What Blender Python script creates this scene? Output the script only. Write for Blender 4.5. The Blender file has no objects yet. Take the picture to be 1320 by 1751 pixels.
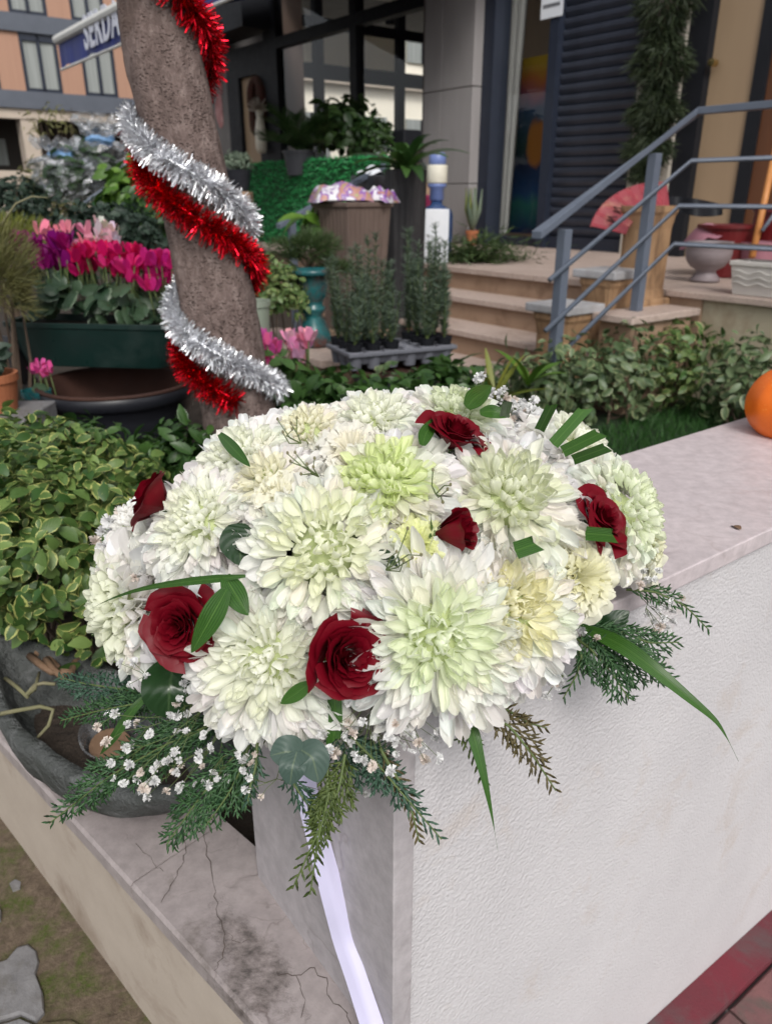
import bpy, math, random
import numpy as np
from mathutils import Matrix, Vector

random.seed(7)
rng = np.random.default_rng(11)
R = math.radians
scene = bpy.context.scene
col = scene.collection

# ---------------------------------------------------------------- camera
PITCH = R(22.6)
CAM = np.array((0.0, 0.0, 1.5))
FPX, CU, CV = 1300.0, 660.0, 875.5
cam_data = bpy.data.cameras.new('camera')
cam = bpy.data.objects.new('camera', cam_data)
col.objects.link(cam)
cam.location = CAM
cam.rotation_euler = (math.pi / 2 - PITCH, 0, 0)
cam_data.sensor_fit = 'VERTICAL'
cam_data.sensor_height = 36.0
cam_data.sensor_width = 27.14
cam_data.lens = FPX / 1751 * 36.0
cam_data.clip_start = 0.02
cam_data.clip_end = 300
cam_data.dof.use_dof = True
cam_data.dof.focus_distance = 0.80
cam_data.dof.aperture_fstop = 7.5
scene.camera = cam

# ---------------------------------------------------------------- world, sun, exposure
SUN_EL, SUN_AZ = R(44), R(168)
world = bpy.data.worlds.new('World')
scene.world = world
world.use_nodes = True
wt = world.node_tree
sky = wt.nodes.new('ShaderNodeTexSky')
sky.sky_type = 'NISHITA'
sky.sun_disc = False
sky.sun_elevation = SUN_EL
sky.sun_rotation = SUN_AZ
sky.air_density = 1.0
sky.dust_density = 3.0
hsv = wt.nodes.new('ShaderNodeHueSaturation')      # overcast: the cloud layer takes the blue out
hsv.inputs['Saturation'].default_value = 0.14
wt.links.new(sky.outputs[0], hsv.inputs['Color'])
wt.links.new(hsv.outputs[0], wt.nodes['Background'].inputs[0])
wt.nodes['Background'].inputs[1].default_value = 0.13
sun_d = bpy.data.lights.new('sun', 'SUN')
sun_d.energy = 1.25
sun_d.angle = R(18)
sun_d.color = (1.0, 0.95, 0.88)
sun = bpy.data.objects.new('sun', sun_d)
col.objects.link(sun)
sd = Vector((math.sin(SUN_AZ) * math.cos(SUN_EL), math.cos(SUN_AZ) * math.cos(SUN_EL), math.sin(SUN_EL)))
sun.rotation_euler = sd.to_track_quat('Z', 'Y').to_euler()
sun.location = (0, 0, 8)
scene.view_settings.view_transform = 'Standard'
scene.view_settings.look = 'None'
scene.view_settings.exposure = 0.52
scene.view_settings.gamma = 1.0
scene.render.engine = 'CYCLES'
scene.cycles.use_denoising = True
scene.cycles.max_bounces = 10
scene.cycles.diffuse_bounces = 8
scene.cycles.glossy_bounces = 3
scene.cycles.transmission_bounces = 6
scene.cycles.transparent_max_bounces = 12
scene.cycles.caustics_reflective = False
scene.cycles.caustics_refractive = False

# ---------------------------------------------------------------- place grid: A runs along the shop front, B along the white wall
EA = np.array((-0.6018, 0.7986, 0.0))
EB = np.array((0.7986, 0.6018, 0.0))
CP, SP = math.cos(PITCH), math.sin(PITCH)


def W(A, B, z):
    return EA * A + EB * B + np.array((0, 0, z))


def ray(u, v):
    x = (u - CU) / FPX
    y = (CV - v) / FPX
    return np.array((x, CP + y * SP, -SP + y * CP))


def at_t(u, v, t):
    return CAM + ray(u, v) * t


def at_z(u, v, z):
    d = ray(u, v)
    return CAM + d * ((z - CAM[2]) / d[2])


def at_y(u, v, Y):
    d = ray(u, v)
    return CAM + d * (Y / d[1])


def at_B(u, v, B):
    d = ray(u, v)
    return CAM + d * (B / d.dot(EB))


def at_A(u, v, A):
    d = ray(u, v)
    return CAM + d * (A / d.dot(EA))


def unit(v):
    v = np.asarray(v, float)
    return v / (np.linalg.norm(v) + 1e-12)


def frame(d, n):
    """columns x, y, z with y along d and z near n"""
    y = unit(d)
    x = unit(np.cross(y, n))
    z = np.cross(x, y)
    return np.column_stack((x, y, z))


def frame_z(n, up=(0.3, 0.2, 1.0), spin=0.0):
    z = unit(n)
    x = np.cross(np.asarray(up, float), z)
    if np.linalg.norm(x) < 1e-4:
        x = np.cross((0.0, 1.0, 0.1), z)
    x = unit(x)
    y = np.cross(z, x)
    c, s = math.cos(spin), math.sin(spin)
    return np.column_stack((x * c + y * s, -x * s + y * c, z))


def mat4(rot, loc, s=1.0):
    m = Matrix.Identity(4)
    for i in range(3):
        for j in range(3):
            m[i][j] = float(rot[i][j]) * (s if np.isscalar(s) else s[j])
        m[i][3] = float(loc[i])
    return m


# ---------------------------------------------------------------- objects
def tag(o, label=None, cat=None, group=None, kind=None):
    if label:
        o['label'] = label
    if cat:
        o['category'] = cat
    if group:
        o['group'] = group
    if kind:
        o['kind'] = kind
    return o


def link(o, parent=None, m=None):
    col.objects.link(o)
    if parent is not None:
        o.parent = parent
    if m is not None:
        o.matrix_local = m
    return o


def thing(name, label, cat, loc=(0, 0, 0), rot=None, group=None):
    o = bpy.data.objects.new(name, None)
    o.empty_display_size = 0.05
    link(o)
    if rot is not None:
        o.matrix_basis = mat4(rot, loc)
    else:
        o.location = [float(c) for c in loc]
    return tag(o, label, cat, group)


def world_of(o):
    m = o.matrix_basis.copy()
    while o.parent is not None:
        o = o.parent
        m = o.matrix_basis @ m
    return m


class MB:
    """collects polygons of one mesh"""

    def __init__(self):
        self.v, self.f, self.uv, self.mi = [], [], [], []

    def add(self, verts, faces, uvs=None, mi=0):
        o = len(self.v)
        self.v.extend([tuple(map(float, p)) for p in verts])
        for f in faces:
            self.f.append([i + o for i in f])
            self.uv.append([uvs[i] for i in f] if uvs is not None else [(0, 0)] * len(f))
            self.mi.append(mi)
        return self

    def box(self, c, size, rot=None, mi=0):
        c = np.asarray(c, float)
        h = np.asarray(size, float) / 2
        rot = np.eye(3) if rot is None else np.asarray(rot)
        vs = [c + rot @ (h * np.array((sx, sy, sz))) for sz in (-1, 1) for sy in (-1, 1) for sx in (-1, 1)]
        fs = [(0, 2, 3, 1), (4, 5, 7, 6), (0, 1, 5, 4), (2, 6, 7, 3), (0, 4, 6, 2), (1, 3, 7, 5)]
        return self.add(vs, fs, None, mi)

    def gbox(self, A0, A1, B0, B1, z0, z1, mi=0):
        """box on the place grid"""
        vs = [W(a, b, z) for z in (z0, z1) for b in (B0, B1) for a in (A0, A1)]
        fs = [(0, 1, 3, 2), (4, 6, 7, 5), (0, 4, 5, 1), (2, 3, 7, 6), (0, 2, 6, 4), (1, 5, 7, 3)]
        return self.add(vs, fs, None, mi)

    def tube(self, pts, rad, n=8, cap=True, mi=0):
        pts = [np.asarray(p, float) for p in pts]
        k = len(pts)
        rad = [rad] * k if np.isscalar(rad) else list(rad)
        T = [unit(pts[min(i + 1, k - 1)] - pts[max(i - 1, 0)]) for i in range(k)]
        ref = np.array((0, 0, 1.0)) if abs(T[0][2]) < 0.9 else np.array((1.0, 0, 0))
        x = unit(np.cross(ref, T[0]))
        vs, uv = [], []
        for i in range(k):
            x = unit(x - T[i] * x.dot(T[i]))
            y = np.cross(T[i], x)
            for j in range(n):
                a = 2 * math.pi * j / n
                vs.append(pts[i] + (x * math.cos(a) + y * math.sin(a)) * rad[i])
                uv.append((j / n, i / max(1, k - 1)))
        fs = [(i * n + j, i * n + (j + 1) % n, (i + 1) * n + (j + 1) % n, (i + 1) * n + j) for i in range(k - 1) for j in range(n)]
        if cap:
            fs.append(tuple(range(n - 1, -1, -1)))
            fs.append(tuple((k - 1) * n + j for j in range(n)))
        return self.add(vs, fs, uv, mi)

    def lathe(self, prof, n=32, c=(0, 0, 0), sx=1.0, sy=1.0, mi=0, rot=None, cap=True):
        """prof: list of (r, z)"""
        c = np.asarray(c, float)
        vs = []
        for r, z in prof:
            for j in range(n):
                a = 2 * math.pi * j / n
                p = np.array((r * math.cos(a) * sx, r * math.sin(a) * sy, z))
                vs.append(c + (p if rot is None else rot @ p))
        k = len(prof)
        fs = [(i * n + j, i * n + (j + 1) % n, (i + 1) * n + (j + 1) % n, (i + 1) * n + j) for i in range(k - 1) for j in range(n)]
        if cap and prof[0][0] > 1e-5:
            fs.append(tuple(range(n - 1, -1, -1)))
        if cap and prof[-1][0] > 1e-5:
            fs.append(tuple((k - 1) * n + j for j in range(n)))
        return self.add(vs, fs, None, mi)

    def grid(self, nu, nv, fn, mi=0, flip=False):
        """fn(u,v) -> point for u,v in 0..1"""
        vs = [fn(i / nu, j / nv) for j in range(nv + 1) for i in range(nu + 1)]
        uv = [(i / nu, j / nv) for j in range(nv + 1) for i in range(nu + 1)]
        w = nu + 1
        fs = [(j * w + i, j * w + i + 1, (j + 1) * w + i + 1, (j + 1) * w + i) for j in range(nv) for i in range(nu)]
        if flip:
            fs = [f[::-1] for f in fs]
        return self.add(vs, fs, uv, mi)

    def mesh(self, name, mats, smooth=False, bevel=0.0):
        me = bpy.data.meshes.new(name)
        me.from_pydata(self.v, [], self.f)
        uvl = me.uv_layers.new(name='UVMap')
        flat = [c for f in self.uv for p in f for c in p]
        uvl.data.foreach_set('uv', flat)
        for m in (mats if isinstance(mats, (list, tuple)) else [mats]):
            me.materials.append(m)
        me.polygons.foreach_set('material_index', self.mi)
        me.polygons.foreach_set('use_smooth', [smooth] * len(self.f))
        me.update()
        return me

    def build(self, name, mats, parent=None, smooth=False, m=None, bevel=0.0, seg=2):
        o = bpy.data.objects.new(name, self.mesh(name, mats, smooth))
        if parent is not None and m is None:
            o.data.transform(world_of(parent).inverted())
        link(o, parent, m)
        if bevel:
            b = o.modifiers.new('edge', 'BEVEL')
            b.width = bevel
            b.segments = seg
            b.limit_method = 'ANGLE'
            b.angle_limit = R(40)
            b.harden_normals = False
        return o


def np_mesh(name, verts, quads, uvs, mats, smooth=True):
    """fast mesh from arrays: verts (N,3), quads (M,4), uvs (M,4,2)"""
    me = bpy.data.meshes.new(name)
    n, m = len(verts), len(quads)
    me.vertices.add(n)
    me.vertices.foreach_set('co', np.ascontiguousarray(verts, dtype=np.float32).ravel())
    me.loops.add(m * 4)
    me.loops.foreach_set('vertex_index', np.ascontiguousarray(quads, dtype=np.int32).ravel())
    me.polygons.add(m)
    me.polygons.foreach_set('loop_start', np.arange(0, m * 4, 4, dtype=np.int32))
    me.polygons.foreach_set('loop_total', np.full(m, 4, dtype=np.int32))
    me.polygons.foreach_set('use_smooth', np.full(m, smooth))
    if uvs is not None:
        me.uv_layers.new(name='UVMap').data.foreach_set('uv', np.ascontiguousarray(uvs, dtype=np.float32).ravel())
    for k in (mats if isinstance(mats, (list, tuple)) else [mats]):
        me.materials.append(k)
    me.update(calc_edges=True)
    me.validate()
    return me


def sheet(nu, nv, fn):
    """quad sheet template: verts, quads, uvs arrays"""
    u, v = np.meshgrid(np.linspace(0, 1, nu + 1), np.linspace(0, 1, nv + 1))
    u, v = u.ravel(), v.ravel()
    P = np.array(fn(u, v)).T
    w = nu + 1
    q = np.array([(j * w + i, j * w + i + 1, (j + 1) * w + i + 1, (j + 1) * w + i) for j in range(nv) for i in range(nu)])
    uv = np.column_stack((u, v))[q]
    return P, q, uv


def stamp(tpl, rots, locs, scales):
    """many copies of a sheet template: rots (N,3,3), locs (N,3), scales (N,3)"""
    P, q, uv = tpl
    n, k = len(locs), len(P)
    V = np.einsum('nij,nkj->nki', rots, P[None] * scales[:, None, :]) + locs[:, None, :]
    Q = q[None] + (np.arange(n) * k)[:, None, None]
    return V.reshape(-1, 3), Q.reshape(-1, 4), np.tile(uv, (n, 1, 1))


def join(parts):
    V, Q, U, o = [], [], [], 0
    for v, q, u in parts:
        V.append(v)
        Q.append(q + o)
        U.append(u)
        o += len(v)
    return np.concatenate(V), np.concatenate(Q), np.concatenate(U)


def frames_many(d, n):
    y = d / np.linalg.norm(d, axis=1, keepdims=True)
    x = np.cross(y, n)
    x /= np.linalg.norm(x, axis=1, keepdims=True) + 1e-9
    z = np.cross(x, y)
    return np.stack((x, y, z), axis=2)


def put(name, me, parent=None, m=None, color=None):
    o = bpy.data.objects.new(name, me)
    link(o, parent, m)
    if color is not None:
        o.color = (*color, 1.0)
    return o

# ---------------------------------------------------------------- materials
class NT:
    def __init__(self, name):
        self.m = bpy.data.materials.new(name)
        self.m.use_nodes = True
        self.t = self.m.node_tree
        self.t.nodes.clear()
        self.out = self.t.nodes.new('ShaderNodeOutputMaterial')

    def n(self, typ, ins=None, **props):
        nd = self.t.nodes.new('ShaderNode' + typ)
        for k, v in props.items():
            setattr(nd, k, v)
        for k, v in (ins or {}).items():
            s = nd.inputs[k]
            if hasattr(v, 'is_output') or isinstance(v, bpy.types.NodeSocket):
                self.t.links.new(v, s)
            elif isinstance(v, tuple) and len(v) == 3 and s.type == 'RGBA':
                s.default_value = (*v, 1.0)
            else:
                s.default_value = v
        return nd

    def coord(self, kind='Object', scale=1.0, stretch=None):
        c = self.n('TexCoord').outputs[kind]
        if stretch is not None or scale != 1.0:
            st = stretch or (1, 1, 1)
            c = self.n('Mapping', {'Vector': c, 'Scale': tuple(scale * s for s in st)}).outputs[0]
        return c

    def noise(self, vec, scale, detail=4.0, rough=0.55, dist=0.0):
        return self.n('TexNoise', {'Vector': vec, 'Scale': scale, 'Detail': detail, 'Roughness': rough, 'Distortion': dist}).outputs[0]

    def ramp(self, fac, stops, interp='LINEAR'):
        r = self.n('ValToRGB', {'Fac': fac})
        cr = r.color_ramp
        cr.interpolation = interp
        while len(cr.elements) < len(stops):
            cr.elements.new(0.5)
        for e, (p, c) in zip(cr.elements, stops):
            e.position = p
            e.color = (*c, 1.0) if isinstance(c, tuple) else (c, c, c, 1.0)
        return r.outputs[0]

    def mix(self, fac, a, b, blend='MIX'):
        nd = self.n('Mix', {}, data_type='RGBA', blend_type=blend)
        for idx, v in ((0, fac), (6, a), (7, b)):
            s = nd.inputs[idx]
            if isinstance(v, bpy.types.NodeSocket):
                self.t.links.new(v, s)
            elif isinstance(v, tuple):
                s.default_value = (*v, 1.0)
            else:
                s.default_value = v
        return nd.outputs[2]

    def math(self, op, a, b=0.0, clamp=False):
        nd = self.n('Math', {0: a, 1: b}, operation=op)
        nd.use_clamp = clamp
        return nd.outputs[0]

    def bump(self, height, strength=0.3, dist=0.01, normal=None):
        ins = {'Height': height, 'Strength': strength, 'Distance': dist}
        if normal is not None:
            ins['Normal'] = normal
        return self.n('Bump', ins).outputs[0]

    def bsdf(self, color, rough=0.6, normal=None, metal=0.0, spec=0.4, **extra):
        ins = {'Base Color': color, 'Roughness': rough, 'Metallic': metal, 'Specular IOR Level': spec}
        if normal is not None:
            ins['Normal'] = normal
        ins.update(extra)
        return self.n('BsdfPrincipled', ins).outputs[0]

    def done(self, shader):
        self.t.links.new(shader, self.out.inputs[0])
        return self.m


def plain(name, c1, c2=None, scale=8.0, rough=0.6, bump=0.15, bscale=60.0, bdist=0.004, metal=0.0, spec=0.4, stretch=None, dirt=None, dirt_scale=3.0, dirt_lo=.52, dirt_hi=.72):
    """two tones broken up by noise, fine relief, optional dirt blotches"""
    k = NT(name)
    c2 = c2 or tuple(x * 0.8 for x in c1)
    co = k.coord('Object', 1.0, stretch)
    f = k.ramp(k.noise(co, scale, 6, 0.6), [(0.3, c1), (0.7, c2)])
    if dirt:
        g = k.ramp(k.noise(co, dirt_scale, 7, 0.65, 0.3), [(dirt_lo, 0.0), (dirt_hi, 1.0)])
        f = k.mix(g, f, dirt)
    nb = k.bump(k.noise(co, bscale, 4, 0.6), bump, bdist) if bump else None
    rg = k.ramp(k.noise(co, scale * 2.3, 3), [(0.2, max(0.0, rough - 0.08)), (0.8, min(1.0, rough + 0.08))])
    return k.done(k.bsdf(f, rg, nb, metal, spec))


def leaf_mat(name, dark, light, edge=None, rough=0.42, vein=None, trans=0.22, edge_w=0.72, bump=0.3, ribs=0):
    k = NT(name)
    rnd = k.math('FRACT', k.math('ADD', k.n('NewGeometry').outputs['Random Per Island'], k.n('ObjectInfo').outputs['Random']))
    c = k.ramp(rnd, [(0.0, dark), (0.55, tuple((a + b) / 2 for a, b in zip(dark, light))), (1.0, light)])
    uv = k.n('TexCoord').outputs['UV']
    sx = k.n('SeparateXYZ', {0: uv})
    across = k.math('MULTIPLY', k.math('ABSOLUTE', k.math('SUBTRACT', sx.outputs[0], 0.5)), 2.0)
    ns = k.noise(k.n('VectorMath', {0: uv, 1: k.n('CombineXYZ', {0: k.math('MULTIPLY', rnd, 37.0)}).outputs[0]}, operation='ADD').outputs[0], 3.5, 3)
    c = k.mix(k.math('MULTIPLY', ns, 0.35), c, tuple(x * 0.55 for x in dark))
    if edge:
        e = k.math('ADD', k.math('ADD', across, k.math('MULTIPLY', k.math('SUBTRACT', ns, 0.5), 0.9)), k.math('MULTIPLY', k.math('SUBTRACT', k.math('FRACT', k.math('MULTIPLY', rnd, 7.31)), 0.62), 0.55))
        c = k.mix(k.ramp(e, [(edge_w, 0.0), (edge_w + 0.1, 1.0)]), c, edge)
    if vein:
        c = k.mix(k.ramp(across, [(0.02, 1.0), (0.09, 0.0)]), c, vein)
    wave = k.math('SINE', k.math('MULTIPLY', k.math('ADD', sx.outputs[1], k.math('MULTIPLY', across, -0.4)), 38.0))
    nb = k.bump(wave, bump * 0.35, 0.002)
    if ribs:
        rb_ = k.math('SINE', k.math('MULTIPLY', sx.outputs[0], 6.2832 * ribs))
        c = k.mix(k.math('MULTIPLY', k.ramp(rb_, [(0.45, 0.0), (0.9, 1.0)]), 0.4), c, tuple(min(1, x * 1.7) for x in light))
        nb = k.bump(rb_, 0.35, 0.0012)
    p = k.bsdf(c, rough, nb, 0.0, 0.45)
    tr = k.n('BsdfTranslucent', {'Color': c}).outputs[0]
    return k.done(k.n('MixShader', {0: trans, 1: p, 2: tr}).outputs[0])


def petal_mat(name, rough=0.55, trans=0.3, use_obj=True, color=(0.8, 0.8, 0.8), base=None, streak=0.35, spec=0.25, sheen=0.0):
    """petal: colour of the object, paler or greener at its base, fine lengthwise veins"""
    k = NT(name)
    c = k.n('ObjectInfo').outputs['Color'] if use_obj else k.n('RGB').outputs[0]
    if not use_obj:
        c.node.outputs[0].default_value = (*color, 1.0)
    uv = k.n('TexCoord').outputs['UV']
    sx = k.n('SeparateXYZ', {0: uv})
    ln = k.math('SINE', k.math('MULTIPLY', sx.outputs[0], 44.0))
    nz = k.noise(uv, 5.0, 3)
    if base:
        c = k.mix(k.ramp(sx.outputs[1], [(0.05, 0.85), (0.55, 0.0)]), c, base)
    v = k.math('MULTIPLY', k.math('ADD', k.math('MULTIPLY', ln, 0.5), nz), 0.05)
    c = k.mix(v, c, k.mix(0.6, c, (0, 0, 0)) if not base else k.mix(0.35, c, base))
    nb = k.bump(k.math('ADD', ln, k.math('MULTIPLY', nz, 2.0)), streak, 0.0012)
    p = k.bsdf(c, rough, nb, 0.0, spec, **({'Sheen Weight': sheen} if sheen else {}))
    tr = k.n('BsdfTranslucent', {'Color': c}).outputs[0]
    return k.done(k.n('MixShader', {0: trans, 1: p, 2: tr}).outputs[0])


def marble(name, base, tint, vein, scale=3.0, crack=0.7, rough=0.42, dirt=None, spot=None):
    k = NT(name)
    co = k.coord('Object')
    w = k.n('VectorMath', {0: co, 1: k.n('VectorMath', {0: k.n('TexNoise', {'Vector': co, 'Scale': scale * 1.6, 'Detail': 5.0}).outputs[1], 1: (0.22, 0.22, 0.22)}, operation='MULTIPLY').outputs[0]}, operation='ADD').outputs[0]
    c = k.ramp(k.noise(w, scale, 8, 0.62), [(0.25, base), (0.5, tuple((a + b) / 2 for a, b in zip(base, tint))), (0.75, tint)])
    mott = k.ramp(k.noise(co, 42.0, 5, 0.7), [(0.35, 0.78), (0.65, 1.0)])
    c = k.mix(1.0, c, mott, 'MULTIPLY')
    vr = k.n('TexVoronoi', {'Vector': w, 'Scale': scale * 1.15}, feature='DISTANCE_TO_EDGE').outputs[0]
    msk = k.ramp(k.noise(co, scale * 1.1, 3), [(0.45, 0.0), (0.6, 1.0)])
    line = k.math('MULTIPLY', k.ramp(vr, [(0.0, 1.0), (0.022, 0.0)]), msk)
    c = k.mix(k.math('MULTIPLY', line, crack), c, vein)
    vr2 = k.n('TexVoronoi', {'Vector': w, 'Scale': scale * 3.3}, feature='DISTANCE_TO_EDGE').outputs[0]
    line2 = k.math('MULTIPLY', k.ramp(vr2, [(0.0, 1.0), (0.03, 0.0)]), k.ramp(k.noise(co, scale * 2.7, 3), [(0.5, 0.0), (0.66, 1.0)]))
    c = k.mix(k.math('MULTIPLY', line2, crack * 0.45), c, vein)
    if dirt:
        g = k.ramp(k.noise(w, scale * 0.9, 8, 0.7, 0.5), [(0.56, 0.0), (0.7, 1.0)])
        c = k.mix(k.math('MULTIPLY', g, k.ramp(k.noise(co, 60, 4, 0.7), [(0.35, 0.15), (0.6, 0.85)])), c, dirt)
    chip = None
    if spot:
        (cx, cy), (dx, dy), (ra, rb) = spot
        q = k.n('VectorMath', {0: co, 1: (cx, cy, 0.41)}, operation='SUBTRACT').outputs[0]
        al = k.math('DIVIDE', k.n('VectorMath', {0: q, 1: (dx, dy, 0)}, operation='DOT_PRODUCT').outputs['Value'], ra)
        ac = k.math('DIVIDE', k.n('VectorMath', {0: q, 1: (-dy, dx, 0)}, operation='DOT_PRODUCT').outputs['Value'], rb)
        rr_ = k.math('ADD', k.math('MULTIPLY', al, al), k.math('MULTIPLY', ac, ac))
        rr_ = k.math('ADD', rr_, k.math('MULTIPLY', k.math('SUBTRACT', k.noise(co, 20, 8, 0.72), 0.5), 4.2))
        chip = k.ramp(rr_, [(0.35, 0.9), (1.0, 0.0)])
        rock = k.ramp(k.noise(k.n('Mapping', {'Vector': co, 'Scale': (1.0, 1.5, 1.0), 'Rotation': (0, 0, 0.7)}).outputs[0], 34, 9, 0.8), [(0.36, (0.05, 0.042, 0.039)), (0.5, (0.17, 0.145, 0.138)), (0.64, (0.30, 0.26, 0.255))])
        c = k.mix(chip, c, rock)
    h = k.math('SUBTRACT', k.math('MULTIPLY', k.noise(co, 90, 5, 0.65), 0.6), k.math('MULTIPLY', line, 1.2))
    if chip is not None:
        h = k.math('ADD', h, k.math('MULTIPLY', chip, k.math('MULTIPLY', k.noise(co, 70, 6, 0.75), 3.0)))
    return k.done(k.bsdf(c, k.ramp(k.noise(co, 30, 3), [(0.2, rough - 0.06), (0.8, rough + 0.14)]), k.bump(h, 0.25, 0.003), 0.0, 0.4))


M = {}
M['plaster'] = None
k = NT('white_plaster')
co = k.coord('Object')
n1 = k.n('TexVoronoi', {'Vector': k.n('VectorMath', {0: co, 1: k.n('VectorMath', {0: k.n('TexNoise', {'Vector': co, 'Scale': 120.0}).outputs[1], 1: (.004, .004, .004)}, operation='MULTIPLY').outputs[0]}, operation='ADD').outputs[0], 'Scale': 215.0, 'Smoothness': 0.6}, feature='SMOOTH_F1').outputs[0]
n2 = k.noise(co, 60.0, 4, 0.6)
h = k.math('ADD', k.ramp(n1, [(0.1, 1.0), (0.75, 0.0)]), k.math('MULTIPLY', n2, 0.8))
c = k.ramp(k.noise(co, 3.0, 7, 0.65), [(0.3, (0.545, 0.53, 0.545)), (0.7, (0.475, 0.46, 0.475))])
c = k.mix(k.ramp(k.noise(co, 7.0, 7, 0.72, 0.5), [(0.56, 0.0), (0.76, 0.6)]), c, (0.44, 0.37, 0.32))
M['plaster'] = k.done(k.bsdf(c, 0.85, k.bump(h, 0.40, 0.0026), 0.0, 0.2))

M['cap'] = marble('pink_marble', (0.60, 0.53, 0.545), (0.49, 0.435, 0.455), (0.27, 0.20, 0.19), 2.6, 0.5, 0.4)
M['panel'] = marble('grey_marble', (0.47, 0.44, 0.455), (0.37, 0.345, 0.36), (0.22, 0.18, 0.18), 4.0, 0.35, 0.45)
M['ledge'] = marble('worn_marble', (0.385, 0.34, 0.335), (0.30, 0.262, 0.262), (0.10, 0.075, 0.07), 4.2, 0.9, 0.55, dirt=(0.09, 0.075, 0.06), spot=((-0.168, 0.098), (-0.60, 0.80), (0.12, 0.045)))
M['wall_beige'] = plain('beige_render', (0.44, 0.38, 0.325), (0.37, 0.315, 0.265), 7, 0.85, 0.35, 120, 0.003, dirt=(0.22, 0.165, 0.125), dirt_scale=4)
M['grout'] = plain('pale_grout', (0.36, 0.35, 0.33), (0.28, 0.27, 0.25), 20, 0.85, 0.3, 150)
M['moss_soil'] = None
k = NT('mossy_ground')
co = k.coord('Object')
c = k.ramp(k.noise(co, 60, 6, 0.7), [(0.3, (0.07, 0.052, 0.038)), (0.7, (0.17, 0.13, 0.095))])
g = k.ramp(k.noise(co, 9, 6, 0.68, 0.4), [(0.46, 0.0), (0.62, 1.0)])
c = k.mix(k.math('MULTIPLY', g, k.ramp(k.noise(co, 130, 3), [(0.3, 0.2), (0.6, 0.9)])), c, (0.06, 0.088, 0.014))
M['moss_soil'] = k.done(k.bsdf(c, 0.95, k.bump(k.noise(co, 170, 5, 0.7), 0.8, 0.006), 0.0, 0.2))
M['soil'] = plain('dark_soil', (0.045, 0.033, 0.025), (0.022, 0.016, 0.012), 14, 0.95, 0.8, 60, 0.02)
M['paver_grey'] = plain('grey_paving_stone', (0.20, 0.197, 0.203), (0.13, 0.127, 0.132), 40, 0.8, 0.5, 220, 0.003, dirt=(0.10, 0.09, 0.075), dirt_scale=12)
M['paver_brick'] = plain('dull_red_paver', (0.19, 0.085, 0.085), (0.12, 0.06, 0.062), 12, 0.85, 0.5, 160, 0.003, dirt=(0.09, 0.075, 0.065), dirt_scale=9)
M['red_paint'] = plain('worn_red_paint', (0.165, 0.02, 0.033), (0.105, 0.03, 0.038), 7, 0.85, 0.6, 190, 0.003, dirt=(0.095, 0.062, 0.064), dirt_scale=6, dirt_lo=.44, dirt_hi=.62)
M['step'] = marble('step_marble', (0.50, 0.40, 0.355), (0.41, 0.32, 0.275), (0.2, 0.13, 0.1), 2.4, 0.35, 0.5, dirt=(0.22, 0.16, 0.12))
M['riser'] = plain('tan_riser', (0.33, 0.225, 0.155), (0.26, 0.17, 0.115), 5, 0.7, 0.2, 60, dirt=(0.17, 0.105, 0.07), dirt_scale=5)
M['ret_wall'] = plain('cream_wall_paint', (0.46, 0.405, 0.30), (0.38, 0.33, 0.24), 3, 0.85, 0.25, 70, dirt=(0.24, 0.17, 0.11), dirt_scale=2.5)
M['rail'] = plain('grey_rail_paint', (0.115, 0.135, 0.175), (0.095, 0.113, 0.15), 9, 0.42, 0.1, 90, 0.001)
M['frame'] = plain('black_frame_paint', (0.012, 0.013, 0.017), (0.009, 0.01, 0.013), 6, 0.6, 0.05, 60, spec=0.2)
M['frame_blue'] = plain('blue_black_frame', (0.022, 0.028, 0.045), (0.018, 0.023, 0.038), 6, 0.4, 0.05, 60)
M['shutter'] = plain('dark_shutter_paint', (0.040, 0.046, 0.066), (0.03, 0.035, 0.05), 6, 0.36, 0.05, 60)
M['pil_tile'] = plain('grey_tile', (0.30, 0.285, 0.285), (0.255, 0.24, 0.24), 4, 0.5, 0.06, 40, stretch=(1, 1, 0.3))
M['pil_side'] = plain('taupe_tile', (0.14, 0.115, 0.11), (0.115, 0.095, 0.09), 4, 0.5, 0.06, 40)
M['shop_wall'] = plain('grey_shop_wall', (0.105, 0.10, 0.10), (0.085, 0.08, 0.08), 2, 0.7, 0.1, 40)
M['shop_ceiling'] = plain('cream_ceiling', (0.74, 0.66, 0.56), (0.70, 0.62, 0.52), 2, 0.8, 0.05, 40)
M['shop_floor'] = plain('shop_floor_tile', (0.20, 0.17, 0.14), (0.16, 0.135, 0.11), 2, 0.4, 0.05, 40)
M['tan_board'] = plain('tan_board', (0.30, 0.215, 0.135), (0.25, 0.175, 0.11), 2.5, 0.55, 0.08, 40, stretch=(1, 1, 0.2))
M['brown_board'] = plain('brown_wood', (0.12, 0.045, 0.018), (0.08, 0.03, 0.012), 4, 0.5, 0.1, 40, stretch=(1, 1, 0.15))
M['cream_col'] = plain('cream_column', (0.42, 0.385, 0.34), (0.36, 0.33, 0.285), 2, 0.75, 0.08, 40)
M['curtain'] = plain('grey_curtain', (0.40, 0.40, 0.38), (0.33, 0.33, 0.315), 3, 0.85, 0.1, 30, stretch=(1, 1, 0.1))
M['turf'] = leaf_mat('plastic_turf', (0.025, 0.24, 0.075), (0.055, 0.42, 0.125), rough=0.45, trans=0.1)
M['turf_base'] = plain('turf_backing', (0.006, 0.05, 0.012), (0.004, 0.03, 0.008), 20, 0.8, 0.3, 90)
k = NT('window_glass')
fr = k.math('ADD', 0.045, k.math('MULTIPLY', k.math('POWER', k.n('LayerWeight', {'Blend': 0.5}).outputs['Facing'], 5.0), 0.9))
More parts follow.
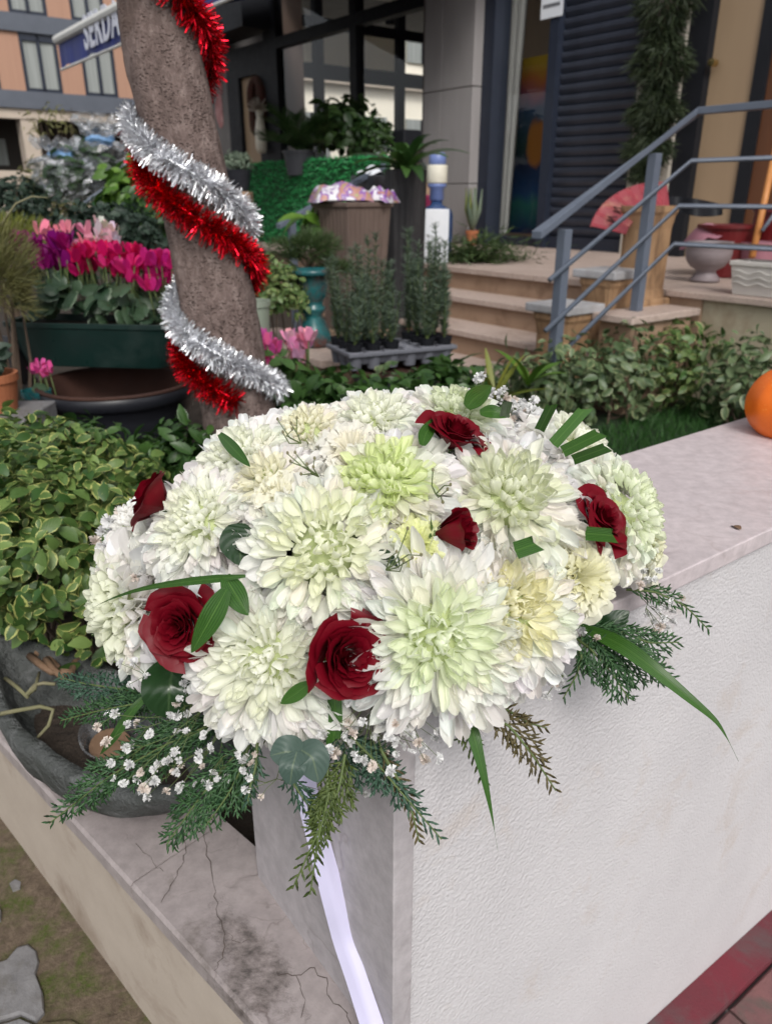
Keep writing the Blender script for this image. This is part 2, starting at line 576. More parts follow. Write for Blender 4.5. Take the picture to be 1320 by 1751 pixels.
gl = k.n('BsdfGlossy', {'Color': (0.9, 0.92, 0.95), 'Roughness': 0.02}).outputs[0]
tr = k.n('BsdfTransparent', {'Color': (0.95, 0.96, 0.96)}).outputs[0]
M['glass'] = k.done(k.n('MixShader', {0: fr, 1: tr, 2: gl}).outputs[0])
k = NT('clear_plastic')
co = k.coord('Object')
nb = k.bump(k.noise(co, 14, 4, 0.6), 0.6, 0.03)
fr = k.math('ADD', 0.05, k.math('MULTIPLY', k.math('POWER', k.n('LayerWeight', {'Blend': 0.5, 'Normal': nb}).outputs['Facing'], 4.0), 0.9))
gl = k.n('BsdfGlossy', {'Color': (0.95, 0.96, 1.0), 'Roughness': 0.12, 'Normal': nb}).outputs[0]
tr = k.n('BsdfTransparent', {'Color': (0.80, 0.82, 0.84)}).outputs[0]
df = k.n('BsdfDiffuse', {'Color': (0.75, 0.77, 0.8)}).outputs[0]
sv = k.n('MixShader', {0: k.ramp(k.noise(co, 7, 5, 0.65, 0.6), [(0.50, 0.03), (0.66, 0.5)]), 1: tr, 2: df}).outputs[0]
M['wrap'] = k.done(k.n('MixShader', {0: fr, 1: sv, 2: gl}).outputs[0])
k = NT('tree_bark')
co = k.coord('Object')
st = k.n('Mapping', {'Vector': co, 'Scale': (1, 1, 0.55)}).outputs[0]
c = k.ramp(k.noise(st, 42, 8, 0.72, 0.4), [(0.25, (0.085, 0.06, 0.053)), (0.5, (0.18, 0.132, 0.12)), (0.72, (0.30, 0.235, 0.215))])
sp = k.n('TexVoronoi', {'Vector': k.n('Mapping', {'Vector': co, 'Scale': (1.0, 1.0, 1.5)}).outputs[0], 'Scale': 120.0, 'Randomness': 1.0}).outputs[0]
spot = k.math('MULTIPLY', k.ramp(sp, [(0.10, 1.0), (0.42, 0.0)]), k.ramp(k.noise(co, 22, 4, 0.6), [(0.42, 0.0), (0.55, 1.0)]))
c = k.mix(k.math('MULTIPLY', spot, 0.5), c, (0.045, 0.022, 0.018))
blot = k.ramp(k.noise(co, 5.0, 5, 0.6), [(0.6, 0.0), (0.72, 0.5)])
c = k.mix(blot, c, (0.10, 0.065, 0.05))
hh = k.math('SUBTRACT', k.noise(st, 60, 6, 0.7), k.math('MULTIPLY', spot, 0.5))
M['bark'] = k.done(k.bsdf(c, 0.85, k.bump(hh, 1.0, 0.014), 0.0, 0.25))
M['tinsel_silver'] = plain('silver_foil', (0.95, 0.96, 0.98), (0.85, 0.86, 0.90), 30, 0.3, 0, metal=1.0)
M['tinsel_red'] = plain('red_foil', (0.72, 0.012, 0.03), (0.50, 0.006, 0.018), 30, 0.24, 0, metal=1.0)
M['stone_bowl'] = plain('dark_grey_stone', (0.085, 0.09, 0.09), (0.035, 0.04, 0.036), 16, 0.75, 1.0, 70, 0.012, dirt=(0.20, 0.205, 0.21), dirt_scale=11, dirt_lo=.52, dirt_hi=.72)
M['root'] = plain('dry_root', (0.20, 0.12, 0.075), (0.14, 0.085, 0.05), 30, 0.8, 0.4, 200)
M['root_pale'] = plain('pale_root', (0.21, 0.19, 0.12), (0.13, 0.13, 0.06), 30, 0.7, 0.3, 200)
M['green_trough'] = plain('dark_green_plastic', (0.006, 0.022, 0.019), (0.005, 0.017, 0.015), 8, 0.33, 0.06, 40, dirt=(0.02, 0.035, 0.032), dirt_scale=5)
M['black_clay'] = plain('black_glazed_clay', (0.020, 0.021, 0.027), (0.014, 0.015, 0.02), 8, 0.4, 0.1, 40, stretch=(0.3, 0.3, 2.5))
M['clay_in'] = plain('dark_clay_inside', (0.05, 0.02, 0.013), (0.035, 0.014, 0.01), 8, 0.8, 0.2, 60)
M['terracotta'] = plain('terracotta', (0.36, 0.125, 0.055), (0.29, 0.10, 0.045), 10, 0.8, 0.2, 80)
M['grey_pot'] = plain('grey_plastic_pot', (0.045, 0.047, 0.055), (0.035, 0.037, 0.044), 8, 0.5, 0.1, 50)
M['teal'] = plain('teal_glaze', (0.02, 0.13, 0.135), (0.012, 0.065, 0.075), 9, 0.25, 0.1, 30, dirt=(0.11, 0.025, 0.015), dirt_scale=7, dirt_lo=.48, dirt_hi=.66)
M['brown_planter'] = plain('brown_ribbed_planter', (0.135, 0.098, 0.082), (0.10, 0.07, 0.058), 9, 0.65, 0.3, 90, stretch=(3, 3, 0.3))
M['black_planter'] = plain('black_bark_planter', (0.028, 0.027, 0.029), (0.015, 0.014, 0.016), 9, 0.7, 0.7, 60, 0.01, stretch=(3, 3, 0.4))
M['white_card'] = plain('white_card', (0.70, 0.72, 0.76), (0.62, 0.65, 0.70), 4, 0.6, 0.05, 20)
M['cream_plastic'] = plain('cream_plastic', (0.68, 0.65, 0.55), None, 4, 0.4, 0)
M['blue_plastic'] = plain('blue_plastic', (0.15, 0.20, 0.42), (0.12, 0.17, 0.37), 4, 0.35, 0)
k = NT('blue_water_bottle')
M['bottle'] = k.done(k.bsdf((0.06, 0.12, 0.30), 0.12, None, 0.0, 0.5, **{'Transmission Weight': 0.55}))
M['column_stone'] = plain('tan_column_stone', (0.36, 0.225, 0.125), (0.27, 0.16, 0.085), 7, 0.75, 0.35, 60, 0.006, dirt=(0.11, 0.06, 0.035), dirt_scale=6, stretch=(2, 2, 0.5))
M['column_top'] = plain('weathered_slab', (0.40, 0.40, 0.42), (0.31, 0.30, 0.30), 14, 0.7, 0.3, 60)
M['urn'] = plain('mauve_grey_stoneware', (0.235, 0.20, 0.21), (0.19, 0.16, 0.168), 6, 0.55, 0.2, 50, stretch=(0.5, 0.5, 3))
M['white_trough'] = plain('off_white_plastic', (0.58, 0.555, 0.53), (0.52, 0.495, 0.47), 5, 0.5, 0.06, 40)
M['red_plastic'] = plain('dark_red_plastic', (0.13, 0.010, 0.012), (0.09, 0.008, 0.010), 5, 0.4, 0.05, 40)
M['pink_plastic'] = plain('dusty_pink_plastic', (0.33, 0.15, 0.19), (0.27, 0.12, 0.155), 5, 0.5, 0.1, 40)
M['wood_stick'] = plain('orange_wood', (0.50, 0.215, 0.07), (0.42, 0.17, 0.05), 9, 0.5, 0.1, 60, stretch=(3, 3, 0.3))
M['fan'] = plain('red_painted_fan', (0.30, 0.045, 0.06), (0.25, 0.04, 0.055), 6, 0.6, 0.12, 40, dirt=(0.36, 0.17, 0.12), dirt_scale=7)
M['fan_mark'] = plain('dark_fan_ink', (0.06, 0.02, 0.02), None, 5, 0.7, 0)
M['pumpkin'] = None
k = NT('orange_pumpkin')
co = k.coord('Object')
c = k.ramp(k.noise(co, 16, 4, 0.6), [(0.3, (0.80, 0.165, 0.008)), (0.7, (0.66, 0.115, 0.006))])
c = k.mix(k.ramp(k.n('TexVoronoi', {'Vector': co, 'Scale': 90.0}).outputs[0], [(0.05, 0.5), (0.18, 0.0)]), c, (0.82, 0.36, 0.08))
M['pumpkin'] = k.done(k.bsdf(c, 0.42, k.bump(k.noise(co, 50, 4), 0.15, 0.003), 0.0, 0.5))
M['stem'] = plain('green_stem', (0.10, 0.14, 0.045), (0.07, 0.10, 0.03), 20, 0.6, 0.1, 60)
M['twig'] = plain('woody_twig', (0.10, 0.07, 0.05), (0.07, 0.05, 0.035), 20, 0.8, 0.3, 60)
M['ribbon'] = None
k = NT('white_satin_ribbon')
uv = k.n('TexCoord').outputs['UV']
nb = k.bump(k.noise(k.n('Mapping', {'Vector': uv, 'Scale': (60.0, 600.0, 1.0)}).outputs[0], 4, 3), 0.12, 0.0006)
p = k.bsdf((0.62, 0.60, 0.80), 0.38, nb, 0.0, 0.5)
M['ribbon'] = k.done(k.n('MixShader', {0: 0.15, 1: p, 2: k.n('BsdfTranslucent', {'Color': (0.65, 0.63, 0.82)}).outputs[0]}).outputs[0])
M['foam'] = plain('dark_green_foam', (0.012, 0.022, 0.010), (0.006, 0.012, 0.005), 12, 0.9, 0.4, 60)
# plants
M['petal'] = petal_mat('chrysanthemum_petal', 0.5, 0.42, streak=0.12)
M['lisi'] = petal_mat('ruffled_petal', 0.5, 0.4, streak=0.1)
M['rose'] = petal_mat('red_rose_petal', 0.48, 0.12, False, (0.135, 0.0008, 0.0075), (0.045, 0.0004, 0.0025), 0.05, 0.25, 0.0)
M['gyp'] = petal_mat('gypsophila_petal', 0.5, 0.25)
M['cycla'] = petal_mat('cyclamen_petal', 0.5, 0.3)
M['strap'] = leaf_mat('glossy_strap_leaf', (0.028, 0.085, 0.012), (0.045, 0.125, 0.018), rough=0.3, vein=(0.07, 0.15, 0.03), trans=0.2, bump=0.05, ribs=9)
M['broad'] = leaf_mat('dark_glossy_leaf', (0.012, 0.038, 0.012), (0.022, 0.06, 0.018), rough=0.28, vein=(0.04, 0.08, 0.03), trans=0.15)
M['euca'] = leaf_mat('eucalyptus_leaf', (0.04, 0.075, 0.06), (0.065, 0.105, 0.085), rough=0.5, vein=(0.10, 0.14, 0.09), trans=0.12)
M['thuja'] = leaf_mat('cypress_scales', (0.022, 0.066, 0.026), (0.065, 0.15, 0.05), rough=0.5, trans=0.15)
M['thuja_blue'] = leaf_mat('bluish_cypress_scales', (0.03, 0.075, 0.045), (0.06, 0.13, 0.085), rough=0.5, trans=0.15)
M['thuja_brown'] = leaf_mat('browned_cypress_scales', (0.055, 0.042, 0.014), (0.125, 0.10, 0.035), rough=0.6, trans=0.12)
M['thuja_olive'] = leaf_mat('olive_cypress_scales', (0.045, 0.075, 0.015), (0.11, 0.15, 0.035), rough=0.55, trans=0.15)
M['var_leaf'] = leaf_mat('variegated_leaf', (0.035, 0.095, 0.02), (0.19, 0.28, 0.075), edge=(0.42, 0.44, 0.14), rough=0.42, trans=0.22, edge_w=0.80)
M['dark_leaf'] = leaf_mat('dark_green_leaf', (0.022, 0.062, 0.015), (0.07, 0.15, 0.034), rough=0.36, vein=(0.06, 0.11, 0.03))
M['hedge_leaf'] = leaf_mat('grey_variegated_leaf', (0.06, 0.11, 0.045), (0.16, 0.22, 0.105), edge=(0.30, 0.33, 0.17), rough=0.4, edge_w=0.8)
M['hedge_leaf2'] = leaf_mat('bright_hedge_leaf', (0.06, 0.13, 0.035), (0.19, 0.27, 0.09), edge=(0.38, 0.38, 0.15), rough=0.4, edge_w=0.84)
M['box_leaf'] = leaf_mat('blue_green_small_leaf', (0.014, 0.032, 0.021), (0.045, 0.075, 0.05), rough=0.5)
M['lime_leaf'] = leaf_mat('yellow_green_leaf', (0.10, 0.13, 0.015), (0.28, 0.29, 0.05), rough=0.5)
M['rosemary'] = leaf_mat('rosemary_needle', (0.05, 0.085, 0.055), (0.125, 0.17, 0.115), rough=0.55)
M['juniper'] = leaf_mat('juniper_needle', (0.03, 0.062, 0.018), (0.075, 0.115, 0.035), rough=0.55)
M['conifer'] = leaf_mat('tan_green_needle', (0.10, 0.105, 0.03), (0.21, 0.20, 0.075), rough=0.6)
M['cycl_leaf'] = leaf_mat('cyclamen_leaf', (0.022, 0.055, 0.028), (0.06, 0.105, 0.055), edge=(0.12, 0.17, 0.11), rough=0.45, edge_w=0.95)
M['palm'] = leaf_mat('palm_leaflet', (0.016, 0.045, 0.012), (0.05, 0.095, 0.025), rough=0.4)
M['bright'] = leaf_mat('bright_green_leaf', (0.05, 0.13, 0.015), (0.13, 0.24, 0.03), rough=0.4)
M['sage'] = leaf_mat('sage_leaf', (0.09, 0.13, 0.09), (0.19, 0.235, 0.17), rough=0.6)
M['grass'] = leaf_mat('lawn_grass', (0.018, 0.075, 0.012), (0.05, 0.15, 0.028), rough=0.55)
M['grass_ground'] = plain('lawn_soil', (0.012, 0.03, 0.008), (0.008, 0.018, 0.006), 20, 0.9, 0.5, 60)
M['dry_leaf'] = leaf_mat('dry_leaf', (0.16, 0.07, 0.03), (0.28, 0.14, 0.06), rough=0.7)
M['garland'] = leaf_mat('fir_garland', (0.016, 0.030, 0.012), (0.05, 0.07, 0.028), rough=0.6)
M['bud_green'] = plain('pale_green_receptacle', (0.42, 0.47, 0.24), (0.36, 0.42, 0.20), 20, 0.7, 0.1)
M['tray'] = plain('slate_grey_plastic', (0.13, 0.135, 0.16), (0.105, 0.11, 0.13), 6, 0.5, 0.08, 40)
k = NT('cream_blind')
M['blind'] = k.done(k.n('MixShader', {0: 0.6, 1: k.bsdf((0.72, 0.69, 0.62), 0.8), 2: k.n('BsdfTranslucent', {'Color': (0.85, 0.82, 0.75)}).outputs[0]}).outputs[0])
M['crack'] = plain('crack_dirt', (0.10, 0.075, 0.065), (0.05, 0.037, 0.032), 60, 0.95, 0.2)
# far building
M['brick_panel'] = plain('salmon_panel', (0.40, 0.235, 0.165), (0.35, 0.20, 0.14), 3, 0.8, 0.2, 20, 0.02, stretch=(6, 6, 0.1))
M['band'] = plain('slate_band', (0.10, 0.112, 0.14), (0.085, 0.096, 0.12), 2, 0.6, 0.05, 20)
M['far_cream'] = plain('far_cream_wall', (0.47, 0.40, 0.335), (0.42, 0.355, 0.295), 1, 0.85, 0.1, 10)
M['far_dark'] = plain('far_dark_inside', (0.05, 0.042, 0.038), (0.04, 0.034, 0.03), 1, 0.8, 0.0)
M['far_curtain'] = plain('net_curtain', (0.32, 0.34, 0.33), (0.20, 0.215, 0.21), 2.5, 0.8, 0.1, 20, stretch=(5, 5, 0.1))
M['pale_wall'] = plain('pale_house_wall', (0.82, 0.77, 0.66), (0.76, 0.71, 0.60), 1, 0.85, 0.1, 10)
M['awning'] = plain('blue_awning_cloth', (0.020, 0.032, 0.17), (0.014, 0.023, 0.125), 3, 0.6, 0.25, 14, 0.02, stretch=(2, 2, 0.4))
M['awning_bar'] = plain('white_awning_bar', (0.62, 0.62, 0.60), None, 4, 0.4, 0)
M['letter'] = plain('pale_letters', (0.55, 0.57, 0.66), None, 4, 0.6, 0)
M['letter_dark'] = plain('dark_print', (0.05, 0.05, 0.06), None, 4, 0.6, 0)
M['asphalt'] = plain('pavement_concrete', (0.12, 0.115, 0.11), (0.09, 0.087, 0.083), 3, 0.9, 0.3, 60)

# ---------------------------------------------------------------- ground
LD = np.array((-0.730, 0.683, 0.0))      # along the low wall
LN = np.array((0.683, 0.730, 0.0))       # across it, towards the garden


def L(s, n, z):
    return LD * s + LN * n + np.array((0, 0, z))


def street_z(x, y):
    return 0.015 - 0.115 * max(-1.2, min(1.2, x))


b = MB()
xs = [-90, -40, -15, -6, -3] + [round(-1.2 + 0.12 * i, 3) for i in range(21)] + [3, 6, 15, 40, 90]
ys = [-60, -20, -6, -2] + [round(-0.2 + 0.16 * i, 3) for i in range(16)] + [4, 8, 16, 40, 110]
for j in range(len(ys) - 1):
    for i in range(len(xs) - 1):
        q = [(xs[i], ys[j]), (xs[i + 1], ys[j]), (xs[i + 1], ys[j + 1]), (xs[i], ys[j + 1])]
        b.add([(x, y, street_z(x, y) - 0.012) for x, y in q], [(0, 1, 2, 3)])
pavement = b.build('pavement', M['asphalt'])
tag(pavement, 'pavement of the street round the flower shop corner', kind='structure')

# mossy strip beside the low wall, with sunken stones
b = MB()
nn, ns = 10, 26
rr = random.Random(3)
P = {}
for j in range(ns + 1):
    for i in range(nn + 1):
        s = 0.3 + 2.6 * j / ns
        n = -0.75 + 1.14 * i / nn
        p = L(s, n, 0)
        P[i, j] = (p[0], p[1], street_z(p[0], p[1]) + 0.004 + 0.006 * rr.random() + (0.02 * max(0, (i / nn - 0.86) / 0.14)))
for j in range(ns):
    for i in range(nn):
        b.add([P[i, j], P[i + 1, j], P[i + 1, j + 1], P[i, j + 1]], [(0, 3, 2, 1)])
moss = b.build('mossy_ground', M['moss_soil'], smooth=True)
tag(moss, 'mossy bare earth at the foot of the low wall', kind='structure')


def stone_piece(name, uvs, parent, mat, th=0.018, lift=0.0):
    pts = [at_z(u, v, 0.12) for u, v in uvs]
    pts = [np.array((p[0], p[1], street_z(p[0], p[1]) + 0.018 + lift)) for p in pts]
    c = sum(pts) / len(pts)
    m = len(pts)
    b = MB()
    vs = [p * 0.93 + c * 0.07 + np.array((0, 0, 0.004)) for p in pts] + pts + [p - np.array((0, 0, th + 0.02)) for p in pts]
    fs = [tuple(range(m))] + [(k, k + m, (k + 1) % m + m, (k + 1) % m) for k in range(m)] + [(k + m, k + 2 * m, (k + 1) % m + 2 * m, (k + 1) % m + m) for k in range(m)]
    b.add(vs, fs)
    return b.build(name, mat, parent)


for pts in ([(-40, 1660), (12, 1640), (30, 1618), (48, 1612), (62, 1622), (66, 1640), (60, 1660), (72, 1690), (74, 1722), (60, 1738), (34, 1728), (14, 1736), (-40, 1752)],
            [(-40, 1760), (14, 1744), (34, 1736), (62, 1746), (60, 1790), (20, 1815), (-40, 1815)],
            [(-30, 1548), (-2, 1550), (4, 1562), (2, 1575), (-30, 1580)],
            [(70, 1740), (120, 1732), (160, 1752), (170, 1800), (90, 1810)],
            [(18, 1516), (28, 1508), (38, 1512), (36, 1524), (24, 1528)]):
    stone_piece('stone', pts, moss, M['paver_grey'] if pts[0][0] != 70 else M['moss_soil'])

# tufts of moss and short grass on the strip
tpl_blade = sheet(1, 2, lambda u, v: ((u - 0.5) * (1 - 0.9 * v), v, 0.25 * v * v))
n = 2600
s = rng.uniform(0.5, 1.9, n)
nn_ = rng.uniform(-0.02, 0.38, n)
cl = np.sin(s * 17 + nn_ * 9) + np.sin(s * 7.3 - nn_ * 31)
keep = cl > 0.7
s, nn_ = s[keep], nn_[keep]
loc = LD[None] * s[:, None] + LN[None] * nn_[:, None]
loc[:, 2] = [street_z(p[0], p[1]) + 0.004 for p in loc]
dirs = rng.normal(0, 0.6, (len(s), 3))
dirs[:, 2] = np.abs(dirs[:, 2]) + 0.5
ro = frames_many(dirs, rng.normal(0, 1, (len(s), 3)))
sc = np.column_stack((np.full(len(s), 0.0022), rng.uniform(0.006, 0.02, len(s)), np.full(len(s), 0.01)))
V, Q, U = stamp(tpl_blade, ro, loc, sc)
tag(put('moss_tufts', np_mesh('moss_tufts', V, Q, U, leaf_mat('moss_blade', (0.03, 0.05, 0.008), (0.09, 0.11, 0.02)))), 'tufts of moss and short grass at the foot of the low wall', kind='stuff')

# garden soil
b = MB()
poly = [L(0.42, 0.51, 0), L(1.2, 0.51, 0), L(3, 0.51, 0), L(9, 0.51, 0), W(16, -6, 0), W(30, -6, 0), W(30, 4.3, 0), W(0.7, 4.3, 0), W(0.7, 0.5, 0)]
b.add([(p[0], p[1], 0.40) for p in poly], [tuple(range(len(poly)))])
tag(b.build('garden_soil', M['soil']), 'dark garden soil behind the low wall', kind='structure')

# ---------------------------------------------------------------- low wall in front
low = thing('low_wall', 'low beige garden wall with worn pinkish marble coping under the stone trough', 'wall', L(0.45, 0.45, 0.1))
b = MB()
prof = [(0.392, -0.1), (0.386, 0.0), (0.386, 0.445), (0.535, 0.445), (0.535, -0.1)]
S0, S1 = 0.44, 6.5
vs = [L(s, n, z) for s in (S0, S1) for n, z in prof]
b.add(vs, [(k, k + 1, k + 6, k + 5) for k in range(4)] + [(0, 4, 3, 2, 1), (5, 6, 7, 8, 9)])
b.build('wall_face', M['wall_beige'], low)
b = MB()
prof = [(0.381, 0.4455), (0.378, 0.4475), (0.378, 0.468), (0.381, 0.47), (0.53, 0.47), (0.53, 0.4455)]
vs = [L(s, n, z) for s in (S0, S1) for n, z in prof]
b.add(vs, [(k, k + 1, k + 7, k + 6) for k in range(5)])
b.build('mortar_bed', M['grout'], low)
edges = [0.44, 0.885, 1.62, 2.3, 3.0, 3.7, 4.4, 5.1, 5.8, 6.5]
for s0, s1 in zip(edges[:-1], edges[1:]):
    b = MB()
    z0 = 0.4705
    prof = [(0.367, z0), (0.364, z0 + 0.006), (0.364, 0.504), (0.369, 0.5095), (0.543, 0.510), (0.545, 0.505), (0.545, z0)]
    vs = [L(s, n, z) for s in (s0 + 0.0015, s1 - 0.0015) for n, z in prof]
    m = len(prof)
    b.add(vs, [(k, (k + 1) % m, (k + 1) % m + m, k + m) for k in range(m)] + [tuple(range(m - 1, -1, -1)), tuple(range(m, 2 * m))])
    b.build('coping_slab', M['ledge'], low)
# cracks in the coping
for q, (pts, wd) in enumerate((([(313, 1415), (318, 1453), (312, 1475), (297, 1506), (276, 1543)], 2.6), ([(345, 1415), (356, 1460), (366, 1512), (372, 1554), (387, 1596), (378, 1640), (366, 1660)], 2.4),
                 ([(470, 1664), (508, 1668), (535, 1655), (560, 1675), (562, 1707), (592, 1735), (600, 1760)], 2.2), ([(508, 1668), (520, 1700), (515, 1740)], 1.6), ([(235, 1440), (262, 1475), (280, 1490)], 1.4), ([(387, 1596), (405, 1612), (428, 1606)], 1.5))):
    rr = random.Random(q)
    P_ = [at_z(u, v, 0.5107) for u, v in pts]
    C_ = []
    for p0, p1 in zip(P_[:-1], P_[1:]):
        for f in (0, 0.25, 0.5, 0.75):
            p = p0 * (1 - f) + p1 * f
            C_.append(p + np.array((rr.uniform(-.003, .003), rr.uniform(-.003, .003), 0)))
    C_.append(P_[-1])
    vs = []
    for i, p in enumerate(C_):
        tg = unit(C_[min(i + 1, len(C_) - 1)] - C_[max(i - 1, 0)])
        sd = np.array((-tg[1], tg[0], 0)) * wd * 0.00024 * rr.uniform(0.4, 1.3)
        vs += [p + sd, p - sd]
    MB().add(vs, [(2 * i, 2 * i + 1, 2 * i + 3, 2 * i + 2) for i in range(len(C_) - 1)]).build('crack', M['crack'], low)

# ---------------------------------------------------------------- white wall with marble cap
ww = thing('garden_wall', 'white plastered wall with pinkish marble cap carrying the flower arrangement and the pumpkin', 'wall', W(0.65, 0.4, 0))
b = MB().gbox(0.494, 0.815, 0.402, 4.02, -0.25, 1.018)
b.build('plaster_body', M['plaster'], ww)
b = MB().gbox(0.480, 0.829, 0.372, 0.4, -0.25, 1.018)
b.build('end_slab', M['panel'], ww, bevel=0.0015)
for b0, b1 in ((0.362, 1.85), (1.853, 4.02)):
    b = MB().gbox(0.478, 0.829, b0, b1, 1.0195, 1.0455)
    b.build('cap_slab', M['cap'], ww, bevel=0.002)

# red kerb strip and pavers along its foot
b = MB()
pts = []
for bb in np.linspace(0.2, 3.2, 26):
    for a, dz in ((0.4935, 0.015), (0.428, 0.012), (0.426, -0.03)):
        p = W(a, bb, 0)
        pts.append((p[0], p[1], street_z(p[0], p[1]) + dz))
b.add(pts, [(3 * k + c, 3 * k + c + 3, 3 * k + c + 4, 3 * k + c + 1) for k in range(25) for c in range(2)])
kerb = b.build('kerb', M['red_paint'])
tag(kerb, 'worn red painted kerb strip along the foot of the white wall', kind='structure')
rr = random.Random(9)
pav = None
for r in range(4):
    for q in range(9):
        a1 = 0.420 - r * 0.105
        a0 = a1 - 0.099
        b0 = 0.6 + (q + 0.5 * (r % 2)) * 0.205
        b1 = b0 + 0.198
        b = MB()
        vs = []
        for dz, ins in ((-0.04, 0), (0.0, 0), (0.004, 0.005)):
            for a, bb in ((a0 + ins, b0 + ins), (a0 + ins, b1 - ins), (a1 - ins, b1 - ins), (a1 - ins, b0 + ins)):
                p = W(a, bb, 0)
                vs.append((p[0], p[1], street_z(p[0], p[1]) + dz + rr.uniform(-0.001, 0.001)))
        b.add(vs, [(8, 9, 10, 11)] + [(4 * l + k, 4 * l + (k + 1) % 4, 4 * l + 4 + (k + 1) % 4, 4 * l + 4 + k) for l in range(2) for k in range(4)])
        b.build('paver', M['paver_brick'], pavement)

# ---------------------------------------------------------------- steps and landing
BL = 4.07
ZL = 1.0
stairs = thing('stairs', 'pinkish marble steps climbing from the garden to the shop landing', 'steps', W(3.8, 3, 0.4))
for k in range(5):
    z = ZL - 0.16 * k
    b1 = BL - 0.30 * k
    if k:
        MB().gbox(2.62, 5.3, b1 - 0.02, b1 + 0.33, z - 0.04, z).build('tread', M['step'], stairs, bevel=0.006)
    MB().gbox(2.64, 5.28, b1 + 0.012, b1 + 0.06, z - 0.16, z - 0.041).build('riser', M['riser'], stairs)
land = MB().gbox(-3.0, 16, BL + 0.05, 6.44, 0.2, ZL - 0.03).build('landing', M['riser'])
tag(land, 'raised terrace in front of the shop', kind='structure')
for q in range(11):
    a0 = 2.46 + q * 0.62
    for b0, b1 in ((BL - 0.02, BL + 0.52), (BL + 0.523, BL + 1.2), (BL + 1.203, 6.42)):
        MB().gbox(a0, a0 + 0.617, b0, b1, ZL - 0.04 if b0 < BL else ZL - 0.0295, ZL).build('paving_slab', M['step'], land, bevel=0.004)

# retaining wall on the right of the steps
rw = thing('retaining_wall', 'cream retaining wall with marble coping behind the hedge, carrying pots', 'wall', W(1, 4.1, 0.4))
MB().gbox(-3, 2.42, 4.04, 4.115, 0.2, ZL - 0.035).build('wall_face', M['ret_wall'], rw)
MB().gbox(2.421, 2.62, 4.02, 4.115, 0.2, ZL - 0.035).build('corner_pier', M['riser'], rw)
for a0, a1 in ((1.37, 2.64), (0.1, 1.367), (-1.2, 0.097), (-3, -1.203)):
    MB().gbox(a0, a1, 4.0, 4.30, ZL - 0.034, ZL + 0.003).build('coping_slab', M['step'], rw, bevel=0.006)
sp = thing('step_pier', 'small pier with marble slab at the foot of the middle rail post', 'pier', W(2.5, 3.6, 0.4))
MB().gbox(2.43, 2.63, 3.42, 3.95, 0.3, 0.885).build('pier_body', M['riser'], sp)
MB().gbox(2.40, 2.66, 3.38, 3.99, 0.886, 0.925).build('slab', M['step'], sp, bevel=0.006)

# ---------------------------------------------------------------- shop front
BF = 6.4
shop = thing('shop_building', 'dark framed flower shop with glass front, tiled pilaster and roller shutter', 'building', W(6, BF, 1))
TOP = 5.6


def aB(u, v=200, B=BF):
    return float(at_B(u, v, B).dot(EA))


A_door1, A_door0 = aB(398), aB(470)
A_pl, A_pr = aB(752), aB(832)
A_sh0, A_sh1 = aB(958), aB(1100)
MB().gbox(A_door1 + 0.05, 14.5, BF, BF + 0.7, ZL, TOP).build('left_wall', M['shop_wall'], shop)
A_s = A_door0 + 0.02
RB = BF + 4.9
MB().gbox(A_pl, A_s, BF + 0.13, RB, ZL - 0.2, ZL + 0.02).build('floor', M['shop_floor'], shop)
MB().gbox(A_pl - 0.1, A_s + 0.1, BF + 0.13, RB, 4.35, 4.5).build('ceiling', M['shop_ceiling'], shop)
MB().gbox(A_pl - 0.1, A_s, RB, RB + 0.2, ZL, 4.5).build('rear_wall', M['tan_board'], shop)
MB().gbox(A_pl - 0.1, A_pl + 0.03, BF + 0.31, RB, ZL, 4.35).build('inner_wall', M['tan_board'], shop)
MB().gbox(-5, 14.5, BF + 0.13, BF + 5, 4.55, TOP).build('upper_wall', M['shop_wall'], shop)
# pilaster of large tiles
zt = [ZL, 1.62, 2.56, 3.5, 4.44, TOP]
for z0, z1 in zip(zt[:-1], zt[1:]):
    MB().gbox(A_pr, A_pl - 0.27, BF - 0.22, BF + 0.3, z0 + 0.004, z1 - 0.004).build('pilaster_tile', M['pil_tile'], shop, bevel=0.006)
    MB().gbox(A_pl - 0.265, A_pl + 0.03, BF - 0.22, BF + 0.3, z0 + 0.004, z1 - 0.004).build('pilaster_tile', M['pil_tile'], shop, bevel=0.006)
MB().gbox(A_pl + 0.034, A_pl + 0.2, BF - 0.1, BF + 0.3, ZL, TOP).build('pilaster_return', M['pil_side'], shop)
# glass front, left
A_m = aB(610)
ga0, ga1 = A_pl + 0.21, A_door0 - 0.1
for name, a0, a1, z0, z1 in (('mullion', A_m - 0.075, A_m + 0.075, 1.7, 4.55), ('mullion', ga1 - 0.12, ga1 + 0.25, ZL, 4.55),
                             ('transom', ga0, A_m - 0.076, 3.45, 3.59), ('transom', A_m + 0.076, ga1 - 0.121, 3.45, 3.59),
                             ('sill', ga0, ga1 - 0.121, 1.55, 1.7)):
    MB().gbox(a0, a1, BF - 0.05, BF + 0.08, z0, z1).build(name, M['frame'], shop)
for a0, a1 in ((ga0, A_m - 0.075), (A_m + 0.075, ga1 - 0.12)):
    for z0, z1 in ((1.7, 3.45), (3.59, 4.5)):
        MB().add([W(a0 + .001, BF + .01, z0 + .001), W(a1 - .001, BF + .01, z0 + .001), W(a1 - .001, BF + .01, z1 - .001), W(a0 + .001, BF + .01, z1 - .001)], [(0, 1, 2, 3)]).build('pane', M['glass'], shop)
MB().gbox(ga0, ga1, BF, BF + 0.12, ZL, 1.549).build('apron_wall', M['shop_wall'], shop)
# windows in the side wall of that room, along B


def bS(u, v=130):
    return float(at_A(u, v, A_s).dot(EB))


def zS(u, v):
    return float(at_A(u, v, A_s)[2])


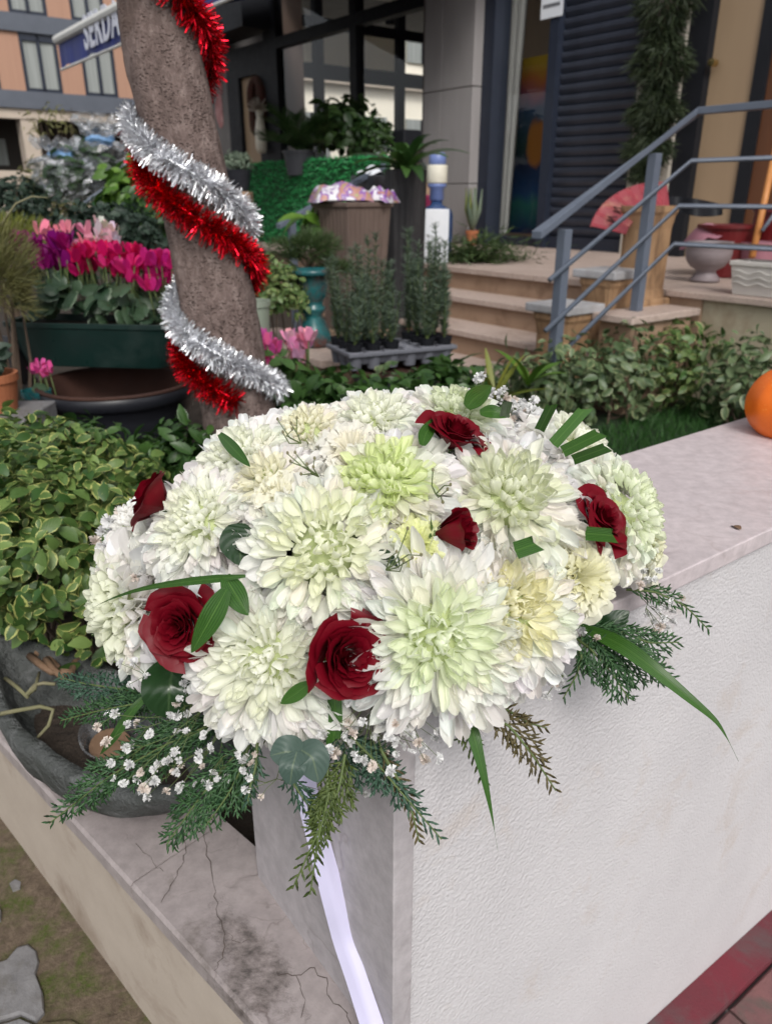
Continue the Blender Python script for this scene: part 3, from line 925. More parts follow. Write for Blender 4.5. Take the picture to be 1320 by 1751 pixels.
bw0, bw1 = bS(520), RB
MB().gbox(A_s, A_s + 0.1, BF + 0.13, bw0 - 0.002, ZL, 4.349).build('side_wall', plain('pinkish_panel', (0.20, 0.145, 0.12), (0.17, 0.12, 0.10), 2, 0.6, 0.05), shop)
MB().gbox(A_s, A_s + 0.1, bw0, bw1, ZL, 1.7).build('side_sill_wall', M['shop_wall'], shop)
for uu in (547, 686, 760):
    MB().gbox(A_s - 0.02, A_s + 0.1, bS(uu) - 0.07, bS(uu) + 0.07, 1.701, 4.349).build('side_mullion', M['frame'], shop)
zt1 = zS(547, 122)
ztop = zS(600, 55)
MB().gbox(A_s - 0.03, A_s + 0.09, bw0, bw1, zt1 - 0.10, zt1 + 0.10).build('side_transom', M['frame'], shop)
MB().gbox(A_s + 0.0, A_s + 0.08, bw0, bw1, ztop, ztop + 0.14).build('side_transom', M['frame'], shop)
MB().gbox(A_s + 0.11, A_s + 0.12, bw0, bS(700), zt1 + 0.06, ztop + 0.1).build('side_blind', M['blind'], shop)
# ceiling spotlight, black and unlit
pz = at_B(667, 42, BF + 1.6)
MB().tube([pz, pz + np.array((0, 0, 0.16))], 0.07, 12).build('spot_fitting', M['frame'], shop)
# door on the left
dr = MB().gbox(A_door0 + 0.16, A_door1, BF + 0.03, BF + 0.07, ZL + 0.02, 3.3).build('door', M['tan_board'], shop)
for a0, a1, z0, z1 in ((A_door0 + 0.155, A_door0 + 0.42, ZL, 3.6), (A_door1 - 0.35, A_door1 + 0.049, ZL, 3.6), (A_door0 + 0.421, A_door1 - 0.351, 3.2, 3.6)):
    MB().gbox(a0, a1, BF - 0.04, BF + 0.1, z0, z1).build('door_frame', M['frame'], dr)
MB().gbox(A_door0 - 0.1, A_door1 + 0.6, BF - 0.5, BF + 0.02, 3.7, 4.2).build('canopy_box', M['frame'], shop)
# right of the pilaster: glazed door, shutter, pillar, brown door
MB().gbox(A_pr - 0.16, A_pr - 0.005, BF - 0.1, BF + 0.12, ZL, 4.54).build('window_post', M['frame_blue'], shop)
MB().gbox(A_sh0 + 0.11, A_pr - 0.162, BF + 0.0, BF + 0.1, ZL, ZL + 0.09).build('window_sill', M['frame_blue'], shop)
MB().gbox(A_sh0 + 0.002, A_sh0 + 0.11, BF - 0.12, BF + 0.12, ZL, 4.54).build('window_post', M['frame_blue'], shop)
MB().add([W(A_sh0 + .112, BF + .03, ZL + .091), W(A_pr - .163, BF + .03, ZL + .091), W(A_pr - .163, BF + .03, 4.5), W(A_sh0 + .112, BF + .03, 4.5)], [(0, 1, 2, 3)]).build('pane', M['glass'], shop)
# curtain drawn at the side of that window
b = MB()
ca0, ca1 = aB(890, 200, BF + 0.25), A_pr - 0.1
b.grid(40, 1, lambda u, v: W(ca0 + (ca1 - ca0) * u + (0.06 - 0.12 * v) * (1 - u), BF + 0.2 + 0.03 * math.sin(u * 40) + 0.012 * math.sin(u * 91), ZL + 0.1 + 3.3 * v))
b.build('curtain', M['curtain'], shop, smooth=True)
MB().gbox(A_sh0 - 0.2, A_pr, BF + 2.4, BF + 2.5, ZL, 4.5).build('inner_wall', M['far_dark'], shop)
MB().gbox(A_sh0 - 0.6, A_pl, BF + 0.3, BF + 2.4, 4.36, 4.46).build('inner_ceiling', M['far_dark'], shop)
# shutter slats
zs = ZL + 0.12
n_sl = 0
prof = [(0.0, 0.0), (-0.012, 0.012), (-0.03, 0.045), (-0.032, 0.075), (-0.012, 0.088), (0.0, 0.09)]
sl_a0, sl_a1 = A_sh1, A_sh0
b = MB()
vs = [W(a, BF - 0.02 + db, dz) for a in (sl_a0, sl_a1) for db, dz in prof]
m = len(prof)
b.add(vs, [(k, k + m, k + 1 + m, k + 1) for k in range(m - 1)])
slat_me = b.mesh('slat', M['shutter'], smooth=False)
while zs < 4.5:
    mm = Matrix.Translation((0, 0, zs))
    put('slat', slat_me, shop, Matrix(shop.matrix_basis.inverted()) @ mm)
    zs += 0.091
MB().gbox(sl_a0, sl_a1, BF - 0.005, BF + 0.1, ZL + 0.1, 4.54).build('shutter_backing', M['frame'], shop)
MB().gbox(sl_a0, sl_a1, BF - 0.06, BF + 0.0, ZL + 0.0, ZL + 0.115).build('shutter_foot', M['frame_blue'], shop)
# cream column with the garland, then black pillar and brown glazed door
A_c1, A_c0 = A_sh1 - 0.003, aB(1170, 200)
MB().gbox(A_c0, A_c1, BF - 0.14, BF + 0.1, ZL, TOP).build('cream_column', M['cream_col'], shop)
A_k0 = aB(1205, 200)
MB().gbox(A_k0, A_c0 - 0.003, BF - 0.1, BF + 0.1, ZL, TOP).build('black_pillar', M['frame'], shop)
A_b0 = aB(1300, 150)
MB().gbox(A_b0 + 0.06, A_k0 - 0.003, BF - 0.02, BF + 0.04, ZL, TOP).build('tan_door_leaf', M['tan_board'], shop)
MB().gbox(A_b0 - 0.05, A_b0 + 0.057, BF - 0.04, BF + 0.06, ZL, TOP).build('door_stile', M['frame'], shop)
MB().gbox(-1.5, A_b0 - 0.052, BF - 0.01, BF + 0.05, ZL, TOP).build('brown_door_leaf', M['brown_board'], shop)
pz = at_B(1223, 108, BF - 0.06)  # added metal stub, stands in for a small lamp's bright reflection
MB().tube([pz, pz + EB * -0.07], [0.028, 0.03], 10).build('lamp_glint', plain('glint_brass', (0.6, 0.45, 0.2), None, 5, 0.25, 0, metal=1.0), shop)

# white notice on the window
nt = thing('notice', 'small white notice taped high on the shop window beside the shutter', 'sign', at_B(942, 15, BF - 0.14))
A0, A1 = aB(961, 15, BF - 0.14), aB(924, 15, BF - 0.14)
zA, zB = float(at_B(942, 30, BF - .14)[2]), float(at_B(942, -12, BF - .14)[2])
MB().gbox(A0, A1, BF - 0.135, BF - 0.13, zA, zB).build('sheet', M['white_card'], nt)
b = MB()
for k, z in enumerate((zA + 0.085, zA + 0.2)):
    for q in range(7):
        aa = A1 - 0.03 - q * (A1 - A0 - 0.06) / 7
        b.gbox(aa - 0.022, aa, BF - 0.1375, BF - 0.1355, z, z + (0.022 if k else 0.03))
b.build('print', M['letter_dark'], nt)
# colourful abstract canvas behind the glass
k = NT('painted_canvas')
uv = k.n('TexCoord').outputs['UV']
nz = k.n('TexNoise', {'Vector': k.n('Mapping', {'Vector': uv, 'Scale': (1.3, 2.2, 1.0)}).outputs[0], 'Scale': 3.0, 'Detail': 5.0})
wv = k.n('VectorMath', {0: uv, 1: k.n('VectorMath', {0: nz.outputs[1], 1: (0.14, 0.14, 0.0)}, operation='MULTIPLY').outputs[0]}, operation='ADD').outputs[0]
sx = k.n('SeparateXYZ', {0: wv})
c = k.ramp(k.math('SUBTRACT', sx.outputs[1], 0.07), [(0.0, (0.01, 0.03, 0.10)), (0.17, (0.02, 0.13, 0.11)), (0.24, (0.01, 0.05, 0.14)), (0.42, (0.012, 0.02, 0.05)), (0.52, (0.02, 0.05, 0.045)), (0.72, (0.03, 0.06, 0.12)), (0.79, (0.20, 0.06, 0.10)), (0.88, (0.36, 0.12, 0.035)), (0.97, (0.36, 0.24, 0.02))])
fx = k.math('MULTIPLY', k.math('SUBTRACT', sx.outputs[0], 0.67), 4.6)
fy = k.math('MULTIPLY', k.math('SUBTRACT', sx.outputs[1], 0.60), 5.4)
blob = k.math('ADD', k.math('MULTIPLY', fx, fx), k.math('MULTIPLY', fy, fy))
c = k.mix(k.ramp(blob, [(0.45, 0.9), (0.75, 0.0)]), c, (0.34, 0.13, 0.02))
M['canvas'] = k.done(k.bsdf(c, 0.5, k.bump(k.noise(uv, 40, 3), 0.2, 0.004), 0.0, 0.4))
pt = thing('painting', 'tall colourful abstract canvas standing behind the shop window', 'painting', at_B(900, 390, BF + 0.5))
pa0, pa1 = aB(962, 200, BF + .5), aB(868, 200, BF + .5)
pz0, pz1 = ZL + 0.1, float(at_B(900, 100, BF + .5)[2])
b = MB().grid(1, 1, lambda u, v: W(pa1 + (pa0 - pa1) * u, BF + 0.478, pz0 + (pz1 - pz0) * v))
b.build('canvas', M['canvas'], pt)
MB().gbox(pa0, pa1, BF + 0.48, BF + 0.52, pz0, pz1).build('stretcher', M['wood_stick'], pt)

# red stickers on the grey wall
for k, (uu, vv, w) in enumerate(((376, 140, 0.16), (376, 190, 0.2))):
    p = at_B(uu, vv, BF - 0.004)
    b = MB()
    ring = [p + EA * (w * 0.7 * math.cos(t) * (1 + 0.25 * math.cos(3 * t))) + np.array((0, 0, w * 1.3 * math.sin(t))) for t in np.linspace(0, 2 * math.pi, 14, endpoint=False)]
    b.add(ring + [q + EB * -0.004 for q in ring], [tuple(range(14, 28))] + [(i, (i + 1) % 14, (i + 1) % 14 + 14, i + 14) for i in range(14)])
    o = b.build('sticker', M['red_plastic'] if k == 0 else plain('pink_white_sticker', (0.34, 0.2, 0.2), (0.2, 0.06, 0.06), 8, 0.6, 0))
    tag(o, ('plain red sticker on the grey shop wall beside the door', 'pale blotched sticker on the grey shop wall beside the door')[k], 'sticker')
# wreath and vase at the door
wr = thing('wreath', 'dark reddish oval wreath hanging on the tan shop door', 'wreath', at_B(441, 182, BF - 0.06))
c0 = at_B(441, 182, BF - 0.06)
b = MB()
ring = [c0 + EA * (0.17 * math.cos(t)) + np.array((0, 0, 0.36 * math.sin(t))) for t in np.linspace(0, 2 * math.pi, 25)]
b.tube(ring, [0.075 + 0.015 * math.sin(7 * i) for i in range(25)], 8, False)
b.build('ring', plain('dried_flower_red', (0.07, 0.014, 0.012), (0.03, 0.02, 0.01), 14, 0.9, 0.8, 50, 0.02), wr)
vz = thing('vase', 'slim pale vase standing by the tan shop door', 'vase', at_B(448, 262, BF - 0.12))
c0 = at_B(448, 262, BF - 0.14)
MB().lathe([(0.06, 0.0), (0.09, 0.08), (0.085, 0.3), (0.05, 0.5), (0.07, 0.6), (0.065, 0.6), (0.04, 0.5)], 18, c0).build('body', M['cream_plastic'], vz, smooth=True)
bq = leaf_mat('dried_white_sprays', (0.42, 0.37, 0.32), (0.55, 0.5, 0.45))
d = rng.normal(0, 1, (60, 3))
d[:, 2] = np.abs(d[:, 2]) * 1.4
d /= np.linalg.norm(d, axis=1, keepdims=True)
V, Q, U = stamp(sheet(2, 2, lambda u, v: ((u - .5) * np.sin(np.pi * (0.1 + 0.85 * v)), v, 0.1 * v * v)), frames_many(d, rng.normal(0, 1, (60, 3))), np.tile(c0 + np.array((0, 0, 0.58)), (60, 1)) + d * 0.03, np.tile((0.05, 0.16, 0.06), (60, 1)))
me = np_mesh('dried_spray', V, Q, U, bq)
me.transform(vz.matrix_basis.inverted())
tag(put('dried_spray', me, vz), kind='stuff')

# ---------------------------------------------------------------- blue awning with lettering
aw = thing('awning', 'blue shop awning with white bar and the word SERDAR on its valance', 'awning', at_B(300, 40, 3.3))
BA = 3.3
aL, aR = aB(103, 95, BA), 5.9
zb = float(at_B(105, 118, BA)[2])
zt_ = float(at_B(98, 76, BA)[2])
b = MB()
b.grid(60, 3, lambda u, v: W(aL + (aR - aL) * u, BA + 0.012 * math.sin(u * 70) * (1 - v), zb + (zt_ - zb) * v + 0.02 * math.sin(u * 35) * (1 - v)))
b.build('valance', M['awning'], aw, smooth=True)
MB().tube([W(aL + 0.03, BA + 0.0, zt_ + 0.04), W(aR, BA, zt_ + 0.04)], 0.055, 10).build('front_bar', M['awning_bar'], aw)
MB().tube([W(aL + 0.02, BA + 0.002, zb - 0.01), W(aR, BA + 0.002, zb - 0.01)], 0.016, 8).build('hem_bar', M['awning_bar'], aw)
b = MB().grid(20, 6, lambda u, v: W(aL + (aR - aL) * u, BA + 0.06 + (BF - BA - 0.07) * v, zt_ + 0.06 + 0.85 * v))
b.build('canopy', M['awning'], aw)
for a in (aL - 0.4, aR + 0.5):
    MB().tube([W(a if a < aL else a - 0.8, BF - 0.03, 4.6), W(a if a < aL else a - 0.8, 4.8, 4.05), W(a if a < aL else a - 0.8, BA + 0.05, zt_ + 0.02)], 0.035, 8).build('folding_arm', M['awning_bar'], aw)
txt = bpy.data.curves.new('lettering', 'FONT')
txt.body = 'SERDAR'
txt.size = 0.45
txt.offset = 0.008
txt.extrude = 0.004
txt.shear = 0.12
txt.space_character = 1.18
tmp = bpy.data.objects.new('lettering_source', txt)
col.objects.link(tmp)
dg = bpy.context.evaluated_depsgraph_get()
me = bpy.data.meshes.new_from_object(tmp.evaluated_get(dg))
bpy.data.objects.remove(tmp)
me.name = 'lettering'
me.materials.clear()
me.materials.append(M['letter'])
t0 = at_B(147, 92, BA - 0.03)
rotm = np.column_stack((-EA * 0.76, np.array((0, 0, 1.0)), -EB))
lw = mat4(rotm, W(float(t0.dot(EA)), BA - 0.03, zb + 0.07))
put('lettering', me, aw, aw.matrix_basis.inverted() @ lw)

# ---------------------------------------------------------------- pale house seen through the rear windows
ph = thing('pale_house', 'pale house seen through the side windows of the shop', 'building', W(19, 13, 0))
AP = 19.0
MB().gbox(AP, AP + 5, 10.6, 22, -1, 8.5).build('wall', M['pale_wall'], ph)
for bb in (11.3, 13.2, 15.0, 17.2):
    for z in (2.0, 4.9):
        w = MB().gbox(AP - 0.07, AP - 0.001, bb, bb + 1.1, z, z + 1.5).build('window', M['far_curtain'], ph)
        MB().gbox(AP - 0.1, AP - 0.072, bb + 0.5, bb + 0.58, z, z + 1.5).build('frame', M['frame'], w)
MB().gbox(AP - 0.25, AP - 0.002, 10.6, 22, 4.2, 4.45).build('string_course', M['far_cream'], ph)
MB().gbox(AP - 0.5, AP - 0.01, 16.2, 17.0, 3.3, 3.85).build('air_conditioner', M['white_card'], ph)

# ---------------------------------------------------------------- salmon apartment block across the street
AF = 34.0
fb = thing('apartment_block', 'salmon panelled apartment block with slate bands across the street', 'building', W(AF, 12, 0))


def bA(u, v=180):
    return float(at_A(u, v, AF).dot(EB))


def zA_(u, v):
    return float(at_A(u, v, AF)[2])


B0, B1 = bA(-260), bA(420)
z1b, z1t = zA_(100, 189), zA_(100, 160)
z2b, z2t = zA_(100, 62), zA_(100, 33)
fl = z2b - z1b
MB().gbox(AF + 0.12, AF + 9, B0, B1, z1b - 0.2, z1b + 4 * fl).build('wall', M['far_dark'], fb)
for q in range(4):
    MB().gbox(AF - 0.12, AF + 0.11, B0, B1, z1b + q * fl, z1t + q * fl).build('band', M['band'], fb)
wpx = [(-150, -95), (-50, 8), (50, 112), (150, 205), (250, 302), (345, 395)]
for q in range(3):
    zlo, zhi = z1t + q * fl + 0.002, z1b + (q + 1) * fl - 0.002
    prev = B0
    off = bA(42) - bA(50) if q else 0.0
    for u0, u1 in wpx:
        b0, b1 = bA(u0) + off, bA(u1) + off
        MB().gbox(AF, AF + 0.1, prev, b0, zlo, zhi).build('panel', M['brick_panel'], fb)
        wn = MB().gbox(AF + 0.06, AF + 0.10, b0 + 0.01, b1 - 0.01, zlo, zhi).build('window', M['far_curtain'], fb)
        for c0, c1, y0, y1 in ((b0 + 0.005, b0 + 0.12, zlo, zhi), (b1 - 0.12, b1 - 0.005, zlo, zhi), ((b0 + b1) / 2 - 0.06, (b0 + b1) / 2 + 0.06, zlo, zhi), (b0 + 0.125, b1 - 0.125, zhi - 0.25, zhi), (b0 + 0.125, b1 - 0.125, zlo, zlo + 0.12)):
            MB().gbox(AF - 0.02, AF + 0.055, c0, c1, y0, y1).build('frame', M['frame_blue'], wn)
        prev = b1
    MB().gbox(AF, AF + 0.1, prev, B1, zlo, zhi).build('panel', M['brick_panel'], fb)
# open ground floor behind cream columns
zg = zA_(60, 318)
MB().gbox(AF + 0.0, AF + 0.3, B0, B1, z1b - 0.35, z1b - 0.001).build('lintel', M['far_cream'], fb)
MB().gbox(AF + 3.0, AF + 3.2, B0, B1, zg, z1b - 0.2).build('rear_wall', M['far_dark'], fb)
for uu in (-120, 56, 240, 400):
    bc = bA(uu, 240)
    MB().gbox(AF + 0.05, AF + 0.75, bc - 0.3, bc + 0.3, zg, z1b - 0.351).build('column', M['far_cream'], fb)
for uu in (-20, 15):
    bc = bA(uu, 240)
    wn = MB().gbox(AF + 2.9, AF + 2.99, bc - 0.55, bc + 0.55, zg + 0.8, z1b - 0.9).build('window', M['far_curtain'], fb)
    MB().gbox(AF + 2.85, AF + 2.898, bc - 0.04, bc + 0.04, zg + 0.8, z1b - 0.9).build('frame', M['frame'], wn)
gw = MB().gbox(AF - 3, AF - 2.7, B0, bA(380), -0.3, float(at_A(40, 292, AF - 3)[2])).build('boundary_wall', M['far_cream'])
tag(gw, 'low cream wall in front of the salmon apartment block', 'wall')
ext = MB().gbox(AF - 12, AF - 2.6, B0 - 10, B1 + 10, -0.4, 0.6).build('far_terrace', M['asphalt'])
tag(ext, 'paved forecourt before the apartment block', kind='structure')

# ---------------------------------------------------------------- leaves and shrubs
LEAF_OVAL = sheet(2, 4, lambda u, v: ((u - .5) * np.sin(np.pi * np.clip(0.06 + 0.92 * v, 0, 1)) ** 0.8, v, 0.22 * np.abs(u - .5) * 2 * np.sin(np.pi * v) * 0.5 - 0.18 * v * v))
LEAF_ROUND = sheet(4, 4, lambda u, v: ((u - .5) * 1.05 * np.sqrt(np.clip(1 - (2 * v - 1) ** 2, 0, 1) * 0.93 + 0.03), v, -0.22 * (u - .5) ** 2 * 4 * 0.5 - 0.2 * v * v + 0.05 * np.sin(u * 9)))
NEEDLE = sheet(1, 2, lambda u, v: ((u - .5) * (1 - 0.75 * v), v, 0.1 * v * v))
LEAF_LONG = sheet(2, 5, lambda u, v: ((u - .5) * np.sin(np.pi * np.clip(0.08 + 0.9 * v, 0, 1)) ** 0.7, v, 0.12 * np.abs(u - .5) - 0.35 * v * v))
leaf_tpl_mesh = {}


def shell_points(n, radii, fill=0.3, top=-0.5, lumps=5, seed=0):
    r = np.random.default_rng(seed)
    d = r.normal(0, 1, (n * 2, 3))
    d /= np.linalg.norm(d, axis=1, keepdims=True)
    d = d[d[:, 2] > top][:n]
    ph = r.uniform(0, 6, (lumps, 3))
    fr = r.uniform(2.0, 5.0, (lumps, 3))
    w = sum(np.sin(d @ fr[k] + ph[k, 0]) for k in range(lumps)) / lumps
    rad = (1 - fill * r.random(len(d)) ** 1.5) * (0.93 + 0.44 * w)
    return d * rad[:, None] * np.asarray(radii), d


def leaf_frames(d, r, up=0.45, jit=0.55):
    n = d + r.normal(0, jit, d.shape) + np.array((0, 0, up))
    ax = r.normal(0, 1, d.shape) + d * 0.5 + np.array((0, 0, -0.1))
    ax -= n * (np.sum(ax * n, axis=1) / np.sum(n * n, axis=1))[:, None]
    return frames_many(ax, n)


def sep_leaves(parent, tpl, key, mat, fr, loc, sc, name='leaf'):
    """single leaves that share one mesh"""
    if key not in leaf_tpl_mesh:
        leaf_tpl_mesh[key] = np_mesh(name, tpl[0], tpl[1], tpl[2], mat)
    inv = world_of(parent).inverted()
    for i in range(len(loc)):
        put(name, leaf_tpl_mesh[key], parent, inv @ mat4(fr[i], loc[i], [float(c) for c in sc[i]]))


def shrub(name, label, cat, c, radii, n, leaf, mat, tpl=LEAF_OVAL, aspect=0.6, group=None, fill=0.45, top=-0.45, seed=0, sep=0, twigs=12, up=0.45, jit=0.55, lumps=5, ground=0.4):
    c = np.asarray(c, float)
    r = np.random.default_rng(seed + 100)
    t = thing(name, label, cat, (c[0], c[1], ground), group=group)
    P, d = shell_points(n, radii, fill, top, lumps, seed)
    P = P + c
    fr = leaf_frames(d, r, up, jit)
    ln = leaf * r.uniform(0.5, 1.3, len(P))
    sc = np.column_stack((ln * aspect, ln, ln))
    m = np.linalg.norm(P - CAM, axis=1)
    order = np.argsort(m)
    a, bb = order[:sep], order[sep:]
    if sep:
        sep_leaves(t, tpl, mat.name, mat, fr[a], P[a], sc[a])
    V, Q, U = stamp(tpl, fr[bb], P[bb], sc[bb])
    me = np_mesh('foliage', V, Q, U, mat)
    me.transform(t.matrix_basis.inverted())
    tag(put('foliage', me, t), kind='stuff')
    if twigs:
        b = MB()
        for q in range(twigs):
            e = P[order[int(r.integers(0, len(P)))]]
            s = np.array((c[0] + r.normal(0, radii[0] * 0.25), c[1] + r.normal(0, radii[1] * 0.25), ground))
            mid = (s + e) / 2 + r.normal(0, 0.15 * radii[0], 3)
            b.tube([s, mid, e], [0.006, 0.0045, 0.002], 5, False)
        b.build('twig_frame', M['twig'], t)
    return t


# ---------------------------------------------------------------- tree with tinsel
axis_px = [(262, -110), (272, 0), (283, 100), (312, 230), (340, 350), (366, 480), (388, 600), (411, 720)]
TY = 2.1
ax_pts = [at_y(u, v, TY) for u, v in axis_px]
ax_pts = ax_pts[::-1]                                       # from the ground up
d0 = unit(ax_pts[1] - ax_pts[0])
low_pts = [ax_pts[0] + (ax_pts[0] - ax_pts[1]) * ((ax_pts[0][2] - z) / (ax_pts[1][2] - ax_pts[0][2])) * 0.75 for z in (0.38, 0.6)]
for p, z in zip(low_pts, (0.38, 0.6)):
    p[2] = z
axis = low_pts + ax_pts
d1 = unit(axis[-1] - axis[-2])
axis += [axis[-1] + d1 * 0.35, axis[-1] + d1 * 0.8]
AZ = np.array([p[2] for p in axis])
AX = np.array([p[0] for p in axis])
AY = np.array([p[1] for p in axis])


def trunk_c(z):
    return np.array((np.interp(z, AZ, AX), np.interp(z, AZ, AY), z))


def trunk_r(z):
    return float(np.interp(z, [0.38, 0.6, 1.0, 1.95, 2.8], [0.14, 0.115, 0.099, 0.089, 0.075]))


tree = thing('tree', 'leaning bare tree trunk wound with red and silver tinsel', 'tree', axis[0])
zz = np.linspace(0.38, float(AZ[-1]), 90)
NTR = 64
rr = np.random.default_rng(4)
b = MB()
vs = []
for i, z in enumerate(zz):
    c = trunk_c(z)
    rad = trunk_r(z)
    for j in range(NTR):
        a = 2 * math.pi * j / NTR
        w = 1 + 0.035 * math.sin(3 * a + z * 2.2) + 0.022 * math.sin(7 * a - z * 5) + 0.012 * rr.normal() + 0.02 * math.sin(z * 11 + 2 * a)
        for kz, ka, amp in ((1.30, 4.9, -0.10), (1.45, 5.35, 0.09), (1.86, 4.4, 0.07)):
            w += amp * math.exp(-((z - kz) / 0.03) ** 2 - ((((a - ka + math.pi) % (2 * math.pi)) - math.pi) / 0.16) ** 2)
        vs.append(c + np.array((math.cos(a), math.sin(a), 0)) * rad * w)
k_ = len(zz)
b.add(vs, [(i * NTR + j, i * NTR + (j + 1) % NTR, (i + 1) * NTR + (j + 1) % NTR, (i + 1) * NTR + j) for i in range(k_ - 1) for j in range(NTR)] + [tuple((k_ - 1) * NTR + j for j in range(NTR))])
b.build('trunk', M['bark'], tree, smooth=True)
topz = float(AZ[-1])
for q, (dx, dy, dz, rad) in enumerate(((-0.5, 0.3, 1.0, 0.055), (0.55, 0.5, 0.9, 0.05), (0.1, -0.35, 1.1, 0.045), (-0.9, 0.6, 0.7, 0.035))):
    s0 = trunk_c(topz - 0.05 - 0.06 * q)
    pts = [s0 + np.array((dx, dy, dz)) * t + np.array((0.05 * math.sin(5 * t + q), 0.04 * math.cos(4 * t), 0)) for t in np.linspace(0, 1.1, 8)]
    lb = MB().tube(pts, [rad * (1 - 0.7 * t) for t in np.linspace(0, 1, 8)], 10).build('limb', M['bark'], tree, smooth=True)
    for e in range(4):
        p0 = pts[3 + e]
        dd = np.array((dx, dy, dz)) * 0.4 + rr.normal(0, 0.28, 3)
        MB().tube([p0, p0 + dd * 0.5, p0 + dd + rr.normal(0, 0.05, 3)], [rad * 0.35, rad * 0.25, 0.005], 6).build('branch', M['bark'], lb)

STRIP = sheet(1, 3, lambda u, v: ((u - 0.5) * (1 - 0.3 * v), v, 0.10 * np.sin(v * 2.4)))


def tinsel(name, label, z_mid, phi0, phi1, mat, length, out, seed, dens=2600, pitch_up=0.446):
    """z_mid: height where the helix crosses the camera side; pitch per turn as seen"""
    pitch = 0.446
    r = np.random.default_rng(seed)
    ph = np.linspace(phi0, phi1, int((phi1 - phi0) * 26))

    def hel(p):
        z = z_mid - (pitch if p > 0 else pitch_up) * p / (2 * math.pi)
        c = trunk_c(z)
        rad = trunk_r(z) + out
        return c + np.array((math.sin(p), -math.cos(p), 0)) * rad

    pts = [hel(p) for p in ph]
    L_ = sum(np.linalg.norm(pts[i + 1] - pts[i]) for i in range(len(pts) - 1))
    n = int(L_ * dens)
    t = thing(name, label, 'tinsel', pts[-1], group='tinsel garlands round the tree')
    MB().tube(pts, 0.004, 6).build('core_wire', mat, t, smooth=True)
    p = r.uniform(phi0, phi1, n)
    P0 = np.array([hel(x) for x in p])
    Tn = np.array([hel(x + 0.01) - hel(x - 0.01) for x in p])
    Tn /= np.linalg.norm(Tn, axis=1, keepdims=True)
    rad = np.array([(math.sin(x), -math.cos(x), 0) for x in p])
    side = np.cross(Tn, rad)
    a = r.uniform(-2.3, 2.3, n)                               # not into the bark
    d = rad * np.cos(a)[:, None] + side * np.sin(a)[:, None] + Tn * r.normal(0.15, 0.3, n)[:, None]
    fr = frames_many(d, r.normal(0, 1, (n, 3)))
    droop = 1.0 - 0.18 * (side @ np.array((0, 0, 1.0))) * np.sin(a)
    ln = length * r.uniform(0.7, 1.12, n) * droop
    V, Q, U = stamp(STRIP, fr, P0, np.column_stack((np.full(n, 0.0027), ln, ln)))
    me = np_mesh('tinsel_strands', V, Q, U, mat, smooth=False)
    me.transform(t.matrix_basis.inverted())
    tag(put('tinsel_strands', me, t), kind='stuff')


tinsel('tinsel_garland', 'silver tinsel garland spiralling down the tree trunk', 1.567, -1.75, 2 * math.pi + 1.75, M['tinsel_silver'], 0.042, 0.020, 1, 5200)
tinsel('tinsel_garland', 'red tinsel garland spiralling down the tree trunk', 1.458, -2 * math.pi - 1.0, 2 * math.pi + 0.25, M['tinsel_red'], 0.046, 0.016, 2, 4600, 0.52)

# ---------------------------------------------------------------- lawn and hedges
b = MB()
b.add([W(0.84, 1.2, 0.404), W(2.5, 1.2, 0.404), W(2.5, 4.03, 0.404), W(0.84, 4.03, 0.404)], [(0, 3, 2, 1)])
tag(b.build('lawn', M['grass_ground']), 'small lawn between the white wall and the hedge', kind='structure')
n = 15000
A_ = rng.uniform(0.84, 2.3, n)
B_ = rng.uniform(1.8, 4.0, n)
loc = EA[None] * A_[:, None] + EB[None] * B_[:, None]
loc[:, 2] = 0.404
d = rng.normal(0, 0.45, (n, 3))
d[:, 2] = 1
V, Q, U = stamp(tpl_blade, frames_many(d, rng.normal(0, 1, (n, 3))), loc, np.column_stack((rng.uniform(.003, .005, n), rng.uniform(.03, .075, n), rng.uniform(0.01, .05, n))))
tag(put('grass', np_mesh('grass', V, Q, U, M['grass'])), 'short dark green lawn grass', kind='stuff')
for q, (u, v) in enumerate(((1072, 706), (1078, 790), (1165, 752), (1145, 678))):
    p = at_z(u, v, 0.45)
    nl = np_mesh('fallen_leaf', LEAF_OVAL[0] * np.array((0.03, 0.05, 0.05)), LEAF_OVAL[1], LEAF_OVAL[2], M['dry_leaf'])
    o = put('fallen_leaf', nl, None, mat4(frame_z((0.3, -0.4, 1), spin=q * 1.3), p))
    tag(o, ('orange brown dry leaf lying on the lawn near the hedge', 'dry leaf on the lawn at the edge of the marble cap', 'small dry leaf in the middle of the lawn', 'dry leaf on the lawn close under the hedge wall')[q], 'leaf', 'fallen leaves on the lawn')

hedge_spots = []
for q, a in enumerate(np.linspace(0.2, 2.35, 6)):
    hedge_spots.append((W(a, 3.72, 0.63), (0.26, 0.22, 0.27)))
for q, bb in enumerate(np.linspace(3.35, 1.55, 6)):
    hedge_spots.append((W(2.42 + 0.05 * math.sin(q * 2), bb, 0.63 - 0.01 * q), (0.23, 0.23, 0.26 - 0.005 * q)))
hedge_lab = ['bushy hedge shrub at the far end behind the pumpkin', 'hedge shrub just beside the pumpkin, below the white trough', 'hedge shrub below the grey stoneware urn',
             'thin hedge shrub with bare wall showing under it', 'hedge shrub under the tall tan column', 'hedge shrub at the corner below the small pier slab',
             'hedge shrub growing round the foot of the middle rail post', 'hedge shrub in front of the small tan pedestals', 'hedge shrub around the lower rail post',
             'hedge shrub by the lowest marble step', 'hedge shrub directly behind the white flowers', 'last hedge shrub beside the black bowl under the seed tray']
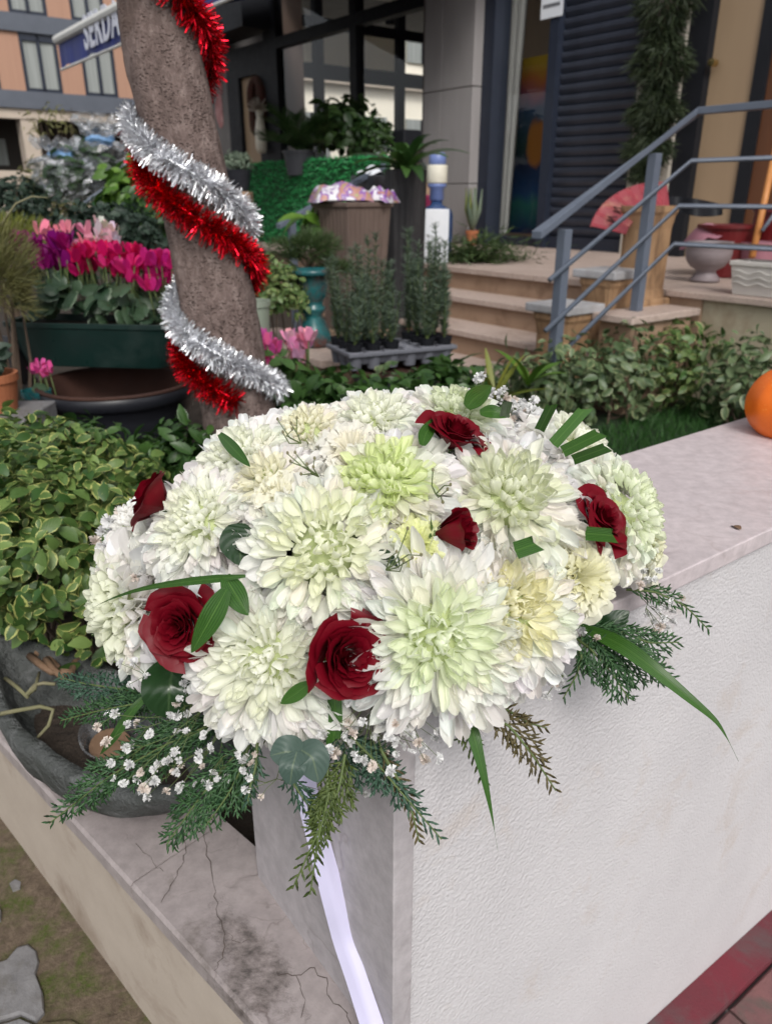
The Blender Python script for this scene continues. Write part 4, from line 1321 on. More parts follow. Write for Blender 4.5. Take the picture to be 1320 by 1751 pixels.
for q, (c, rd) in enumerate(hedge_spots):
    shrub('hedge_shrub', hedge_lab[q], 'shrub', c, rd, 520, 0.056, M['hedge_leaf2'] if q in (0, 1, 5) else M['hedge_leaf'], aspect=0.55, group='variegated hedge shrubs below the steps', seed=30 + q, sep=22, twigs=9, fill=0.6, top=-0.8, jit=0.7)

# near shrubs on the left, just behind the low wall
shrub('variegated_shrub', 'large yellow edged variegated shrub just behind the stone trough', 'shrub', at_t(72, 945, 1.6), (0.30, 0.24, 0.25), 2800, 0.035, M['var_leaf'], LEAF_OVAL, 0.62, 'variegated shrubs along the low wall', seed=1, sep=290, twigs=14, top=-0.7, fill=0.55)
shrub('variegated_shrub', 'variegated shrub beyond the large one, reaching up to the dark shrubs', 'shrub', at_t(60, 850, 1.95), (0.42, 0.26, 0.24), 2400, 0.035, M['var_leaf'], LEAF_OVAL, 0.62, 'variegated shrubs along the low wall', seed=2, sep=200, twigs=10, top=-0.7, fill=0.55)
shrub('variegated_shrub', 'small variegated shrub half hidden behind the white flowers', 'shrub', at_t(215, 930, 1.6), (0.13, 0.13, 0.17), 700, 0.034, M['var_leaf'], LEAF_OVAL, 0.62, 'variegated shrubs along the low wall', seed=3, sep=40, twigs=8, top=-0.8, fill=0.5)
for q, (u, v, t, rx, lab) in enumerate(((30, 815, 2.4, 0.2, 'dark green shrub below the terracotta pot'), (135, 832, 2.25, 0.22, 'dark green shrub in front of the black bowl'),
                                        (245, 860, 2.2, 0.22, 'dark green shrub between the black bowl and the tree'), (335, 825, 2.15, 0.16, 'dark green shrub at the foot of the tree'))):
    shrub('dark_shrub', lab, 'shrub', at_t(u, v, t), (rx, 0.2, 0.19), 950, 0.05, M['dark_leaf'], LEAF_OVAL, 0.5, 'dark green shrubs before the planters', seed=10 + q, sep=60, twigs=8, top=-0.8, fill=0.55, jit=0.7)
for q, (u, v, t, rx, lab) in enumerate(((470, 690, 2.7, 0.2, 'low dark leafy plant under the pink striped cyclamen'), (560, 700, 2.75, 0.2, 'low dark leafy plant before the black bowl'), (660, 722, 2.6, 0.2, 'low leafy plant behind the tallest white flower'), (745, 688, 2.8, 0.16, 'low leafy plant by the seed tray corner'))):
    shrub('ground_plant', lab, 'shrub', at_t(u, v, t), (rx, 0.18, 0.15), 480, 0.058, M['dark_leaf'], LEAF_OVAL, 0.6, 'low dark plants behind the flowers', seed=20 + q, sep=40, twigs=6, top=-0.8, fill=0.55, jit=0.7)

# bare twig arching at the left edge
b = MB().tube([at_t(-30, 420, 2.6), at_t(5, 380, 2.6), at_t(28, 348, 2.6), at_t(55, 336, 2.6), at_t(82, 338, 2.6)], [0.005, 0.004, 0.0035, 0.003, 0.002], 6)
tag(b.build('bare_twig', M['root_pale'], smooth=True), 'thin pale bare twig arching above the tan conifer', 'twig')

# ---------------------------------------------------------------- cyclamen trough on black bowl
tc = at_t(178, 600, 2.95)


def trough(t, c, ax, length, width, h, z0, mat, name='trough_body', rim=0.02, taper=0.84):
    ax = unit(ax)
    ay = np.cross((0, 0, 1.0), ax)
    b = MB()
    lv = [(taper, z0), (1.0, z0 + h - rim), (1.04, z0 + h - rim + 0.001), (1.04, z0 + h), (0.96, z0 + h), (0.93, z0 + h - 0.05)]
    vs = []
    N_ = 28
    for s, z in lv:
        for j in range(N_):
            a = 2 * math.pi * j / N_
            ca, sa = math.cos(a), math.sin(a)
            e = 0.28
            px = math.copysign(abs(ca) ** e, ca) * length / 2 * s
            py = math.copysign(abs(sa) ** e, sa) * width / 2 * s
            p = np.array((c[0], c[1], z)) + ax * px + ay * py
            vs.append(p)
    k = len(lv)
    b.add(vs, [(i * N_ + j, i * N_ + (j + 1) % N_, (i + 1) * N_ + (j + 1) % N_, (i + 1) * N_ + j) for i in range(k - 1) for j in range(N_)] + [tuple(range(N_ - 1, -1, -1)), tuple((k - 1) * N_ + j for j in range(N_))])
    return b.build(name, mat, t, smooth=False, bevel=0.002)


zb_ = 0.90
tr = thing('trough', 'long dark green plastic trough of cyclamens standing on the black clay bowl', 'planter', (tc[0], tc[1], zb_))
trough(tr, tc, (1.0, -0.12, 0), 0.66, 0.24, 0.165, zb_, M['green_trough'])
b = MB()
axv, ayv = unit((1.0, -0.12, 0)), unit((0.12, 1.0, 0))
for q in np.linspace(-0.3, 0.3, 19):
    c = np.array((tc[0], tc[1], zb_ + 0.085)) + axv * q - ayv * 0.112
b.add([np.array((tc[0], tc[1], zb_ + 0.14)) + axv * (0.31 * sx_) + ayv * (0.11 * sy_) for sx_, sy_ in ((-1, -1), (1, -1), (1, 1), (-1, 1))], [(0, 1, 2, 3)])
b.build('potting_soil', M['soil'], tr)
bc = at_t(205, 690, 2.9)
bw = thing('clay_bowl', 'wide black clay bowl with reddish inside under the green trough', 'bowl', (bc[0], bc[1], 0.55))
MB().lathe([(0.17, 0.55), (0.22, 0.60), (0.265, 0.74), (0.272, 0.80), (0.285, 0.805), (0.285, 0.845), (0.272, 0.855)], 48, (bc[0], bc[1], 0), cap=False).build('bowl_wall', M['black_clay'], bw, smooth=True)
MB().lathe([(0.271, 0.8545), (0.258, 0.85), (0.25, 0.75), (0.12, 0.64), (0.0, 0.63)], 48, (bc[0], bc[1], 0), cap=False).build('bowl_inside', M['clay_in'], bw, smooth=True)
MB().tube([(bc[0] + 0.279 * math.cos(a), bc[1] + 0.279 * math.sin(a), 0.853) for a in np.linspace(0, 6.2832, 49)], 0.008, 6, False).build('bowl_rim', M['clay_in'], bw, smooth=True)
st_ = thing('brick_stand', 'stack of concrete blocks carrying the black clay bowl', 'stand', (bc[0], bc[1], 0.4))
for q in range(2):
    MB().box((bc[0] - 0.09 + 0.18 * q, bc[1], 0.475), (0.17, 0.36, 0.145)).build('block', M['paver_grey'], st_, bevel=0.006)

# cyclamen plants
CY_P = sheet(3, 5, lambda u, v: ((u - .5) * (0.18 + 0.66 * np.sin(np.pi * np.clip(v * 0.80 + 0.05, 0, 1))), v, 0.3 * (u - .5) ** 2 * 4 * (1 - v) * 0.5 + 0.1 * np.sin(u * 7 + v * 5) * v))
cy_me = np_mesh('petal', CY_P[0], CY_P[1], CY_P[2], M['cycla'])


def cyc_flower(parent, p, size, colr, r):
    inv = world_of(parent).inverted()
    b = MB()
    root = p + np.array((r.normal(0, 0.01), r.normal(0, 0.01), -0.14))
    b.tube([root, (root + p) / 2 + r.normal(0, 0.008, 3), p], 0.0022, 5)
    hd = bpy.data.objects.new('flower', b.mesh('flower', M['stem'], True))
    hd.data.transform(inv)
    link(hd, parent)
    tilt = r.normal(0, 0.25, 2)
    up = unit((tilt[0], tilt[1], 1))
    a0 = r.uniform(0, 6.28)
    F = frame_z(up)
    for q in range(5):
        a = a0 + q * 1.2566 + r.normal(0, 0.2)
        rad = F @ np.array((math.cos(a), math.sin(a), 0))
        d = unit(up * r.uniform(0.75, 1.2) + rad * r.uniform(0.35, 0.8))
        f = frame(d, rad)
        w = r.uniform(0.85, 1.15)
        cc = tuple(min(1.0, x * r.uniform(0.8, 1.2)) for x in colr)
        put('petal', cy_me, hd, inv @ mat4(f, p + rad * 0.006, (size * 0.62 * w, size * w, size * 0.6)), cc)


def cyclamen(label, c, spread, n, colr, size, seed, leaves, leafsize, group='cyclamens in pots', zspread=0.05, leaf_drop=0.07):
    r = np.random.default_rng(seed)
    t = thing('cyclamen', label, 'flowering plant', (c[0], c[1], c[2] - 0.18), group=group)
    for q in range(n):
        p = np.array((c[0] + r.uniform(-1, 1) * spread[0], c[1] + r.uniform(-1, 1) * spread[1], c[2] + r.uniform(-1, 1) * zspread))
        cyc_flower(t, p, size * r.uniform(0.8, 1.15), colr, r)
    if leaves:
        P = np.column_stack((c[0] + r.uniform(-1.25, 1.25, leaves) * spread[0], c[1] - 0.02 + r.uniform(-2.1, 1.0, leaves) * spread[1], c[2] - leaf_drop - 0.015 + r.uniform(-0.09, 0.035, leaves)))
        d = np.column_stack((r.normal(0, 0.6, leaves), r.normal(-0.35, 0.4, leaves), r.uniform(0.5, 1, leaves)))
        ax = np.column_stack((r.normal(0, 1, leaves), r.normal(-0.7, 0.6, leaves), r.normal(-0.5, 0.3, leaves)))
        ax -= d * (np.sum(ax * d, 1) / np.sum(d * d, 1))[:, None]
        ln = leafsize * r.uniform(0.7, 1.15, leaves)
        sep_leaves(t, LEAF_ROUND, 'cycl_leaf', M['cycl_leaf'], frames_many(ax, d), P, np.column_stack((ln, ln, ln)))
    return t


MAG, PNK, CRI, HOT, WHI = (0.27, 0.005, 0.15), (0.80, 0.28, 0.40), (0.62, 0.008, 0.115), (0.70, 0.022, 0.22), (0.80, 0.60, 0.64)
tz = float(at_t(178, 470, 2.95)[2])


def cyp(u, v, dt=0.0):
    return at_t(u, v, 2.93 + dt)


cyclamen('deep magenta cyclamen at the end of the green trough', cyp(85, 440), (0.10, 0.06), 24, MAG, 0.06, 1, 34, 0.075)
cyclamen('pale pink cyclamen at the back of the green trough', cyp(122, 418, 0.16), (0.11, 0.04), 14, PNK, 0.052, 2, 6, 0.08)
cyclamen('whitish pink cyclamen rising behind the crimson one in the trough', cyp(186, 415, 0.16), (0.04, 0.03), 8, WHI, 0.055, 3, 4, 0.08)
cyclamen('crimson pink cyclamen in the middle of the green trough', cyp(182, 455), (0.115, 0.06), 34, CRI, 0.056, 4, 40, 0.08)
cyclamen('hot pink cyclamen in the green trough beside the tree trunk', cyp(262, 472), (0.09, 0.06), 30, HOT, 0.055, 5, 36, 0.078)
for q, (u, v) in enumerate(((60, 520), (110, 540), (165, 535), (195, 560), (235, 530), (285, 525), (30, 515), (130, 515), (215, 520))):
    pass
p1 = at_t(520, 600, 2.85)
cyclamen('pink and white striped cyclamen under the teal urn', p1, (0.05, 0.04), 13, (0.82, 0.36, 0.52), 0.05, 7, 12, 0.06, leaf_drop=0.09)
p2 = at_t(455, 603, 2.7)
cyclamen('bright pink cyclamen showing past the tree trunk', p2, (0.035, 0.03), 9, (0.75, 0.11, 0.36), 0.05, 8, 8, 0.06, leaf_drop=0.09)
p3 = at_t(72, 640, 2.75)
cyclamen('small pink cyclamen in a teal pot by the terracotta pot', p3, (0.045, 0.02), 5, (0.72, 0.10, 0.33), 0.035, 9, 8, 0.05, zspread=0.02, leaf_drop=0.06)


def round_pot(name, label, cat, c, r0, r1, h, mat, soil=True, rim=0.012, n=32, group=None):
    t = thing(name, label, cat, c, group=group)
    x, y, z = c
    MB().lathe([(r0, z), (r1 * 0.985, z + h - rim * 2), (r1 * 1.05, z + h - rim * 2), (r1 * 1.05, z + h), (r1 * 0.93, z + h), (r1 * 0.9, z + h - 0.03)], n, (x, y, 0)).build('pot_wall', mat, t, smooth=False)
    if soil:
        MB().lathe([(r1 * 0.92, z + h - 0.025), (0.0, z + h - 0.018)], n, (x, y, 0)).build('potting_soil', M['soil'], t, smooth=True)
    return t


round_pot('flower_pot', 'small teal pot with the pink cyclamen by the black bowl', 'pot', at_t(66, 690, 2.75) , 0.04, 0.05, 0.05, M['teal'])
pp = at_t(-8, 700, 2.5)
round_pot('flower_pot', 'terracotta pot cut by the edge, beside the black bowl', 'pot', pp, 0.07, 0.085, 0.12, M['terracotta'])
shrub('potted_plant', 'dark plant in the terracotta pot', 'plant', pp + np.array((0, 0, 0.16)), (0.06, 0.06, 0.06), 60, 0.045, M['box_leaf'], seed=41, twigs=4, ground=pp[2] + 0.1)
MB_ = thing('concrete_block', 'grey concrete block under the terracotta pot', 'block', (pp[0], pp[1], 0.4))
MB().box((pp[0], pp[1], (0.4 + pp[2]) / 2), (0.3, 0.25, pp[2] - 0.402)).build('block_body', M['paver_grey'], MB_, bevel=0.006)
b = at_t(20, 612, 3.0)
t_ = thing('grey_trough', 'dark grey plastic trough beside the green one', 'planter', (b[0] - 0.1, b[1], b[2] - 0.08))
trough(t_, b + np.array((-0.12, 0, 0)), (1, -0.1, 0), 0.42, 0.2, 0.16, b[2] - 0.09, M['grey_pot'])
MB_ = thing('concrete_block', 'concrete block under the dark grey trough', 'block', (b[0] - .12, b[1], 0.4))
MB().box((b[0] - 0.12, b[1], (0.4 + b[2] - 0.092) / 2), (0.34, 0.18, b[2] - 0.092 - 0.402)).build('block_body', M['paver_grey'], MB_, bevel=0.006)

# tan-green conifer at the left edge
def needles(name, label, cat, c, radii, n, ln, wd, mat, seed, up=0.8, ground=0.4, group=None, top=-0.6, fill=0.6, twigs=8, tip=None):
    r = np.random.default_rng(seed)
    t = thing(name, label, cat, (c[0], c[1], ground), group=group)
    P, d = shell_points(n, radii, fill, top, 6, seed)
    P = P + np.asarray(c)
    dd = d + r.normal(0, 0.35, d.shape) + np.array((0, 0, up))
    L_ = ln * r.uniform(0.6, 1.2, n if len(P) == n else len(P))
    V, Q, U = stamp(NEEDLE, frames_many(dd, r.normal(0, 1, d.shape)), P, np.column_stack((np.full(len(P), wd), L_, L_)))
    me = np_mesh('needles', V, Q, U, mat)
    me.transform(t.matrix_basis.inverted())
    tag(put('foliage', me, t), kind='stuff')
    b = MB()
    for q in range(twigs):
        e = P[int(r.integers(0, len(P)))]
        s = np.array((c[0], c[1], ground))
        b.tube([s, (s + e) / 2 + r.normal(0, 0.02, 3), e], [0.008, 0.006, 0.002], 5, False)
    if twigs:
        b.build('stem', M['twig'], t)
    return t


needles('conifer', 'tan green feathery conifer at the edge beside the cyclamens', 'shrub', at_t(-8, 480, 2.6), (0.13, 0.14, 0.19), 4200, 0.05, 0.003, M['conifer'], 61, 0.25, 0.6)
needles('conifer', 'yellow green low conifer behind the cyclamen trough', 'shrub', at_t(10, 415, 3.6), (0.24, 0.2, 0.12), 2500, 0.05, 0.005, M['lime_leaf'], 62, 0.3, 0.9)
shrub('clipped_bush', 'round dark blue green bush behind the cyclamens', 'shrub', at_t(180, 420, 3.9), (0.36, 0.3, 0.24), 2600, 0.038, M['box_leaf'], LEAF_OVAL, 0.65, None, seed=63, twigs=8, top=-0.5, ground=0.9)
shrub('clipped_bush', 'dark round bush by the edge behind the tan conifer', 'shrub', at_t(15, 352, 5.0), (0.28, 0.25, 0.2), 1500, 0.04, M['box_leaf'], LEAF_OVAL, 0.65, None, seed=64, twigs=6, ground=1.0)
shrub('bushy_plant', 'loose bush behind the wrapped plants', 'shrub', at_t(95, 345, 6.0), (0.35, 0.3, 0.3), 900, 0.06, M['conifer'], LEAF_LONG, 0.35, None, seed=65, twigs=12, ground=0.9)
shrub('bushy_plant', 'bright green leafy plant just past the wrapped plants', 'plant', at_t(240, 345, 5.0), (0.28, 0.25, 0.26), 500, 0.10, M['bright'], LEAF_OVAL, 0.6, None, seed=66, twigs=10, ground=0.9)
shrub('bushy_plant', 'dark leafy plant below the tinsel beside the green crate', 'plant', at_t(265, 385, 4.2), (0.2, 0.2, 0.2), 380, 0.07, M['dark_leaf'], LEAF_OVAL, 0.6, None, seed=67, twigs=8, ground=0.7)
shrub('bushy_plant', 'orange flowering plant close to the red tinsel', 'plant', at_t(222, 308, 6.0), (0.15, 0.12, 0.08), 140, 0.07, leaf_mat('orange_petal', (0.40, 0.06, 0.01), (0.5, 0.16, 0.02)), LEAF_OVAL, 0.7, None, seed=68, twigs=5, ground=1.2)
shrub('sapling', 'thin bare sapling before the apartment block', 'tree', at_t(92, 215, 8), (0.3, 0.3, 0.22), 120, 0.06, M['conifer'], LEAF_LONG, 0.3, None, seed=69, twigs=9, ground=1.2)
shrub('yellow_green_shrub', 'yellow green shrub below the plastic turf screen', 'shrub', at_t(472, 505, 3.9), (0.2, 0.2, 0.2), 1500, 0.036, M['hedge_leaf2'], LEAF_OVAL, 0.6, None, seed=70, twigs=8, ground=0.4)
shrub('bushy_plant', 'large broad leaf plant before the brown planter', 'plant', at_t(540, 395, 4.9), (0.09, 0.08, 0.16), 26, 0.17, M['bright'], LEAF_OVAL, 0.55, None, seed=71, twigs=5, ground=0.9)
shrub('clipped_bush', 'dark low shrubs in a row beyond the green trough', 'shrub', at_t(330, 470, 4.5), (0.4, 0.3, 0.3), 900, 0.05, M['dark_leaf'], LEAF_OVAL, 0.6, None, seed=72, twigs=8, ground=0.4)

# a backing hedge and terrace so that far plants stand on something
ter = MB().gbox(3.2, 30, -6, 4.02, 0.3, 0.62)
# plants wrapped in clear plastic
for q, (u, v0, v1, t, w, lab) in enumerate(((122, 345, 240, 5.2, 0.17, 'smaller plant wrapped in clear plastic with blue tie'), (168, 350, 205, 5.4, 0.20, 'taller plant wrapped in clear plastic with torn top'))):
    p0, p1 = at_t(u, v0, t), at_t(u, v1, t)
    H = p1[2] - p0[2]
    wp = thing('wrapped_plant', lab, 'plant', p0, group='plants wrapped in plastic')
    r = np.random.default_rng(80 + q)
    NR, NC = 18, 26
    vs = []
    for i in range(NR + 1):
        f = i / NR
        base = w * (0.65 + 0.55 * math.sin(min(1.0, f * 1.5) * 2.2)) if f < 0.75 else w * (0.42 + 1.9 * (f - 0.75))
        if abs(f - 0.74) < 0.05:
            base = w * 0.35
        for j in range(NC):
            a = 2 * math.pi * j / NC
            rad = base * (1 + 0.14 * math.sin(5 * a + 2 * f) + 0.10 * r.normal())
            vs.append(p0 + np.array((rad * math.cos(a) + 0.10 * f * (1 if q else -0.3), rad * math.sin(a), H * f * (1 + 0.05 * r.normal() * f))))
    bb = MB().add(vs, [(i * NC + j, i * NC + (j + 1) % NC, (i + 1) * NC + (j + 1) % NC, (i + 1) * NC + j) for i in range(NR) for j in range(NC)])
    bb.build('plastic_wrap', M['wrap'], wp)
    tie = p0 + np.array((0.10 * 0.74 * (1 if q else -0.3), 0, H * 0.745))
    MB().tube([tie + np.array((math.cos(a) * w * 0.40, math.sin(a) * w * 0.40, 0.01 * math.sin(3 * a))) for a in np.linspace(0, 6.283, 15)], 0.022, 6, False).build('blue_tie', plain('blue_tape', (0.16, 0.30, 0.52), None, 5, 0.5, 0), wp)
    P, d = shell_points(260, (w * 0.72, w * 0.72, H * 0.36), 0.7, -0.9, 4, 90 + q)
    P = P + p0 + np.array((0, 0, H * 0.4))
    fr = leaf_frames(d, r)
    ln = 0.10 * r.uniform(0.6, 1.2, len(P))
    V, Q, U = stamp(LEAF_OVAL, fr, P, np.column_stack((ln * 0.5, ln, ln)))
    me = np_mesh('foliage', V, Q, U, M['dark_leaf'])
    me.transform(wp.matrix_basis.inverted())
    tag(put('foliage', me, wp), kind='stuff')
cr = thing('green_screen', 'small slanting dark green screen beside the wrapped plants', 'screen', at_t(180, 345, 5.0))
q0, q1, q2, q3 = at_t(158, 345, 5.0), at_t(212, 300, 5.0), at_t(212, 352, 5.0), at_t(160, 356, 5.0)
dn = np.array((0.0, 0.03, 0.0))
b = MB().add([q0, q1, q2, q3, q0 + dn, q1 + dn, q2 + dn, q3 + dn], [(0, 3, 2, 1), (4, 5, 6, 7), (0, 1, 5, 4), (1, 2, 6, 5), (2, 3, 7, 6), (3, 0, 4, 7)])
b.build('screen_face', plain('green_netting', (0.012, 0.06, 0.02), None, 20, 0.8, 0.3), cr)
MB().tube([at_t(145, 347, 4.98), at_t(214, 298, 4.98)], 0.012, 6).build('top_rail', M['rail'], cr)

# ---------------------------------------------------------------- rails
AR = 2.55


def rail(name, label, pts_top, lowers, posts, loc):
    t = thing(name, label, 'railing', loc, group='grey metal railings of the steps')
    return t


rt = thing('railing', 'grey metal railing with three thin lower bars along the steps and the terrace edge', 'railing', W(AR, 3.0, 0.5))


def bar(t, name, pts, w, h, mat=M['rail'], side=None):
    """rectangular bar through points"""
    b = MB()
    pts = [np.asarray(p, float) for p in pts]
    vs = []
    k = len(pts)
    for i, p in enumerate(pts):
        d = unit(pts[min(i + 1, k - 1)] - pts[max(i - 1, 0)])
        up = np.array((0, 0, 1.0))
        s = unit(np.cross(d, up))
        n = np.cross(s, d)
        for a, c in ((-1, -1), (1, -1), (1, 1), (-1, 1)):
            vs.append(p + s * a * w / 2 + (n if abs(d[2]) < 0.01 else np.array((0, 0, 1.0))) * c * h / 2)
    b.add(vs, [(4 * i + q, 4 * i + (q + 1) % 4, 4 * i + 4 + (q + 1) % 4, 4 * i + 4 + q) for i in range(k - 1) for q in range(4)] + [(3, 2, 1, 0), tuple(4 * (k - 1) + q for q in range(4))])
    return b.build(name, mat, t, bevel=0.003)


T0, T1 = at_A(917, 402, AR), at_A(1195, 190, AR)
BT = float(T1.dot(EB))
T2 = W(-1.5, BT, float(T1[2]))
bar(rt, 'handrail', [T0, T1, T2], 0.062, 0.034)
for k, ((u0, v0), (u1, v1)) in enumerate((((939, 479), (1182, 275)), ((932, 566), (1161, 352)), ((974, 590), (1153, 417)))):
    q0, q1 = at_A(u0, v0, AR - 0.035), at_A(u1, v1, AR - 0.035)
    rad = 0.0125
    MB().tube([q0, q1, np.array(W(-1.5, float(q1.dot(EB)), q1[2]))], rad, 8).build('lower_bar', M['rail'], rt, smooth=True)
for (u, v, zb0) in ((966, 392, 0.42), (1120, 262, 0.925)):
    p = at_A(u, v, AR)
    MB().box((p[0], p[1], (p[2] + zb0) / 2), (0.05, 0.05, p[2] - zb0), np.column_stack((EA, EB, (0, 0, 1)))).build('post', M['rail'], rt, bevel=0.003)
for a in (1.52, 0.2, -1.2):
    MB().box(W(a, BT, (T1[2] + ZL) / 2 - 0.008), (0.075, 0.05, T1[2] - ZL - 0.03), np.column_stack((EA, EB, (0, 0, 1)))).build('post', M['rail'], rt, bevel=0.003)

AL = 4.95
rl = thing('railing', 'short grey handrail on the far side of the steps before the plastic turf', 'railing', W(AL, 2.7, 0.5))
q0, q1 = at_A(476, 387, AL), at_A(656, 284, AL)
bar(rl, 'handrail', [q0, q1], 0.06, 0.034)
for f in (0.12, 0.95):
    p = q0 + (q1 - q0) * f
    MB().box((p[0], p[1], (p[2] + 0.45) / 2), (0.045, 0.045, p[2] - 0.47), np.column_stack((EA, EB, (0, 0, 1)))).build('post', M['rail'], rl)

# ---------------------------------------------------------------- plastic turf screen and plants on it
BT_ = 4.5
ta0, ta1 = float(at_B(650, 300, BT_).dot(EA)), float(at_B(405, 300, BT_).dot(EA))
tzt = float(at_B(520, 276, BT_)[2])
ts = thing('turf_screen', 'terrace parapet clad in bright green plastic turf beside the steps', 'screen', W((ta0 + ta1) / 2, BT_, 0.7))
MB().gbox(ta0, ta1, BT_, BT_ + 0.12, 0.5, tzt).build('backing', M['turf_base'], ts)
n = 9000
A_ = rng.uniform(ta0, ta1, n)
Z_ = rng.uniform(0.7, tzt + 0.01, n)
loc = EA[None] * A_[:, None] + EB[None] * (BT_ - 0.002)
loc[:, 2] = Z_
topm = rng.random(n) < 0.08
loc[topm] += EB * rng.uniform(0, 0.12, topm.sum())[:, None]
loc[topm, 2] = tzt
d = -EB[None] + rng.normal(0, 0.7, (n, 3))
d[topm, 2] += 1.2
ln = rng.uniform(.02, .045, n)
V, Q, U = stamp(NEEDLE, frames_many(d, rng.normal(0, 1, (n, 3))), loc, np.column_stack((np.full(n, 0.011), ln, ln)))
me = np_mesh('turf_blades', V, Q, U, M['turf'])
me.transform(ts.matrix_basis.inverted())
tag(put('turf_blades', me, ts), kind='stuff')
MB().gbox(ta0, ta1 + 0.9, BT_ + 0.122, BT_ + 0.6, 0.99, tzt - 0.13).build('plinth', M['riser'], ts)


def palm(name, label, c, n, ln, wd, seed, arch=0.6, leaflets=0, group=None, mat=None, potr=0.0, poth=0.0, potmat=None):
    r = np.random.default_rng(seed)
    t = thing(name, label, 'potted plant', (c[0], c[1], c[2] - poth), group=group)
    if potr:
        MB().lathe([(potr * 0.75, c[2] - poth), (potr, c[2] - 0.02), (potr * 1.06, c[2] - 0.018), (potr * 1.06, c[2]), (potr * 0.9, c[2] - 0.001), (0, c[2] - 0.02)], 24, (c[0], c[1], 0)).build('pot', potmat, t)
    mat = mat or M['palm']
    inv = world_of(t).inverted()
    for q in range(n):
        a = 2.4 * q + r.normal(0, 0.2)
        el = r.uniform(0.35, 1.25)
        L_ = ln * r.uniform(0.75, 1.1)
        d = np.array((math.cos(a) * math.cos(el), math.sin(a) * math.cos(el), math.sin(el)))
        pts = [np.asarray(c) + d * L_ * s + np.array((math.cos(a) * 0.25, math.sin(a) * 0.25, -1.0)) * arch * L_ * s * s * 0.6 for s in np.linspace(0, 1, 8)]
        if leaflets:
            b = MB().tube(pts, [0.006 * (1 - 0.8 * s) + 0.001 for s in np.linspace(0, 1, 8)], 4, False)
            P, D = [], []
            for s in np.linspace(0.15, 0.98, leaflets):
                i = min(6, int(s * 7))
                f = s * 7 - i
                p = pts[i] * (1 - f) + pts[i + 1] * f
                tg = unit(pts[i + 1] - pts[i])
                sd = unit(np.cross(tg, (0, 0, 1.0)))
                for sg in (-1, 1):
                    P.append(p)
                    D.append(unit(sd * sg + tg * 0.7 + np.array((0, 0, 0.25))) * (1 - 0.6 * abs(s - 0.4)))
            P, D = np.array(P), np.array(D)
            lnn = np.linalg.norm(D, axis=1) * L_ * 0.42
            V, Q, U = stamp(NEEDLE, frames_many(D, np.tile((0, 0, 1.0), (len(D), 1)) + r.normal(0, .2, D.shape)), P, np.column_stack((np.full(len(P), wd), lnn, lnn)))
            me = np_mesh('frond', V, Q, U, mat)
            o = put('frond', me, t)
            me.transform(inv)
            b.build('midrib', mat, o)
        else:
            b = MB()
            up = np.array((0, 0, 1.0))
            vs, uv = [], []
            for i, p in enumerate(pts):
                s = i / 7
                tg = unit(pts[min(i + 1, 7)] - pts[max(i - 1, 0)])
                sd = unit(np.cross(tg, up))
                w = wd * math.sin(math.pi * min(0.97, 0.12 + 0.86 * s)) ** 0.8
                nrm = np.cross(sd, tg)
                for k, x in enumerate((-0.5, 0, 0.5)):
                    vs.append(p + sd * w * x + nrm * abs(x) * w * 0.35)
                    uv.append((k / 2, s))
            b.add(vs, [(3 * i + k, 3 * i + k + 1, 3 * i + k + 4, 3 * i + k + 3) for i in range(7) for k in range(2)], uv)
            b.build('leaf', mat, t, smooth=True)
    return t


zt_top = tzt - 0.13
p = at_t(512, 258, 7.9)
palm('potted_palm', 'feathery sago palm in a black pot on the turf clad parapet', p, 20, 0.52, 0.016, 1, 0.5, 22, 'potted plants on the parapet', potr=0.17, poth=p[2] - zt_top if p[2] - zt_top > 0.1 else 0.2, potmat=M['grey_pot'])
for q, (u, v, t, rx, rz, lf, lab) in enumerate(((585, 225, 8.0, 0.36, 0.36, 0.13, 'broad leaved dark shrub standing beside the sago palm'), (640, 240, 7.7, 0.24, 0.24, 0.07, 'small leaved dark shrub nearest the pilaster on the parapet'))):
    c = at_t(u, v, t)
    s_ = shrub('potted_shrub', lab, 'potted plant', c, (rx, 0.3, rz), 420 if q == 0 else 600, lf, M['palm'], LEAF_OVAL, 0.55, 'potted plants on the parapet', seed=75 + q, twigs=8, ground=c[2] - rz - 0.1, fill=0.6)
    MB().lathe([(0.13, c[2] - rz - 0.15), (0.17, c[2] - rz + 0.1), (0.15, c[2] - rz + 0.1), (0.0, c[2] - rz + 0.06)], 20, (c[0], c[1], 0)).build('pot', M['grey_pot'], s_)
c = at_t(408, 300, 7.2)
t_ = shrub('sage_plant', 'grey green sage in a black pot before the shop door', 'potted plant', at_t(405, 278, 7.2), (0.15, 0.15, 0.09), 420, 0.055, M['sage'], LEAF_OVAL, 0.4, None, seed=79, twigs=5, ground=c[2] - 0.14)
MB().lathe([(0.09, c[2] - 0.14), (0.13, c[2] + 0.05), (0.12, c[2] + 0.05), (0, c[2] + 0.03)], 20, (c[0], c[1], 0)).build('pot', M['black_clay'], t_)
MBs = thing('pot_stand', 'narrow tan block under the sage pot', 'stand', (c[0], c[1], ZL))
MB().box((c[0], c[1], (c[2] - 0.142 + 0.4) / 2), (0.22, 0.22, c[2] - 0.142 - 0.4)).build('stand_body', M['riser'], MBs, bevel=0.01)
c = at_t(694, 236, 7.6)
bx = thing('black_pot', 'black square pot behind the tall black planter', 'pot', c)
MB().box(c + np.array((0, 0, -0.1)), (0.22, 0.22, 0.34), np.column_stack((EA, EB, (0, 0, 1)))).build('pot_wall', M['frame'], bx, bevel=0.015)

